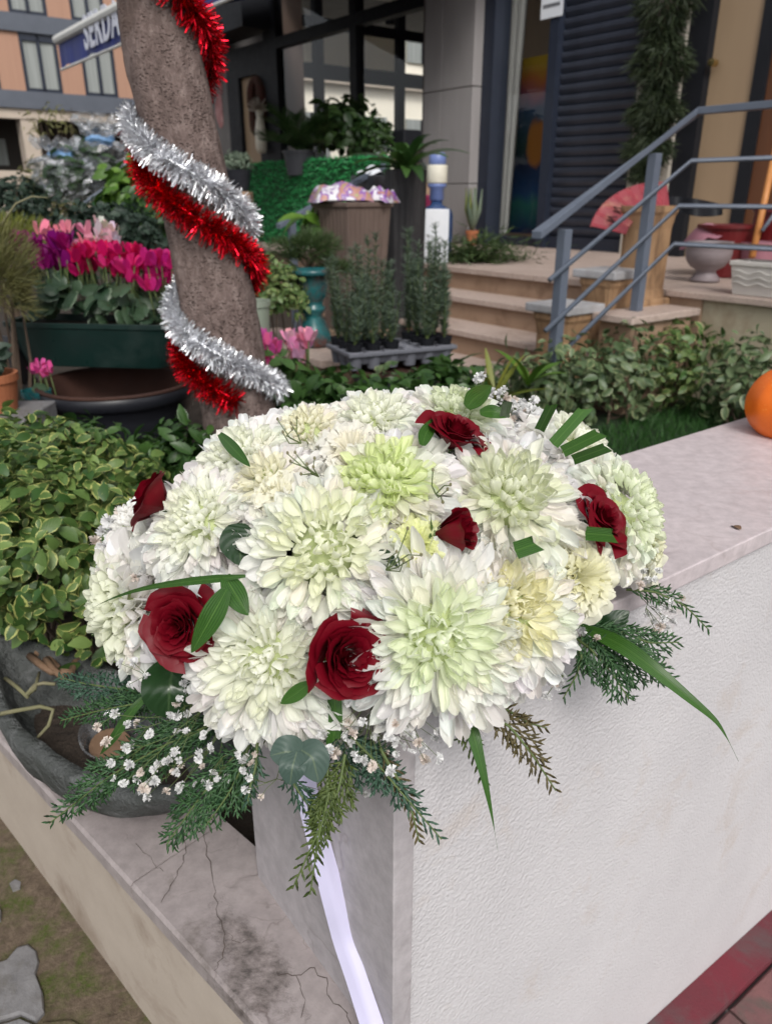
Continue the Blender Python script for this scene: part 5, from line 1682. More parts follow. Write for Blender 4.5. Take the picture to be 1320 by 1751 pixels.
# ---------------------------------------------------------------- big planters
def square_planter(name, label, c, w0, w1, z0, z1, mat, rot, ribs=0, lip=0.03):
    t = thing(name, label, 'planter', (c[0], c[1], z0))
    ca, sa = math.cos(rot), math.sin(rot)
    F = np.array(((ca, -sa, 0), (sa, ca, 0), (0, 0, 1.0)))
    b = MB()
    vs = []
    for w, z in ((w0, z0), (w1, z1 - lip), (w1 * 1.07, z1 - lip + 0.001), (w1 * 1.07, z1), (w1 * 0.92, z1), (w1 * 0.88, z1 - 0.05)):
        for a, d in ((-1, -1), (1, -1), (1, 1), (-1, 1)):
            vs.append(np.array((c[0], c[1], z)) + F @ np.array((a * w / 2, d * w / 2, 0)))
    b.add(vs, [(4 * i + q, 4 * i + (q + 1) % 4, 4 * i + 4 + (q + 1) % 4, 4 * i + 4 + q) for i in range(5) for q in range(4)] + [(3, 2, 1, 0), (20, 21, 22, 23)])
    b.build('planter_wall', mat, t, bevel=0.012)
    for q in range(ribs):
        for side in range(4):
            x = (q + 0.5) / ribs - 0.5
            th = rot + side * math.pi / 2
            n = np.array((math.sin(th), -math.cos(th), 0))
            s = np.array((math.cos(th), math.sin(th), 0))
            p0 = np.array((c[0], c[1], z0 + 0.01)) + n * w0 / 2 + s * x * w0
            p1 = np.array((c[0], c[1], z1 - lip - 0.01)) + n * w1 / 2 + s * x * w1
            MB().tube([p0, p1], 0.0035, 5).build('rib', mat, t)
    return t


c = at_t(604, 480, 5.0)
zr = float(at_t(606, 345, 5.0)[2])
square_planter('square_planter', 'large brown ribbed square planter carrying a bag of soil', c, 0.27, 0.35, 0.68, zr, M['brown_planter'], 0.72, 9)
c2 = c.copy()
pl = thing('stand_block', 'low block under the brown planter', 'block', (c[0], c[1], 0.4))
MB().box((c[0], c[1], 0.539), (0.36, 0.36, 0.277), np.column_stack((EA, EB, (0, 0, 1)))).build('block_body', M['riser'], pl)
# bags of potting soil
k = NT('printed_soil_bag')
co = k.coord('Object')
pat = k.noise(co, 13, 3, 0.5, 1.0)
cc = k.ramp(pat, [(0.30, (0.66, 0.65, 0.66)), (0.455, (0.6, 0.58, 0.62)), (0.48, (0.16, 0.05, 0.27)), (0.54, (0.22, 0.09, 0.34)), (0.57, (0.42, 0.22, 0.18)), (0.64, (0.36, 0.17, 0.13)), (0.68, (0.28, 0.33, 0.13)), (0.8, (0.6, 0.6, 0.6))])
M['bag'] = k.done(k.bsdf(cc, 0.3, k.bump(k.noise(co, 22, 4, 0.6), 0.5, 0.02), 0.0, 0.5))


def bag(label, c, sx, sy, h, rot, seed):
    r = np.random.default_rng(seed)
    ca, sa = math.cos(rot), math.sin(rot)
    t = thing('soil_bag', label, 'bag', c, group='bags of potting soil')
    b = MB()
    NU, NV = 22, 16

    def f(top):
        def g(u, v):
            x, y = u * 2 - 1, v * 2 - 1
            e = (1 - x ** 4) * (1 - y ** 4)
            z = (h * e ** 0.6 if top else 0.0) + 0.014 * math.sin(x * 7 + seed) * e + 0.012 * math.sin(y * 9 + x * 4) * e - 0.05 * max(0, abs(x) - 0.7)
            px, py = x * sx, y * sy
            return np.asarray(c) + np.array((ca * px - sa * py, sa * px + ca * py, z + (0.0 if top else -0.002)))
        return g
    b.grid(NU, NV, f(True))
    b.grid(NU, NV, f(False), flip=True)
    b.build('bag_skin', M['bag'], t, smooth=True)


cz = zr + 0.012
bag('larger purple printed bag of potting soil lying on the brown planter', np.array((c[0] - 0.07, c[1] - 0.02, cz)), 0.185, 0.15, 0.085, 0.3, 1)
bag('smaller purple and white bag end on the brown planter, towards the black planter', np.array((c[0] + 0.17, c[1] + 0.02, cz)), 0.10, 0.12, 0.06, -0.4, 2)

c = at_t(693, 480, 5.5)
zr2 = float(at_t(693, 292, 5.5)[2])
tb = thing('tall_planter', 'tall black bark textured planter with strap leaved plant', 'planter', (c[0], c[1], 0.5))
b = MB()
rr = np.random.default_rng(2)
N_ = 40
vs = []
lv = [(0.125, 0.5), (0.128, 0.7), (0.132, 0.95), (0.136, 1.2), (0.14, zr2 - 0.02), (0.14, zr2), (0.12, zr2), (0.115, zr2 - 0.06)]
jit = rr.normal(0, 0.03, N_)
for rad, z in lv:
    for j in range(N_):
        a = 2 * math.pi * j / N_
        w = rad * (1 + jit[j] + 0.012 * rr.normal())
        vs.append((c[0] + w * math.cos(a), c[1] + w * math.sin(a), z))
b.add(vs, [(i * N_ + j, i * N_ + (j + 1) % N_, (i + 1) * N_ + (j + 1) % N_, (i + 1) * N_ + j) for i in range(7) for j in range(N_)] + [tuple(7 * N_ + j for j in range(N_))])
b.build('planter_wall', M['black_planter'], tb)
palm('strap_plant', 'broad strap leaved green plant growing in the tall black planter', np.array((c[0], c[1], zr2 - 0.02)), 21, 0.52, 0.09, 5, 0.8, mat=M['dark_leaf'])
# white bag on planter rim
cw = at_t(634, 292, 5.6)
b = MB()
rr = np.random.default_rng(8)
b.grid(14, 10, lambda u, v: cw + np.array(((u - .5) * 0.20, (v - .5) * 0.14, 0.05 * math.sin(math.pi * u) * math.sin(math.pi * v) + 0.012 * math.sin(9 * u + 5 * v) - 0.02)))
o = b.build('white_bag', M['white_card'], smooth=True)
tag(o, 'crumpled white plastic bag behind the brown planter', 'bag')
sd_ = thing('dark_planter', 'dark rectangular planter behind the brown one under the white bag', 'planter', (cw[0], cw[1], 0.7))
MB().box((cw[0] + 0.02, cw[1] + 0.05, (cw[2] - 0.03 + 0.5) / 2), (0.30, 0.22, cw[2] - 0.03 - 0.5), np.column_stack((EA, EB, (0, 0, 1)))).build('planter_wall', M['grey_pot'], sd_, bevel=0.01)

# ---------------------------------------------------------------- water bottle with pump and white box
c = at_t(744, 445, 6.35)
c[2] = ZL + 0.001
wb = thing('water_bottle', 'large blue water bottle with a hand pump standing behind a white box', 'water bottle', c)
ht = float(at_t(742, 350, 6.35)[2]) - ZL
MB().lathe([(0.0, ZL + 0.002), (0.13, ZL + 0.004), (0.137, ZL + 0.03), (0.133, ZL + 0.15), (0.137, ZL + 0.17), (0.135, ht * 0.82 + ZL), (0.12, ht * 0.92 + ZL), (0.05, ZL + ht), (0.04, ZL + ht + 0.06)], 28, (c[0], c[1], 0)).build('bottle', M['bottle'], wb, smooth=True)
z0 = ZL + ht + 0.06
MB().lathe([(0.045, z0 - 0.03), (0.06, z0 - 0.02), (0.055, z0 + 0.06), (0.075, z0 + 0.075), (0.075, z0 + 0.10)], 24, (c[0], c[1], 0)).build('pump_base', M['blue_plastic'], wb, smooth=True)
MB().lathe([(0.078, z0 + 0.10), (0.082, z0 + 0.11), (0.082, z0 + 0.225), (0.078, z0 + 0.235)], 24, (c[0], c[1], 0)).build('pump_body', M['cream_plastic'], wb, smooth=True)
MB().lathe([(0.06, z0 + 0.2355), (0.068, z0 + 0.25), (0.066, z0 + 0.31), (0.05, z0 + 0.325)], 24, (c[0], c[1], 0)).build('pump_cap', M['blue_plastic'], wb, smooth=True)
f_ = unit(np.array((CAM[0] - c[0], CAM[1] - c[1], 0)))
cb = np.array((c[0], c[1], 0)) + f_ * 0.24
wbx = thing('white_box', 'plain white cardboard box before the blue water bottle', 'box', (cb[0], cb[1], ZL))
hb = float(at_t(742, 362, 6.1)[2]) - ZL + 0.02
MB().box((cb[0], cb[1], ZL + 0.001 + hb / 2), (0.20, 0.14, hb), np.column_stack((np.array((-f_[1], f_[0], 0)), f_, (0, 0, 1)))).build('box_body', M['white_card'], wbx, bevel=0.006)
pk = at_t(731, 348, 6.5)
o = MB().box((pk[0], pk[1], pk[2]), (0.06, 0.05, 0.14)).build('pink_packet', plain('magenta_packet', (0.40, 0.03, 0.12), None, 5, 0.5, 0), bevel=0.01)
tag(o, 'small magenta packet beside the neck of the water bottle', 'packet')

# small cactus pot by the pilaster
c = at_B(806, 414, BF - 0.4)
c[2] = ZL + 0.002
cp_ = thing('cactus_pot', 'small terracotta pot with upright green plant by the pilaster', 'potted plant', c)
MB().lathe([(0.05, c[2]), (0.065, c[2] + 0.12), (0.072, c[2] + 0.12), (0.072, c[2] + 0.15), (0.0, c[2] + 0.145)], 18, (c[0], c[1], 0)).build('pot', M['terracotta'], cp_)
rr = np.random.default_rng(3)
for q in range(13):
    a = q * 2.4
    tip = np.array((0.11 * math.cos(a) * rr.random(), 0.11 * math.sin(a) * rr.random(), 0.36 + 0.1 * rr.random()))
    b = MB().tube([c + np.array((0, 0, 0.14)), c + np.array((0, 0, 0.14)) + tip * 0.5 + np.array((0.03 * math.cos(a), 0.03 * math.sin(a), 0)), c + np.array((0, 0, 0.14)) + tip], [0.02, 0.022, 0.004], 6)
    b.build('leaf', M['lime_leaf'] if q % 3 == 0 else M['sage'], cp_, smooth=True)
# cut greenery lying on the landing
c = at_z(812, 445, ZL + 0.01)
n = 1500
r = np.random.default_rng(12)
P = c + np.column_stack((r.normal(0, 0.2, n), r.normal(0, 0.17, n), np.abs(r.normal(0, 0.08, n))))
d = r.normal(0, 1, (n, 3))
d[:, 2] *= 0.3
ln = r.uniform(0.06, 0.14, n)
V, Q, U = stamp(NEEDLE, frames_many(d, r.normal(0, 0.4, (n, 3)) + np.array((0, 0, 1))), P, np.column_stack((np.full(n, .014), ln, ln)))
o = put('cut_greenery', np_mesh('cut_greenery', V, Q, U, M['juniper']))
tag(o, 'heap of cut green fronds lying on the landing', 'cut foliage', kind='stuff')

# ---------------------------------------------------------------- teal urn with juniper
c = at_t(538, 590, 4.0)
zt0, zt1 = float(at_t(538, 590, 4.0)[2]), float(at_t(538, 455, 4.0)[2])
H = zt1 - zt0
ur = thing('teal_urn', 'teal glazed footed urn with reddish runs and a small juniper', 'urn', (c[0], c[1], zt0))
MB().lathe([(0.095, zt0), (0.10, zt0 + 0.02), (0.075, zt0 + 0.09), (0.05, zt0 + 0.14), (0.048, zt0 + 0.16), (0.068, zt0 + 0.18), (0.068, zt0 + 0.195), (0.05, zt0 + 0.205), (0.055, zt0 + 0.23), (0.075, zt0 + 0.25), (0.08, zt0 + 0.30), (0.088, zt0 + 0.36), (0.10, zt0 + H - 0.03), (0.108, zt0 + H - 0.02), (0.106, zt0 + H), (0.09, zt0 + H), (0.085, zt0 + H - 0.03), (0, zt0 + H - 0.03)], 36, (c[0], c[1], 0)).build('urn_body', M['teal'], ur, smooth=True)
wl = thing('stone_ledge', 'low marble ledge under the teal urn', 'ledge', (c[0], c[1], 0.4))
MB().box((c[0] - 0.1, c[1] + 0.1, zt0 - 0.022), (1.0, 0.34, 0.04), np.column_stack((EA, EB, (0, 0, 1)))).build('slab', M['step'], wl, bevel=0.006)
MB().box((c[0] - 0.1, c[1] + 0.1, (zt0 - 0.044 + 0.3) / 2), (0.96, 0.30, zt0 - 0.045 - 0.3), np.column_stack((EA, EB, (0, 0, 1)))).build('ledge_wall', M['riser'], wl)
needles('juniper', 'small spreading juniper growing in the teal urn', 'shrub', at_t(527, 428, 4.0), (0.16, 0.14, 0.085), 3200, 0.04, 0.004, M['juniper'], 91, 0.25, zt1 - 0.02, twigs=7)
needles('juniper', 'drooping juniper branch beyond the teal urn rim', 'shrub', at_t(575, 458, 4.05), (0.10, 0.09, 0.035), 900, 0.035, 0.004, M['juniper'], 92, -0.1, zt1 - 0.02, twigs=3)
cpn = at_t(430, 545, 3.4)
rp = round_pot('flower_pot', 'pale green glazed pot half hidden by the tree trunk', 'pot', np.array((cpn[0], cpn[1], float(at_t(430, 595, 3.4)[2]))), 0.075, 0.085, float(at_t(430, 512, 3.4)[2] - at_t(430, 595, 3.4)[2]), plain('pale_green_glaze', (0.27, 0.31, 0.25), None, 6, 0.4, 0.05))
bl = thing('stand_block', 'block under the pale green pot', 'block', (cpn[0], cpn[1], 0.4))
zz0 = float(at_t(430, 595, 3.4)[2])
MB().box((cpn[0], cpn[1], (zz0 - 0.002 + 0.35) / 2), (0.24, 0.24, zz0 - 0.002 - 0.35)).build('block_body', M['step'], bl, bevel=0.006)

# ---------------------------------------------------------------- seed tray of rosemary on black bowl
TT = 3.25
pA, pB = at_t(597, 606, 3.12), at_t(783, 570, 3.3)
axv = unit(np.array((pB[0] - pA[0], pB[1] - pA[1], 0)))
ayv = np.array((-axv[1], axv[0], 0))
tzv = float(pA[2])
Lx, Ly = float(np.linalg.norm((pB - pA)[:2])), 0.27
F = np.column_stack((axv, ayv, (0, 0, 1.0)))
o0 = np.array((pA[0], pA[1], tzv))
st = thing('seed_tray', 'grey plastic seed tray with cells holding rosemary, set on a black bowl', 'tray', o0)
b = MB()
lv = [(0.03, -0.055), (0.012, -0.02), (0.0, -0.018), (0.0, 0.0), (0.015, 0.0), (0.02, -0.01)]
vs = []
for ins, dz in lv:
    for x, y in ((ins, ins), (Lx - ins, ins), (Lx - ins, Ly - ins), (ins, Ly - ins)):
        vs.append(o0 + F @ np.array((x, y, dz)))
b.add(vs, [(4 * i + q, 4 * i + (q + 1) % 4, 4 * i + 4 + (q + 1) % 4, 4 * i + 4 + q) for i in range(5) for q in range(4)] + [(3, 2, 1, 0), (20, 21, 22, 23)])
b.build('tray_frame', M['tray'], st, bevel=0.004)
ncx, ncy = 6, 3
for i in range(ncx):
    for j in range(ncy):
        cc_ = o0 + F @ np.array((Lx * (i + 0.5) / ncx, Ly * (j + 0.5) / ncy, 0))
        MB().lathe([(0.026, -0.075), (0.036, -0.012), (0.0385, -0.003), (0.034, 0.002), (0.03, -0.012), (0.0, -0.014)], 16, cc_).build('cell', M['tray'], st)
ros = [(0, 0, .16), (0, 1, .22), (0, 2, .26), (1, 0, .20), (1, 1, .27), (1, 2, .30), (2, 0, .17), (2, 1, .25), (2, 2, .33), (4, 0, .20), (4, 1, .30), (4, 2, .34), (5, 0, .24), (5, 1, .36), (5, 2, .30)]
words_ = ['front', 'middle', 'back']
cnt = 0
rosmb = []
for (i, j, h) in ros:
    h = h * 1.3
    r = np.random.default_rng(200 + cnt)
    base = o0 + F @ np.array((Lx * (i + 0.5) / ncx, Ly * (j + 0.5) / ncy, 0.0))
    lab = '%s rosemary in the %s row of the seed tray, %s' % (('tall' if h > .36 else 'short' if h < .26 else 'medium'), words_[j], ('tree end', 'second from tree end', 'before the gap', '', 'after the gap', 'steps end')[i])
    t = thing('rosemary', lab, 'herb', base, group='rosemary seedlings in the tray')
    MB().lathe([(0.028, base[2] - 0.003), (0.035, base[2] + 0.03), (0.036, base[2] + 0.034), (0.030, base[2] + 0.03), (0.0, base[2] + 0.026)], 14, (base[0], base[1], 0)).build('pot', M['frame'], t)
    b = MB()
    P, D = [], []
    for s in range(6):
        hh = h * r.uniform(0.55, 1.0) if s else h
        a = r.uniform(0, 6.28)
        sp_ = r.uniform(0.015, 0.06) if s else 0.01
        pts = [base + np.array((math.cos(a) * sp_ * f ** 0.6, math.sin(a) * sp_ * f ** 0.6, 0.025 + hh * f)) for f in np.linspace(0, 1, 6)]
        b.tube(pts, [0.003 - 0.002 * f for f in np.linspace(0, 1, 6)], 4, False)
        m_ = int(150 * hh / 0.3) + 25
        f = r.uniform(0.06, 1.0, m_)
        for ff in f:
            x = ff * 5
            q = min(4, int(x))
            P.append(pts[q] + (pts[q + 1] - pts[q]) * (x - q))
            aa = r.uniform(0, 6.28)
            D.append((math.cos(aa), math.sin(aa), r.uniform(0.2, 1.1)))
    b.build('stem', M['stem'], t)
    P, D = np.array(P), np.array(D)
    ln = r.uniform(0.018, 0.036, len(P))
    V, Q, U = stamp(NEEDLE, frames_many(D, r.normal(0, 1, D.shape)), P, np.column_stack((np.full(len(P), .0042), ln, ln)))
    me = np_mesh('needles', V, Q, U, M['rosemary'])
    me.transform(t.matrix_basis.inverted())
    tag(put('foliage', me, t), kind='stuff')
    cnt += 1
cb = at_t(676, 640, 3.25)
bb_ = thing('black_bowl', 'round black bowl with brown rim line under the seed tray', 'bowl', (cb[0], cb[1], 0.4))
zt_ = tzv - 0.078
MB().lathe([(0.11, zt_ - 0.20), (0.155, zt_ - 0.13), (0.185, zt_ - 0.05), (0.19, zt_ - 0.022)], 40, (cb[0], cb[1] + 0.05, 0)).build('bowl_wall', M['black_clay'], bb_, smooth=True)
MB().lathe([(0.191, zt_ - 0.0215), (0.197, zt_ - 0.012), (0.194, zt_ - 0.001), (0.17, zt_ - 0.001), (0.165, zt_ - 0.02)], 40, (cb[0], cb[1] + 0.05, 0)).build('bowl_rim', M['clay_in'], bb_, smooth=True)
bk = thing('stand_block', 'block carrying the black bowl of the seed tray', 'block', (cb[0], cb[1], 0.4))
MB().box((cb[0], cb[1] + 0.05, (zt_ - 0.202 + 0.35) / 2), (0.2, 0.2, max(0.02, zt_ - 0.202 - 0.35))).build('block_body', M['step'], bk)

# yellow green shoots near the steps
c = at_t(858, 640, 3.2)
palm('shoot_plant', 'yellow green upright shoots growing beside the lowest step', c + np.array((-0.03, 0, -0.12)), 9, 0.26, 0.03, 31, 0.25, mat=M['lime_leaf'])
palm('shoot_plant', 'bright green curled shoots before the lower rail post', at_t(905, 620, 3.25) + np.array((0, 0, -0.1)), 7, 0.24, 0.045, 32, 0.5, mat=M['bright'])
palm('strap_plant', 'dark strap leaved plant at the foot of the dispenser steps', at_t(770, 600, 3.6) + np.array((0, 0, -0.1)), 8, 0.2, 0.03, 33, 0.6, mat=M['dark_leaf'])

# ---------------------------------------------------------------- tan pedestals
def pedestal(label, c, r, z0, z1, slab=True, sq=True):
    t = thing('pedestal', label, 'pedestal', (c[0], c[1], z0), group='tan stone pedestals beside the steps')
    h = z1 - z0
    F = np.column_stack((EA, EB, (0, 0, 1)))
    MB().box((c[0], c[1], z0 + 0.03), (r * 2.1, r * 2.1, 0.06), F).build('foot', M['column_stone'], t, bevel=0.01)
    zt = z1 - (0.045 if slab else 0.0)
    b = MB()
    N_ = 40
    vs = []
    for rad, z in ((0.92, z0 + 0.06), (0.86, z0 + 0.1), (0.84, z0 + 0.2 * h), (0.86, zt - 0.12), (0.95, zt - 0.05), (1.02, zt - 0.03), (1.02, zt)):
        for j in range(N_):
            a = 2 * math.pi * j / N_
            ca, sa = math.cos(a), math.sin(a)
            e = 0.45
            fl = 1 - 0.02 * (j % 2)
            px, py = math.copysign(abs(ca) ** e, ca) * r * rad * fl, math.copysign(abs(sa) ** e, sa) * r * rad * fl
            vs.append(np.array((c[0], c[1], z)) + EA * px + EB * py)
    b.add(vs, [(i * N_ + j, i * N_ + (j + 1) % N_, (i + 1) * N_ + (j + 1) % N_, (i + 1) * N_ + j) for i in range(6) for j in range(N_)] + [tuple(6 * N_ + j for j in range(N_))])
    b.build('shaft', M['column_stone'], t)
    if slab:
        MB().box((c[0], c[1], z1 - 0.0215), (r * 2.25, r * 2.25, 0.045), F).build('slab', M['column_top'], t, bevel=0.008)
    return t


AP_ = 2.80
c3, c2_, c1 = at_A(966, 518, AP_), at_A(1043, 460, AP_), at_A(1112, 345, AP_ - 0.05)
pedestal('lowest tan pedestal with round weathered top on the lower steps', c3, 0.135, 0.52, float(c3[2]))
pedestal('middle tan pedestal with weathered slab beside the steps', c2_, 0.13, 0.68, float(c2_[2]))
pedestal('tall tan fluted column carrying the red fan at the top of the steps', c1, 0.125, 0.9, float(c1[2]) - 0.02, False)
# red fan
fp = at_t(1085, 392, 4.05)
fn = thing('red_fan', 'big red painted hand fan with dark ink marks leaning on the tan column', 'fan', fp)
cen = at_t(1150, 422, 4.15)
u1, u2o = np.array((-1.0, 0, 0.0)), unit((0, 0.70, 0.72))
nrm = unit(np.cross(u1, u2o))
Rr0, Rr1 = 0.26, 0.455
a_lo, span = R(17), R(76)
u1, u2o = u1 * math.cos(a_lo) + u2o * math.sin(a_lo), u2o * math.cos(a_lo) - u1 * math.sin(a_lo)
NF = 14
for k in range(NF):
    a0, a1 = span * k / NF, span * (k + 1) / NF
    b = MB()
    fold = 0.008 if k % 2 else -0.008
    vs = []
    for dn_ in (0, -0.003):
        for a, ff in ((a0, fold), (a1, -fold)):
            for rad in (Rr0, Rr1):
                vs.append(cen + (u1 * math.cos(a) + u2o * math.sin(a)) * rad + nrm * (ff + dn_))
    b.add(vs, [(0, 1, 3, 2), (4, 6, 7, 5), (1, 5, 7, 3), (0, 2, 6, 4)])
    b.build('fan_fold', M['fan'], fn)
rr = np.random.default_rng(6)
for k in range(7):
    a = span * rr.uniform(0.12, 0.7)
    rad = Rr1 * rr.uniform(0.55, 0.85)
    p0 = cen + (u1 * math.cos(a) + u2o * math.sin(a)) * rad - nrm * 0.014
    p0 = p0 if (CAM - p0).dot(nrm) < 0 else p0 + nrm * 0.028
    pts = [p0 + u1 * rr.uniform(-.03, .03) + u2o * rr.uniform(-.03, .03) for _ in range(4)]
    MB().tube(pts, 0.004, 5).build('ink_mark', M['fan_mark'], fn)
MB().tube([cen + (u1 * math.cos(a) + u2o * math.sin(a)) * (Rr1 + 0.002) for a in np.linspace(0, span, 14)], 0.004, 6).build('fan_edge', M['fan'], fn, smooth=True)
# dark folded umbrella-like cloth beside the column
q0 = at_t(1165, 350, 4.5)
dk = thing('dark_cloth', 'dark cloth draped behind the tan column under the rail', 'cloth', q0)
b = MB().grid(14, 8, lambda u, v: at_t(1140 + 95 * u, 336 + 30 * v * math.sin(math.pi * (0.2 + 0.6 * u)) + 14 * u * u, 4.55 + 0.05 * math.sin(u * 9)))
b.build('cloth_sheet', M['frame'], dk, smooth=True)

# ---------------------------------------------------------------- pots on the retaining wall
c = at_z(1185, 483, ZL + 0.004)
c = c + EB * 0.12
un = thing('stone_urn', 'mauve grey footed stoneware urn on the wall coping', 'urn', c)
z = c[2]
MB().lathe([(0.0, z), (0.085, z), (0.088, z + 0.015), (0.06, z + 0.05), (0.058, z + 0.065), (0.10, z + 0.09), (0.13, z + 0.13), (0.138, z + 0.175), (0.132, z + 0.21), (0.136, z + 0.215), (0.136, z + 0.235), (0.12, z + 0.235), (0.115, z + 0.19), (0.0, z + 0.15)], 40, (c[0], c[1], 0)).build('urn_body', M['urn'], un, smooth=True)
p0, p1 = at_z(1262, 500, ZL + 0.004), at_z(1400, 505, ZL + 0.004)
ca = (float(p0.dot(EA)))
tq = thing('white_trough', 'off white plastic trough with wavy relief on the wall coping', 'planter', W(ca - 0.3, 4.16, ZL))
b = MB()
z = ZL + 0.004
vs = []
for ins, dz in ((0.02, 0.0), (0.0, 0.15), (-0.008, 0.151), (-0.008, 0.175), (0.012, 0.175), (0.02, 0.12)):
    for a, bb2 in ((ca - ins, 4.06 + ins), (ca - 0.6 + ins, 4.06 + ins), (ca - 0.6 + ins, 4.24 - ins), (ca - ins, 4.24 - ins)):
        vs.append(W(a, bb2, z + dz))
b.add(vs, [(4 * i + q, 4 * i + (q + 1) % 4, 4 * i + 4 + (q + 1) % 4, 4 * i + 4 + q) for i in range(5) for q in range(4)] + [(3, 2, 1, 0), (20, 21, 22, 23)])
b.build('trough_body', M['white_trough'], tq, bevel=0.004)
for k in range(3):
    MB().tube([W(ca - 0.02 - 0.56 * f, 4.053 - 0.002 * k + (0.012 * (1 - (0.05 + 0.035 * k) / 0.15)), z + 0.06 + 0.03 * k + 0.008 * math.sin(f * 30)) for f in np.linspace(0, 1, 40)], 0.004, 5).build('relief_wave', M['white_trough'], tq, smooth=True)
bd = thing('board', 'thin brown board laid across the trough and urn', 'board', W(ca, 4.15, ZL + 0.2))
MB().gbox(ca - 0.6, ca + 0.16, 4.10, 4.22, ZL + 0.242, ZL + 0.257).build('board_plank', M['brown_planter'], bd, bevel=0.002)
# pink and red plastic tubs behind
def tub(label, c, r0, r1, h, mat, tilt=0.0, cat='tub'):
    t = thing('plastic_tub', label, cat, c, group='plastic tubs on the terrace')
    Rm = np.array(((math.cos(tilt), 0, math.sin(tilt)), (0, 1, 0), (-math.sin(tilt), 0, math.cos(tilt))))
    MB().lathe([(0.0, 0.0), (r0, 0.0), (r1, h), (r1 * 1.08, h), (r1 * 1.08, h + 0.02), (r1 * 0.96, h + 0.02), (r0 * 0.95, 0.02), (0.0, 0.015)], 32, c, rot=Rm).build('tub_wall', mat, t, smooth=False)
    return t


c = at_t(1235, 470, 5.1)
c[2] = ZL + 0.005
tub('tall dark red plastic tub behind the grey urn', c, 0.15, 0.19, 0.30, M['red_plastic'])
c = at_t(1290, 470, 5.2)
c[2] = ZL + 0.01
tub('dark red plastic bucket tilted behind the wooden stick', c + np.array((0.06, 0, 0)), 0.15, 0.20, 0.36, M['red_plastic'], 0.22)
c = at_t(1222, 400, 5.0)
t_ = thing('pink_bag', 'dusty pink crumpled plastic sheet over the red tub', 'bag', c)
rr = np.random.default_rng(14)
b = MB().grid(16, 12, lambda u, v: c + np.array(((u - .5) * 0.34, (v - .5) * 0.3, 0.06 * math.sin(3 * u + 1) * math.sin(math.pi * v) - 0.12 * (abs(u - .5) * 2) ** 3 + 0.02 * math.sin(13 * u + 7 * v))))
b.build('bag_sheet', M['pink_plastic'], t_, smooth=True)
c = at_z(1262, 478, ZL + 0.006) + EB * 0.2
tub('dusty pink tub just behind the white trough', c, 0.10, 0.13, 0.20, M['pink_plastic'])
s0, s1 = at_t(1285, 440, 4.75), at_t(1330, 235, 4.75)
o = MB().tube([s0, s1], 0.021, 10).build('wooden_stick', M['wood_stick'], smooth=True)
tag(o, 'orange wooden broom stick leaning behind the rail', 'stick')
s0, s1 = at_t(1302, 395, 4.7), at_t(1335, 350, 4.7)
o = MB().tube([s0, s1], 0.012, 8).build('metal_rod', M['rail'], smooth=True)
tag(o, 'short grey metal rod beside the wooden stick', 'rod')

# hanging fir garland on the cream column
gp = [at_B(u, v, BF - 0.3) for u, v in ((1150, -40), (1130, 60), (1128, 140), (1118, 200), (1108, 250), (1098, 305))]
gd = thing('garland', 'thick dark fir garland hanging down the cream column beside the shutter', 'garland', gp[-1])
MB().tube(gp, 0.02, 6).build('core', M['twig'], gd)
n = 9000
r = np.random.default_rng(21)
f = r.uniform(0, len(gp) - 1.001, n)
i = f.astype(int)
G = np.array(gp)
P = G[i] + (G[i + 1] - G[i]) * (f - i)[:, None]
rad = 0.24 - 0.02 * f + 0.07 * np.sin(f * 5.0)
a = r.uniform(0, 6.28, n)
off = EA[None] * np.cos(a)[:, None] + EB[None] * np.sin(a)[:, None] * 0.5
q = np.sqrt(r.random(n)) * rad
P = P + off * q[:, None]
d = off + r.normal(0, 0.5, (n, 3)) + np.array((0, 0, -0.7))
ln = r.uniform(0.05, 0.12, n)
V, Q, U = stamp(NEEDLE, frames_many(d, r.normal(0, 1, d.shape)), P, np.column_stack((np.full(n, .011), ln, ln)))
me = np_mesh('garland_sprays', V, Q, U, M['garland'])
me.transform(gd.matrix_basis.inverted())
tag(put('garland_sprays', me, gd), kind='stuff')

# ---------------------------------------------------------------- pumpkin on the cap
c = at_z(1345, 742, 1.0455)
pr = 0.088
pm = thing('pumpkin', 'round orange pumpkin sitting on the pinkish marble cap', 'pumpkin', c)
b = MB()
NU, NV = 72, 30
vs = []
for j in range(NV + 1):
    th = math.pi * j / NV
    for i_ in range(NU):
        a = 2 * math.pi * i_ / NU
        rb = 1 - 0.035 * abs(math.cos(5 * a)) ** 0.5 * math.sin(th)
        rad = pr * math.sin(th) * rb * 1.04
        zz_ = pr * 0.92 * math.cos(th) * (1 - 0.25 * math.exp(-(math.sin(th) / 0.35) ** 2)) + pr * 0.70
        vs.append((c[0] + rad * math.cos(a), c[1] + rad * math.sin(a), c[2] + zz_))
b.add(vs, [(j * NU + i_, (j + 1) * NU + i_, (j + 1) * NU + (i_ + 1) % NU, j * NU + (i_ + 1) % NU) for j in range(NV) for i_ in range(NU)])
b.build('pumpkin_body', M['pumpkin'], pm, smooth=True)
MB().tube([c + np.array((0, 0, pr * 1.35)), c + np.array((0.005, 0, pr * 1.55)), c + np.array((0.02, 0.005, pr * 1.75))], [0.014, 0.009, 0.011], 8).build('stalk', M['twig'], pm, smooth=True)
# small dry leaf fragment on the cap
p = at_z(1265, 905, 1.048)
o = put('dry_leaf', np_mesh('dry_leaf', LEAF_OVAL[0] * np.array((0.012, 0.022, 0.02)), LEAF_OVAL[1], LEAF_OVAL[2], M['root']), None, mat4(frame_z((0, 0, 1), spin=1.1), p))
tag(o, 'tiny brown leaf scrap on the marble cap near its edge', 'leaf')

# ---------------------------------------------------------------- flower arrangement
DC = np.array((-0.005, 0.865, 1.075))
DR = np.array((0.328, 0.285, 0.21))


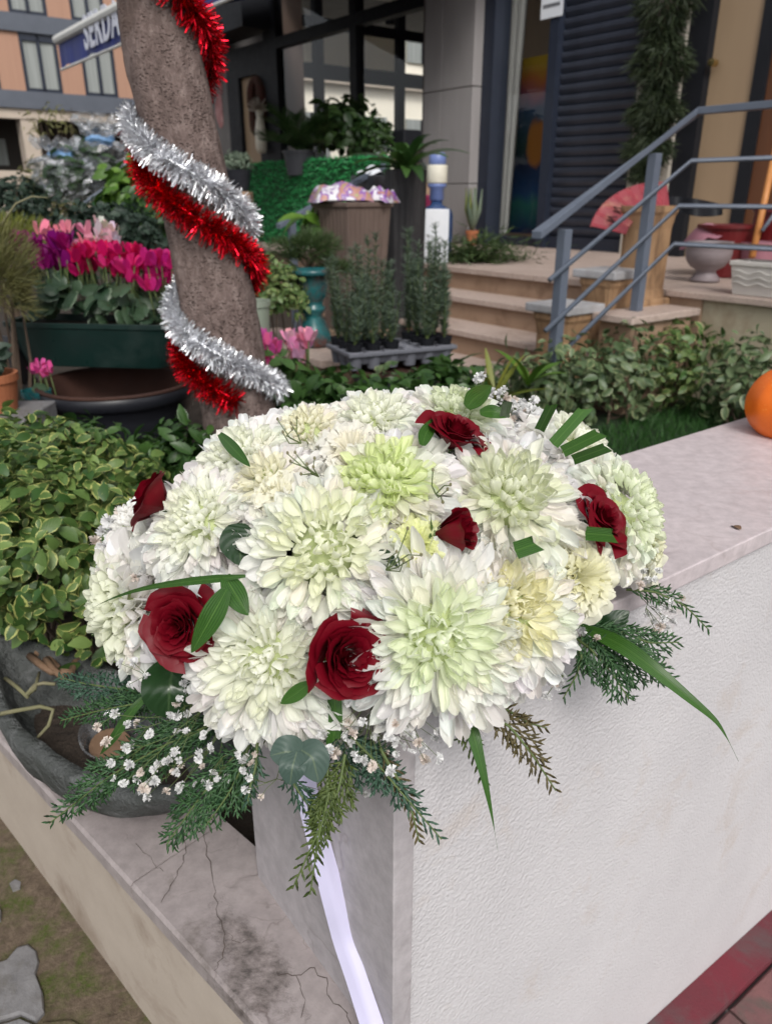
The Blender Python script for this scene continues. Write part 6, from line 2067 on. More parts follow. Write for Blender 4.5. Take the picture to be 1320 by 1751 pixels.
def dome(u, v, grow=1.0):
    """where the sight line through a point of the photograph meets the dome; else its nearest approach"""
    d = ray(u, v)
    o = (CAM - DC) / (DR * grow)
    dd = d / (DR * grow)
    a, b_, c_ = dd.dot(dd), 2 * o.dot(dd), o.dot(o) - 1
    disc = b_ * b_ - 4 * a * c_
    t = (-b_ - math.sqrt(disc)) / (2 * a) if disc > 0 else -b_ / (2 * a)
    p = CAM + d * t
    n = unit((p - DC) / (DR * grow) ** 2)
    return p, n, t


base = thing('flower_bowl', 'dark green foam base hidden under the white and red flowers on the marble cap', 'flower base', W(0.6, 0.55, 1.046))
b = MB()
b.lathe([(0.0, 1.047), (0.15, 1.047), (0.19, 1.08), (0.21, 1.13), (0.19, 1.18), (0.12, 1.215), (0.0, 1.225)], 32, (DC[0], DC[1] + 0.015, 0))
b.build('foam_block', M['foam'], base, smooth=True)
n = 420
P, d = shell_points(n, (0.245, 0.22, 0.16), 0.2, -0.35, 4, 5)
P = P + DC + np.array((0, 0.01, 0.0))
fr = leaf_frames(d, np.random.default_rng(6), 0.2, 0.5)
ln = rng.uniform(0.04, 0.075, len(P))
V, Q, U = stamp(LEAF_OVAL, fr, P, np.column_stack((ln * .5, ln, ln)))
me = np_mesh('filler_leaves', V, Q, U, M['broad'])
me.transform(base.matrix_basis.inverted())
tag(put('filler_leaves', me, base), kind='stuff')

# ---- chrysanthemum: petals of unit length along +y, inner face +z
def strap(curl, tipw, cup, seed):
    r = np.random.default_rng(seed)
    tw = r.normal(0, 0.12)
    notch = r.uniform(0.0, 0.05)

    def fn(u, v):
        v = 1 - (1 - v) ** 1.7
        x = (u - .5)
        q = np.clip(v / 0.6, 0, 1)
        w = 0.48 + 0.52 * q * q * (3 - 2 * q)
        w = w * np.where(v > 0.78, np.sqrt(np.clip(1 - ((v - 0.78) / 0.228) ** 2, 0.05, 1)), 1.0)
        w = w * (1 + (tipw - 1) * v)
        a = curl * v ** 1.6
        # arc length integration of a bend that grows to the tip
        yy = np.zeros_like(v)
        zz = np.zeros_like(v)
        for k in range(24):
            s = v * (k + .5) / 24
            ang = curl * s ** 1.5
            yy += np.cos(ang) * v / 24
            zz += np.sin(ang) * v / 24
        side = cup * (4 * x * x) * w * (0.5 + 0.5 * v)
        X = x * w + tw * (v - .3) * 0.12
        Y = yy - notch * (np.abs(x) < 0.1) * (v > 0.99) - np.sin(a) * side
        Z = zz + np.cos(a) * side + 0.03 * np.sin(u * 6.28 + seed) * v
        return X, Y, Z
    return sheet(4, 7, fn)


RINGS = {
    'inner': [strap(1.3, 1.25, 0.28, 1), strap(0.9, 1.15, 0.32, 2), strap(1.7, 1.3, 0.24, 3), strap(1.1, 1.2, 0.3, 11)],
    'mid': [strap(0.9, 1.25, 0.24, 4), strap(0.5, 1.15, 0.28, 5), strap(1.2, 1.3, 0.2, 6), strap(0.25, 1.2, 0.26, 15)],
    'outer': [strap(0.45, 1.25, 0.2, 7), strap(0.1, 1.15, 0.24, 8), strap(-0.4, 1.25, 0.24, 9), strap(0.8, 1.15, 0.2, 10), strap(-0.75, 1.1, 0.18, 16)],
}
ring_me = {k: [np_mesh('petal', t[0], t[1], t[2], M['petal']) for t in v] for k, v in RINGS.items()}


def mix3(a, b_, f):
    return tuple(x * (1 - f) + y * f for x, y in zip(a, b_))


WHITE = (0.93, 0.922, 0.90)
core_cache = {}


def mum(label, u, v, dia, tint, seed, tilt=(0, 0), depth=None, openness=1.0, n=350, deep=0.0, ball=0.54, core_f=0.24, tint_reach=0.60, wild=0.05):
    p, nrm, t = dome(u, v)
    if depth is not None:
        p = at_t(u, v, depth)
        t = depth
    r = np.random.default_rng(seed)
    Rd = dia * t / FPX / 2 * 1.15
    # tilt: push of the facing direction, in metres right / up seen from the camera
    right = np.array((1.0, 0, 0))
    upc = np.array((0, SP, CP))
    tocam = unit(CAM - p)
    nrm = unit(nrm * 0.75 + tocam * 0.30 + right * tilt[0] + upc * tilt[1])
    F = frame_z(nrm, spin=r.uniform(0, 6.28))
    o = p - nrm * Rd * (0.36 + deep)
    fl = thing('chrysanthemum', label, 'chrysanthemum', o, F, 'white chrysanthemums of the arrangement')
    b = MB().lathe([(0.003, -Rd * 0.9), (0.0035, -Rd * 0.3), (Rd * 0.25, -Rd * 0.2), (Rd * 0.44, 0.0), (Rd * 0.36, Rd * 0.22), (Rd * 0.15, Rd * 0.36), (0, Rd * 0.38)], 16)
    b.build('receptacle', M['bud_green'], fl, smooth=True, m=Matrix.Identity(4))
    nc = int(n * core_f)
    core = []
    for k in range(n):
        f = (k + 0.6) / n
        az = k * 2.39996 + r.normal(0, 0.12)
        th = 1.78 * f ** 0.54 * openness + r.normal(0, 0.04)
        th = max(0.02, th)
        x_ = th / 1.78
        key = 'inner' if th < 0.75 else 'mid' if th < 1.25 else 'outer'
        ln = Rd * (0.25 + (0.90 - ball) * 1.35 * x_ ** 1.3) * r.uniform(0.84 - 0.10 * x_, 1.12 + 0.12 * x_)
        wd = Rd * (0.092 + 0.072 * x_) * r.uniform(0.85, 1.25)
        rad = np.array((math.cos(az), math.sin(az), 0))
        up_ = np.array((0, 0, 1.0))
        dn_ = unit(rad * math.sin(th) + up_ * math.cos(th) * 1.15)
        tn_ = unit(rad * math.cos(th) - up_ * math.sin(th))
        al = max(0.12, 1.30 - 0.95 * th / 1.1) + r.normal(0, 0.10 + wild)
        ph_ = min(th + 1.57 - al, 1.48 + 0.40 * x_) + r.normal(0, 0.05 + 0.10 * x_)
        d = rad * math.sin(ph_) + up_ * math.cos(ph_)
        nn = up_ * math.sin(ph_) - rad * math.cos(ph_)
        nn = unit(nn + np.cross(d, nn) * r.normal(0, 0.22 + wild))
        d = unit(d + np.cross(d, nn) * r.normal(0, 0.10 + 0.6 * wild))
        fr = frame(d, nn)
        loc = (rad * math.sin(th) * (ball - 0.1) + up_ * math.cos(th) * (ball - 0.18)) * Rd
        g = max(0.0, 1 - x_ / (tint_reach * 1.2)) ** 0.9 * r.uniform(0.7, 1.1)
        c = mix3(WHITE, tint, min(1, g))
        c = tuple(min(0.93, x * r.uniform(0.96, 1.03)) for x in c)
        vi = int(r.integers(0, len(ring_me[key])))
        if k < nc:
            tp = RINGS[key][vi]
            core.append((tp[0] * np.array((wd, ln, ln)) @ fr.T + loc, tp[1], tp[2]))
        else:
            put('petal', ring_me[key][vi], fl, mat4(fr, loc, (wd, ln, ln)), c)
    V, Q, U = join(core)
    cm = put('floret_core', np_mesh('floret_core', V, Q, U, M['petal']), fl, None, tuple(tint))
    tag(cm, kind='stuff')
    return fl


GRN = (0.87, 0.91, 0.74)
GRN2 = (0.82, 0.88, 0.55)
YEL = (0.90, 0.88, 0.66)
CRM = (0.89, 0.87, 0.72)
PALE = (0.91, 0.92, 0.82)
mum('large chrysanthemum with pale green heart, lowest of the white flowers, beside the open rose', 445, 1138, 278, PALE, 1, (-0.05, 0.06))
mum('large spiky chrysanthemum with green heart between the open rose and the yellow hearted one', 752, 1092, 280, GRN, 2, (0.06, -0.02), ball=0.50, deep=-0.12)
mum('large chrysanthemum with curly yellow green heart in the middle of the arrangement', 550, 935, 250, mix3(GRN, CRM, 0.4), 3, (-0.02, 0.0), tint_reach=0.7, wild=0.22, ball=0.66)
mum('chrysanthemum with yellow heart overlapping the cream ruffled flower', 880, 1045, 245, YEL, 4, (0.0, 0.08), deep=0.12, wild=0.15)
mum('chrysanthemum with bright lime upper half behind the lime ruffled flower', 655, 812, 225, GRN2, 5, (-0.15, 0.25), wild=0.12)
mum('large pure white chrysanthemum between two roses below the cut leaf strips', 876, 840, 250, (0.82, 0.84, 0.68), 6, (0.0, 0.1))
mum('white chrysanthemum with greenish side petals next to the outermost side rose', 330, 885, 205, PALE, 7, (-0.15, 0.05))
mum('white chrysanthemum turned outwards above the fern, next to the dark rose', 188, 1045, 240, (0.82, 0.84, 0.70), 8, (-0.35, 0.0))
mum('white chrysanthemum at the tree side with a single leaf blade on it', 410, 775, 190, PALE, 9, (-0.1, 0.1))
mum('small chrysanthemum near the end of the silver tinsel', 520, 725, 135, CRM, 10, (-0.1, 0.1), n=220)
mum('greenish white chrysanthemum topmost under the black bowl', 640, 708, 165, PALE, 11, (0.0, 0.1))
mum('flat white chrysanthemum behind the topmost rose and its leaves', 785, 696, 165, (0.80, 0.84, 0.66), 12, (0.05, 0.1))
mum('white chrysanthemum fanned out behind the cut leaf strips', 995, 755, 175, PALE, 13, (0.15, 0.1))
mum('greenish chrysanthemum bulging over the marble cap beside the ruffled rose', 1080, 868, 195, GRN, 14, (0.25, 0.0), tint_reach=0.9, ball=0.7)
mum('small white chrysanthemum half hidden behind the outermost side rose', 215, 895, 120, WHITE, 15, (-0.3, 0.1), n=200)
mum('white chrysanthemum filling the gap among gypsophila stems', 455, 815, 150, CRM, 16, (-0.05, 0.1), n=220)

# ---- ruffled lisianthus
def ruffle(seed):
    r = np.random.default_rng(seed)
    ph = r.uniform(0, 6.28, 4)

    def fn(u, v):
        a = (u - .5) * 1.5
        rr_ = v * (1 + 0.05 * np.sin(u * 21 + ph[0]) * v)
        x = np.sin(a) * rr_ * 0.95
        y = np.cos(a) * rr_ * 0.92
        z = 0.12 * np.sin(u * 15 + ph[1]) * v ** 2.5 + 0.10 * np.sin(u * 27 + ph[2]) * v ** 4 + 0.35 * v ** 2 - 0.42 * v ** 4 + 0.16 * (2 * u - 1) ** 2 * v
        return x, y, z
    return sheet(18, 6, fn)


ruf = [ruffle(s) for s in range(5)]
ruf_me = [np_mesh('petal', t[0], t[1], t[2], M['lisi']) for t in ruf]


def lisi(label, u, v, dia, outer, inner, seed, tilt=(0, 0), n=26, deep=0.0):
    p, nrm, t = dome(u, v)
    r = np.random.default_rng(seed)
    Rd = dia * t / FPX / 2
    nrm = unit(nrm * 0.7 + unit(CAM - p) * 0.35 + np.array((1.0, 0, 0)) * tilt[0] + np.array((0, SP, CP)) * tilt[1])
    F = frame_z(nrm, spin=r.uniform(0, 6.28))
    fl = thing('lisianthus', label, 'lisianthus', p - nrm * Rd * (0.5 + deep), F, 'ruffled cream flowers of the arrangement')
    MB().tube([(0, 0, -Rd), (0, 0, -Rd * 0.3), (0, 0, 0)], [0.003, 0.0035, Rd * 0.15], 8).build('stem', M['stem'], fl, smooth=True, m=Matrix.Identity(4))
    for k in range(n):
        f = (k + .5) / n
        az = k * 2.39996 + r.normal(0, 0.2)
        th = 0.15 + 1.45 * f ** 0.8 + r.normal(0, 0.1)
        ln = Rd * (0.62 + 0.42 * f) * r.uniform(0.9, 1.08)
        rad = np.array((math.cos(az), math.sin(az), 0))
        d = np.array((0, 0, 1.0)) * math.cos(th) + rad * math.sin(th)
        nn = -rad * math.cos(th) + np.array((0, 0, 1.0)) * math.sin(th)
        fr = frame(d, unit(nn + r.normal(0, 0.15, 3)))
        put('petal', ruf_me[int(r.integers(0, 5))], fl, mat4(fr, rad * Rd * 0.06, (ln * (0.75 + 0.25 * f), ln, ln)), mix3(inner, outer, min(1, f * 1.4)))


CREAM = (0.83, 0.82, 0.69)
lisi('cream ruffled lisianthus under the white chrysanthemum, hanging over the wall edge', 1005, 985, 172, CREAM, (0.78, 0.76, 0.50), 1, (0.05, 0.0), 30)
lisi('cream ruffled lisianthus outermost over the marble cap', 1124, 932, 132, CREAM, (0.80, 0.80, 0.58), 2, (0.3, 0.0))
lisi('lime yellow ruffled lisianthus beside the red rosebud', 714, 928, 118, (0.80, 0.83, 0.50), (0.76, 0.79, 0.38), 3, (0, 0))
lisi('white ruffled lisianthus below the topmost chrysanthemum', 600, 757, 140, (0.84, 0.83, 0.78), (0.80, 0.76, 0.62), 4, (0.0, 0.1))
lisi('cream ruffled lisianthus beside bare gypsophila stems', 480, 845, 130, (0.84, 0.83, 0.74), CRM, 5, (0, 0.05))
lisi('small white ruffled flower at the tree side of the arrangement', 450, 765, 90, (0.84, 0.83, 0.78), CREAM, 6, (0, 0.1), 18)

# ---- roses
def rose_petal(i, n, openness, seed):
    r = np.random.default_rng(seed * 50 + i)
    f = i / (n - 1)
    a0 = i * 2.25 + r.normal(0, 0.15)
    w = 1.75 - 0.75 * f
    rb = 0.05 + 0.08 * f
    rt = (0.09 + (0.30 + 0.52 * openness) * f ** 1.15) * r.uniform(0.94, 1.06)
    h = (1.0 - 0.12 * f - 0.22 * openness * f * f) * r.uniform(0.95, 1.04)
    curl = 0.05 + 0.22 * f * openness
    ph = r.uniform(0, 6.28, 3)
    skew = 0.06 * (0.5 + f)

    def fn(u, v):
        x = 2 * u - 1
        ang = a0 + x * w * (0.35 + 0.65 * np.sin(np.clip(v, 0, 1) * np.pi / 2) ** 0.6)
        edge = np.clip((v - 0.72) / 0.28, 0, 1)
        rad = rb + (rt - rb) * np.sin(np.clip(v, 0, 1) * np.pi / 2) ** 1.1 + skew * x * v + curl * edge ** 2 * (1 + 0.4 * np.sin(3 * x + ph[0]))
        z = h * (v ** 0.95) * (1 - 0.20 * np.abs(x) ** 3.2 * v) - curl * 0.55 * edge ** 2 * (1 + 0.5 * np.sin(4 * x + ph[1])) + 0.02 * np.sin(9 * x + ph[2]) * v ** 3
        rad = rad + 0.018 * np.sin(11 * x + ph[1]) * v ** 3
        return rad * np.cos(ang), rad * np.sin(ang), z
    return sheet(14, 9, fn)


def rose(label, u, v, dia, seed, face, openness=1.0, n=22, grow=1.0, depth=None, sepal=True, squash=1.0):
    """face: direction the bloom looks, as (right, up, towards the camera)"""
    p, nrm, t = dome(u, v, grow)
    if depth is not None:
        p, t = at_t(u, v, depth), depth
    Rd = dia * t / FPX / 2
    fw = np.array((0, CP, -SP))
    nrm = unit(np.array((1.0, 0, 0)) * face[0] + np.array((0, SP, CP)) * face[1] - fw * face[2])
    r = np.random.default_rng(seed)
    F = frame_z(nrm, spin=r.uniform(0, 6.28))
    S = Rd / (0.52 + 0.42 * openness)
    fl = thing('rose', label, 'rose', p - nrm * S * 0.55, F, 'dark red roses of the arrangement')
    for i in range(n):
        tp = rose_petal(i, n, openness, seed)
        put('petal', np_mesh('petal', tp[0] * S, tp[1], tp[2], M['rose']), fl)
    b = MB().tube([(0, 0, -S * 1.2), (0, 0, -S * 0.1), (0, 0, 0.02 * S)], [0.003, 0.0035, S * 0.16], 8)
    b.build('stem', M['stem'], fl, smooth=True, m=Matrix.Identity(4))
    if sepal:
        for k in range(5):
            a = k * 1.2566
            tp = sheet(2, 4, lambda u_, v_: ((u_ - .5) * 0.16 * S * (1 - 0.9 * v_), 0.12 * S + v_ * 0.42 * S, -0.06 * S + 0.1 * S * v_ * v_))
            o = put('sepal', np_mesh('sepal', tp[0], tp[1], tp[2], M['strap']), fl, mat4(np.array(((math.cos(a), -math.sin(a), 0), (math.sin(a), math.cos(a), 0), (0, 0, 1.0))), (0, 0, 0)))
    return fl


rose('dark red rose at the top between white chrysanthemums with two green leaves', 780, 738, 104, 1, (0.35, 0.75, 0.5), 0.8, 20, 1.04)
rose('closed red rosebud lying beside the lime ruffled flower', 783, 908, 84, 2, (0.85, 0.15, 0.45), 0.12, 12, 1.04)
rose('ruffled dark red rose wedged against the greenish chrysanthemum', 1032, 886, 108, 3, (0.55, 0.45, 0.6), 1.15, 20, 1.02)
rose('dark red rose seen from its side at the edge towards the variegated shrub', 258, 850, 104, 4, (-0.75, 0.45, 0.15), 0.75, 18, 1.05)
rose('wide open dark red rose with a pinkish outer petal above the ferns', 306, 1072, 126, 5, (-0.15, 0.05, 0.95), 0.65, 24, 1.02)
rose('open dark red rose between the two largest chrysanthemums', 594, 1122, 146, 6, (0.45, 0.05, 0.88), 0.5, 26, 1.02)

# ---- strap leaves and broad leaves
def leaf_path(name, label, pts, width, mat, cat='leaf', group=None, cut=False, twist=0.0, nseg=16, fold=0.22, face=None, thread=False):
    """pts: world points of the midrib"""
    pts = [np.asarray(p, float) for p in pts]
    k = len(pts)
    X = np.linspace(0, 1, k)
    ss = np.linspace(0, 1, nseg + 1)
    C = np.array([[np.interp(s, X, [p[q] for p in pts]) for q in range(3)] for s in ss])
    for _ in range(3):
        C[1:-1] = (C[:-2] + 2 * C[1:-1] + C[2:]) / 4
    t = thing(name, label, cat, C[0], group=group)
    vs, uv = [], []
    for i, s in enumerate(ss):
        tg = unit(C[min(i + 1, nseg)] - C[max(i - 1, 0)])
        vw = unit(CAM - C[i]) if face is None else unit(face)
        sd = unit(np.cross(tg, vw))
        nr = unit(np.cross(sd, tg))
        a = twist * (s - 0.3)
        sd, nr = sd * math.cos(a) + nr * math.sin(a), nr * math.cos(a) - sd * math.sin(a)
        w = width * (1.0 if cut else (min(1, s * 5 + 0.35) * (1 - min(1, max(0, (s - 0.25) / 0.6))) ** 1.1 + 0.02) if thread else (math.sin(math.pi * min(0.995, 0.10 + 0.895 * s)) ** 0.75))
        for q, x in enumerate((-.5, -.25, 0, .25, .5)):
            off = 0.012 * (x if cut and i == nseg else 0)
            vs.append(C[i] + sd * w * x + nr * abs(x) * w * fold + tg * off)
            uv.append((q / 4, s))
    b = MB().add(vs, [(5 * i + q, 5 * i + q + 1, 5 * i + q + 6, 5 * i + q + 5) for i in range(nseg) for q in range(4)], uv)
    b.build('blade', mat, t, smooth=True)
    return t


def on_dome(pts, grow):
    return [dome(u, v, grow)[0] for u, v in pts]


def px(w, t=0.8):
    return w * t / FPX


G_ = 'green strap leaves of the arrangement'
fan_lab = ['cut green leaf strip nearest the topmost rose', 'cut green leaf strip standing beside the gypsophila tuft', 'longest cut green leaf strip over the white chrysanthemum', 'slanting cut green leaf strip, third of the fan', 'lowest cut green leaf strip of the fan, lying almost level']
for q, (a, c, w) in enumerate((((862, 712), (868, 686), 24), ((922, 735), (944, 692), 26), ((945, 760), (1000, 700), 30), ((962, 772), (1026, 741), 30), ((980, 786), (1038, 765), 26))):
    p0, p1 = dome(*a, 1.06)[0], dome(*c, 1.22)[0]
    leaf_path('leaf_strip', fan_lab[q], [p0, (p0 + p1) / 2, p1], px(w * 0.64, 0.88), M['strap'], 'leaf', 'fan of cut leaf strips', True, 0.2)
leaf_path('strap_leaf', 'short dark leaf blade lying on the tree side chrysanthemum', on_dome([(376, 742), (402, 770), (428, 798)], 1.12), px(17, 0.95), M['strap'], group=G_)
leaf_path('strap_leaf', 'folded green leaf along the wide open rose', on_dome([(388, 1008), (362, 1055), (328, 1116)], 1.13), px(34), M['strap'], group=G_, twist=0.3)
leaf_path('strap_leaf', 'green leaf folding down between rose and chrysanthemum', on_dome([(385, 985), (405, 1020), (425, 1052)], 1.09), px(34), M['strap'], group=G_, twist=-0.5)
leaf_path('strap_leaf', 'thin arching leaf blade across the outward turned chrysanthemum', on_dome([(420, 985), (330, 993), (245, 1005), (185, 1025), (140, 1050)], 1.10), px(12), M['strap'], group=G_, thread=True)
leaf_path('strap_leaf', 'short cut leaf between the pure white and yellow hearted flowers', on_dome([(880, 942), (915, 930)], 1.10), px(26), M['strap'], group=G_, cut=True)
leaf_path('strap_leaf', 'short cut leaf under the ruffled dark red rose', on_dome([(1000, 912), (1048, 916)], 1.10), px(22), M['strap'], group=G_, cut=True)
leaf_path('strap_leaf', 'small green leaf tip poking out of the lowest chrysanthemum', on_dome([(530, 1168), (508, 1185), (480, 1203)], 1.08), px(26, .7), M['strap'], group=G_)
leaf_path('strap_leaf', 'long leaf blade hanging out over the white wall to a thread', [at_t(985, 1068, 0.86), at_t(1060, 1100, 0.82), at_t(1120, 1145, 0.80), at_t(1180, 1195, 0.79), at_t(1225, 1232, 0.785), at_t(1246, 1268, 0.785), at_t(1262, 1302, 0.785)], px(27), M['strap'], group=G_, nseg=28, thread=True)
leaf_path('strap_leaf', 'leaf blade hanging straight down the white wall front', [at_t(798, 1215, 0.735), at_t(812, 1265, 0.725), at_t(828, 1330, 0.72), at_t(842, 1400, 0.72), at_t(851, 1456, 0.72)], px(22, .72), M['strap'], group=G_, nseg=24, thread=True)
leaf_path('strap_leaf', 'upright dark leaf strip below the open rose', [at_t(572, 1190, 0.72), at_t(574, 1230, 0.72), at_t(570, 1268, 0.72)], px(24, .72), M['strap'], group=G_, cut=True)
leaf_path('strap_leaf', 'second dark leaf strip below the open rose, towards the lowest flower', [at_t(560, 1195, 0.735), at_t(548, 1230, 0.735), at_t(530, 1262, 0.735)], px(20, .72), M['strap'], group=G_)
leaf_path('strap_leaf', 'thin leaf blade bending down among the ferns over the trough', [at_t(262, 1180, 0.86), at_t(225, 1215, 0.85), at_t(195, 1262, 0.85), at_t(172, 1290, 0.86)], px(16, .85), M['strap'], group=G_)
B_ = 'broad leaves of the arrangement'
leaf_path('broad_leaf', 'round dark glossy leaf under the wide open rose', [at_t(298, 1130, 0.82), at_t(290, 1180, 0.80), at_t(288, 1228, 0.81)], px(92, .82), M['broad'], group=B_, fold=0.25)
leaf_path('broad_leaf', 'dark leaf in the gap beside the central chrysanthemum', on_dome([(432, 905), (410, 930), (412, 968)], 0.96), px(60, .9), M['broad'], group=B_)
leaf_path('broad_leaf', 'oval leaf standing behind the topmost rose', on_dome([(797, 697), (812, 680), (840, 660)], 1.12), px(28, 1.0), M['strap'], group=B_)
leaf_path('broad_leaf', 'leaf beside the topmost rose towards the lime flower', on_dome([(722, 762), (728, 740), (750, 712)], 1.07), px(20, .95), M['strap'], group=B_)
leaf_path('broad_leaf', 'small leaf behind the topmost rose towards the gypsophila', on_dome([(820, 705), (842, 703), (872, 712)], 1.06), px(20, .95), M['strap'], group=B_)
leaf_path('broad_leaf', 'dark leaf between the central and spiky chrysanthemums', on_dome([(672, 985), (660, 960), (650, 940)], 0.98), px(40), M['broad'], group=B_)
leaf_path('broad_leaf', 'bronze tinged leaf under the hanging lisianthus', [at_t(1010, 1085, .88), at_t(1045, 1066, .87), at_t(1075, 1045, .87)], px(40, .87), M['broad'], group=B_)
leaf_path('eucalyptus_leaf', 'round blue grey eucalyptus leaf nearest the lowest flower', [at_t(520, 1290, .70), at_t(490, 1285, .69), at_t(462, 1292, .695)], px(56, .7), M['euca'], group='eucalyptus leaves', fold=0.2)
leaf_path('eucalyptus_leaf', 'round blue grey eucalyptus leaf pointing down', [at_t(508, 1285, .695), at_t(500, 1312, .685), at_t(496, 1342, .69)], px(46, .7), M['euca'], group='eucalyptus leaves', fold=0.2)
leaf_path('eucalyptus_leaf', 'larger dark eucalyptus leaf beside the gypsophila', [at_t(512, 1280, .70), at_t(535, 1295, .69), at_t(545, 1338, .695)], px(58, .7), M['euca'], group='eucalyptus leaves', fold=0.25)

# ---- cypress sprigs
CONE = sheet(3, 2, lambda u, v: (np.cos(u * 6.2832) * (1 - 0.85 * v ** 2) * (0.6 + 1.6 * v * (1 - v)), v, np.sin(u * 6.2832) * (1 - 0.85 * v ** 2) * (0.6 + 1.6 * v * (1 - v))))


def sprig(label, pts, width, mat, seed, face=None, dens=1.25, thick=0.0019):
    r = np.random.default_rng(seed)
    pts = [np.asarray(p, float) for p in pts]
    X = np.linspace(0, 1, len(pts))
    ss = np.linspace(0, 1, 25)
    C = np.array([[np.interp(s, X, [p[q] for p in pts]) for q in range(3)] for s in ss])
    for _ in range(2):
        C[1:-1] = (C[:-2] + 2 * C[1:-1] + C[2:]) / 4
    L_ = float(np.sum(np.linalg.norm(np.diff(C, axis=0), axis=1)))
    t = thing('cypress_sprig', label, 'cypress sprig', C[0], group='cypress sprigs of the arrangement')
    vw = unit(CAM - C[12]) if face is None else unit(face)
    vw = unit(vw + r.normal(0, 0.25, 3))
    MB().tube([C[i] for i in range(0, 25, 2)], [0.0018 - 0.0011 * i / 12 for i in range(13)], 5, False).build('stem', M['stem'], t, smooth=True)
    loc, d, ln, th = [], [], [], []

    def chain(p, dr, length, step, rad):
        """a twig clothed with short overlapping scales"""
        m = max(2, int(length / step))
        for k in range(m):
            loc.append(p)
            d.append(dr)
            ln.append(step * 1.7)
            th.append(rad * (1.1 - 0.5 * k / m))
            p = p + dr * step
            dr = unit(dr + r.normal(0, 0.07, 3))
        return p

    m = int(max(10, L_ / 0.0048) * dens)
    for k in range(m):
        s = (k + 0.5) / m
        x = s * 24
        i = min(23, int(x))
        p = C[i] + (C[i + 1] - C[i]) * (x - i)
        tg = unit(C[i + 1] - C[i])
        sd = unit(np.cross(tg, vw)) * (1 if k % 2 else -1)
        env = (min(1, 0.35 + s * 3) * (1 - s) ** 0.65 + 0.06)
        bl = width * env * r.uniform(0.75, 1.15)
        ang = r.uniform(0.55, 0.85)
        dr = unit(tg * math.cos(ang) + sd * math.sin(ang) + r.normal(0, 0.10, 3) + np.array((0, 0, -0.10)))
        steps = max(3, int(bl / 0.0042))
        q = p
        for e in range(steps):
            f = e / steps
            loc.append(q)
            d.append(dr)
            ln.append(0.0065)
            th.append(thick * 0.9)
            if e > 0 and bl > 0.014:
                side = unit(np.cross(dr, vw)) * (1 if e % 2 else -1)
                a2 = r.uniform(0.5, 0.75)
                sl = bl * 0.40 * (1 - f) ** 0.7 + 0.004
                chain(q, unit(dr * math.cos(a2) + side * math.sin(a2) + r.normal(0, 0.10, 3)), sl, 0.0034, thick * 0.85)
            q = q + dr * (bl / steps)
            dr = unit(dr + tg * 0.05 + r.normal(0, 0.04, 3))
    loc, d = np.array(loc), np.array(d)
    V, Q, U = stamp(CONE, frames_many(d, r.normal(0, 1, d.shape)), loc, np.column_stack((th, ln, th)))
    me = np_mesh('scales', V, Q, U, mat)
    me.transform(t.matrix_basis.inverted())
    tag(put('scale_leaves', me, t), kind='stuff')


def P3(*a):
    return [at_t(u, v, t) for u, v, t in a]


sprig('deep green cypress sprig pointing over the end of the stone trough', P3((300, 1190, .88), (220, 1180, .90), (150, 1170, .93), (100, 1158, .95)), px(62, .9), M['thuja_blue'], 1)
sprig('cypress sprig below it with tips over the trough rim', P3((330, 1190, .86), (250, 1200, .88), (170, 1215, .90), (105, 1232, .92)), px(60, .9), M['thuja'], 2)
sprig('long bright cypress sprig reaching over the low wall edge', P3((370, 1235, .82), (290, 1270, .82), (190, 1325, .82), (85, 1408, .83)), px(95, .82), M['thuja'], 3)
sprig('cypress sprig hanging behind the lowest gypsophila', P3((420, 1270, .79), (370, 1330, .78), (330, 1380, .78), (285, 1445, .78)), px(90, .78), M['thuja'], 4)
sprig('cypress sprig between trough and marble end slab', P3((430, 1260, .78), (415, 1310, .77), (390, 1360, .77), (350, 1415, .77)), px(75, .78), M['thuja'], 5)
sprig('dense cypress filler under the lowest chrysanthemum', P3((440, 1190, .84), (380, 1230, .83), (330, 1260, .83), (290, 1300, .83)), px(80, .8), M['thuja'], 6)
sprig('short bluish cypress tip beside the end slab edge', P3((440, 1270, .74), (438, 1310, .735), (428, 1345, .73), (424, 1372, .73)), px(32, .74), M['thuja_blue'], 7)
sprig('dark cypress tip hanging over the marble end slab', P3((490, 1310, .72), (505, 1345, .715), (530, 1380, .71), (545, 1405, .71)), px(48, .72), M['thuja_blue'], 8)
sprig('long olive cypress sprig hanging down the marble end slab', P3((590, 1290, .71), (580, 1350, .70), (550, 1410, .70), (500, 1520, .70)), px(60, .7), M['thuja_olive'], 9)
sprig('second olive cypress sprig beside the ribbon', P3((560, 1300, .71), (560, 1370, .70), (545, 1430, .70), (530, 1530, .70)), px(48, .7), M['thuja_olive'], 10)
sprig('bluish cypress sprig over the corner of the wall', P3((600, 1260, .73), (640, 1300, .72), (690, 1360, .70), (755, 1435, .70)), px(62, .7), M['thuja_blue'], 11)
sprig('brown tipped cypress sprig down the wall corner', P3((650, 1280, .72), (685, 1340, .71), (705, 1390, .70), (717, 1440, .70)), px(30, .7), M['thuja_brown'], 12)
sprig('browned cypress sprig slanting over the white wall', P3((820, 1215, .745), (870, 1240, .73), (910, 1290, .72), (950, 1352, .72)), px(52, .72), M['thuja_brown'], 13)
sprig('short brown cypress sprig above the slanting one', P3((830, 1205, .75), (870, 1215, .74), (900, 1235, .735), (935, 1245, .735)), px(30, .72), M['thuja_brown'], 14)
sprig('dark cypress sprig beside the hanging leaf blade', P3((785, 1220, .74), (795, 1250, .735), (812, 1285, .73), (828, 1340, .725)), px(34, .72), M['thuja_olive'], 15)
sprig('large dark cypress sprig under the hanging lisianthus', P3((985, 1070, .86), (1030, 1095, .84), (1080, 1130, .83), (1150, 1160, .83)), px(90, .84), M['thuja'], 16)
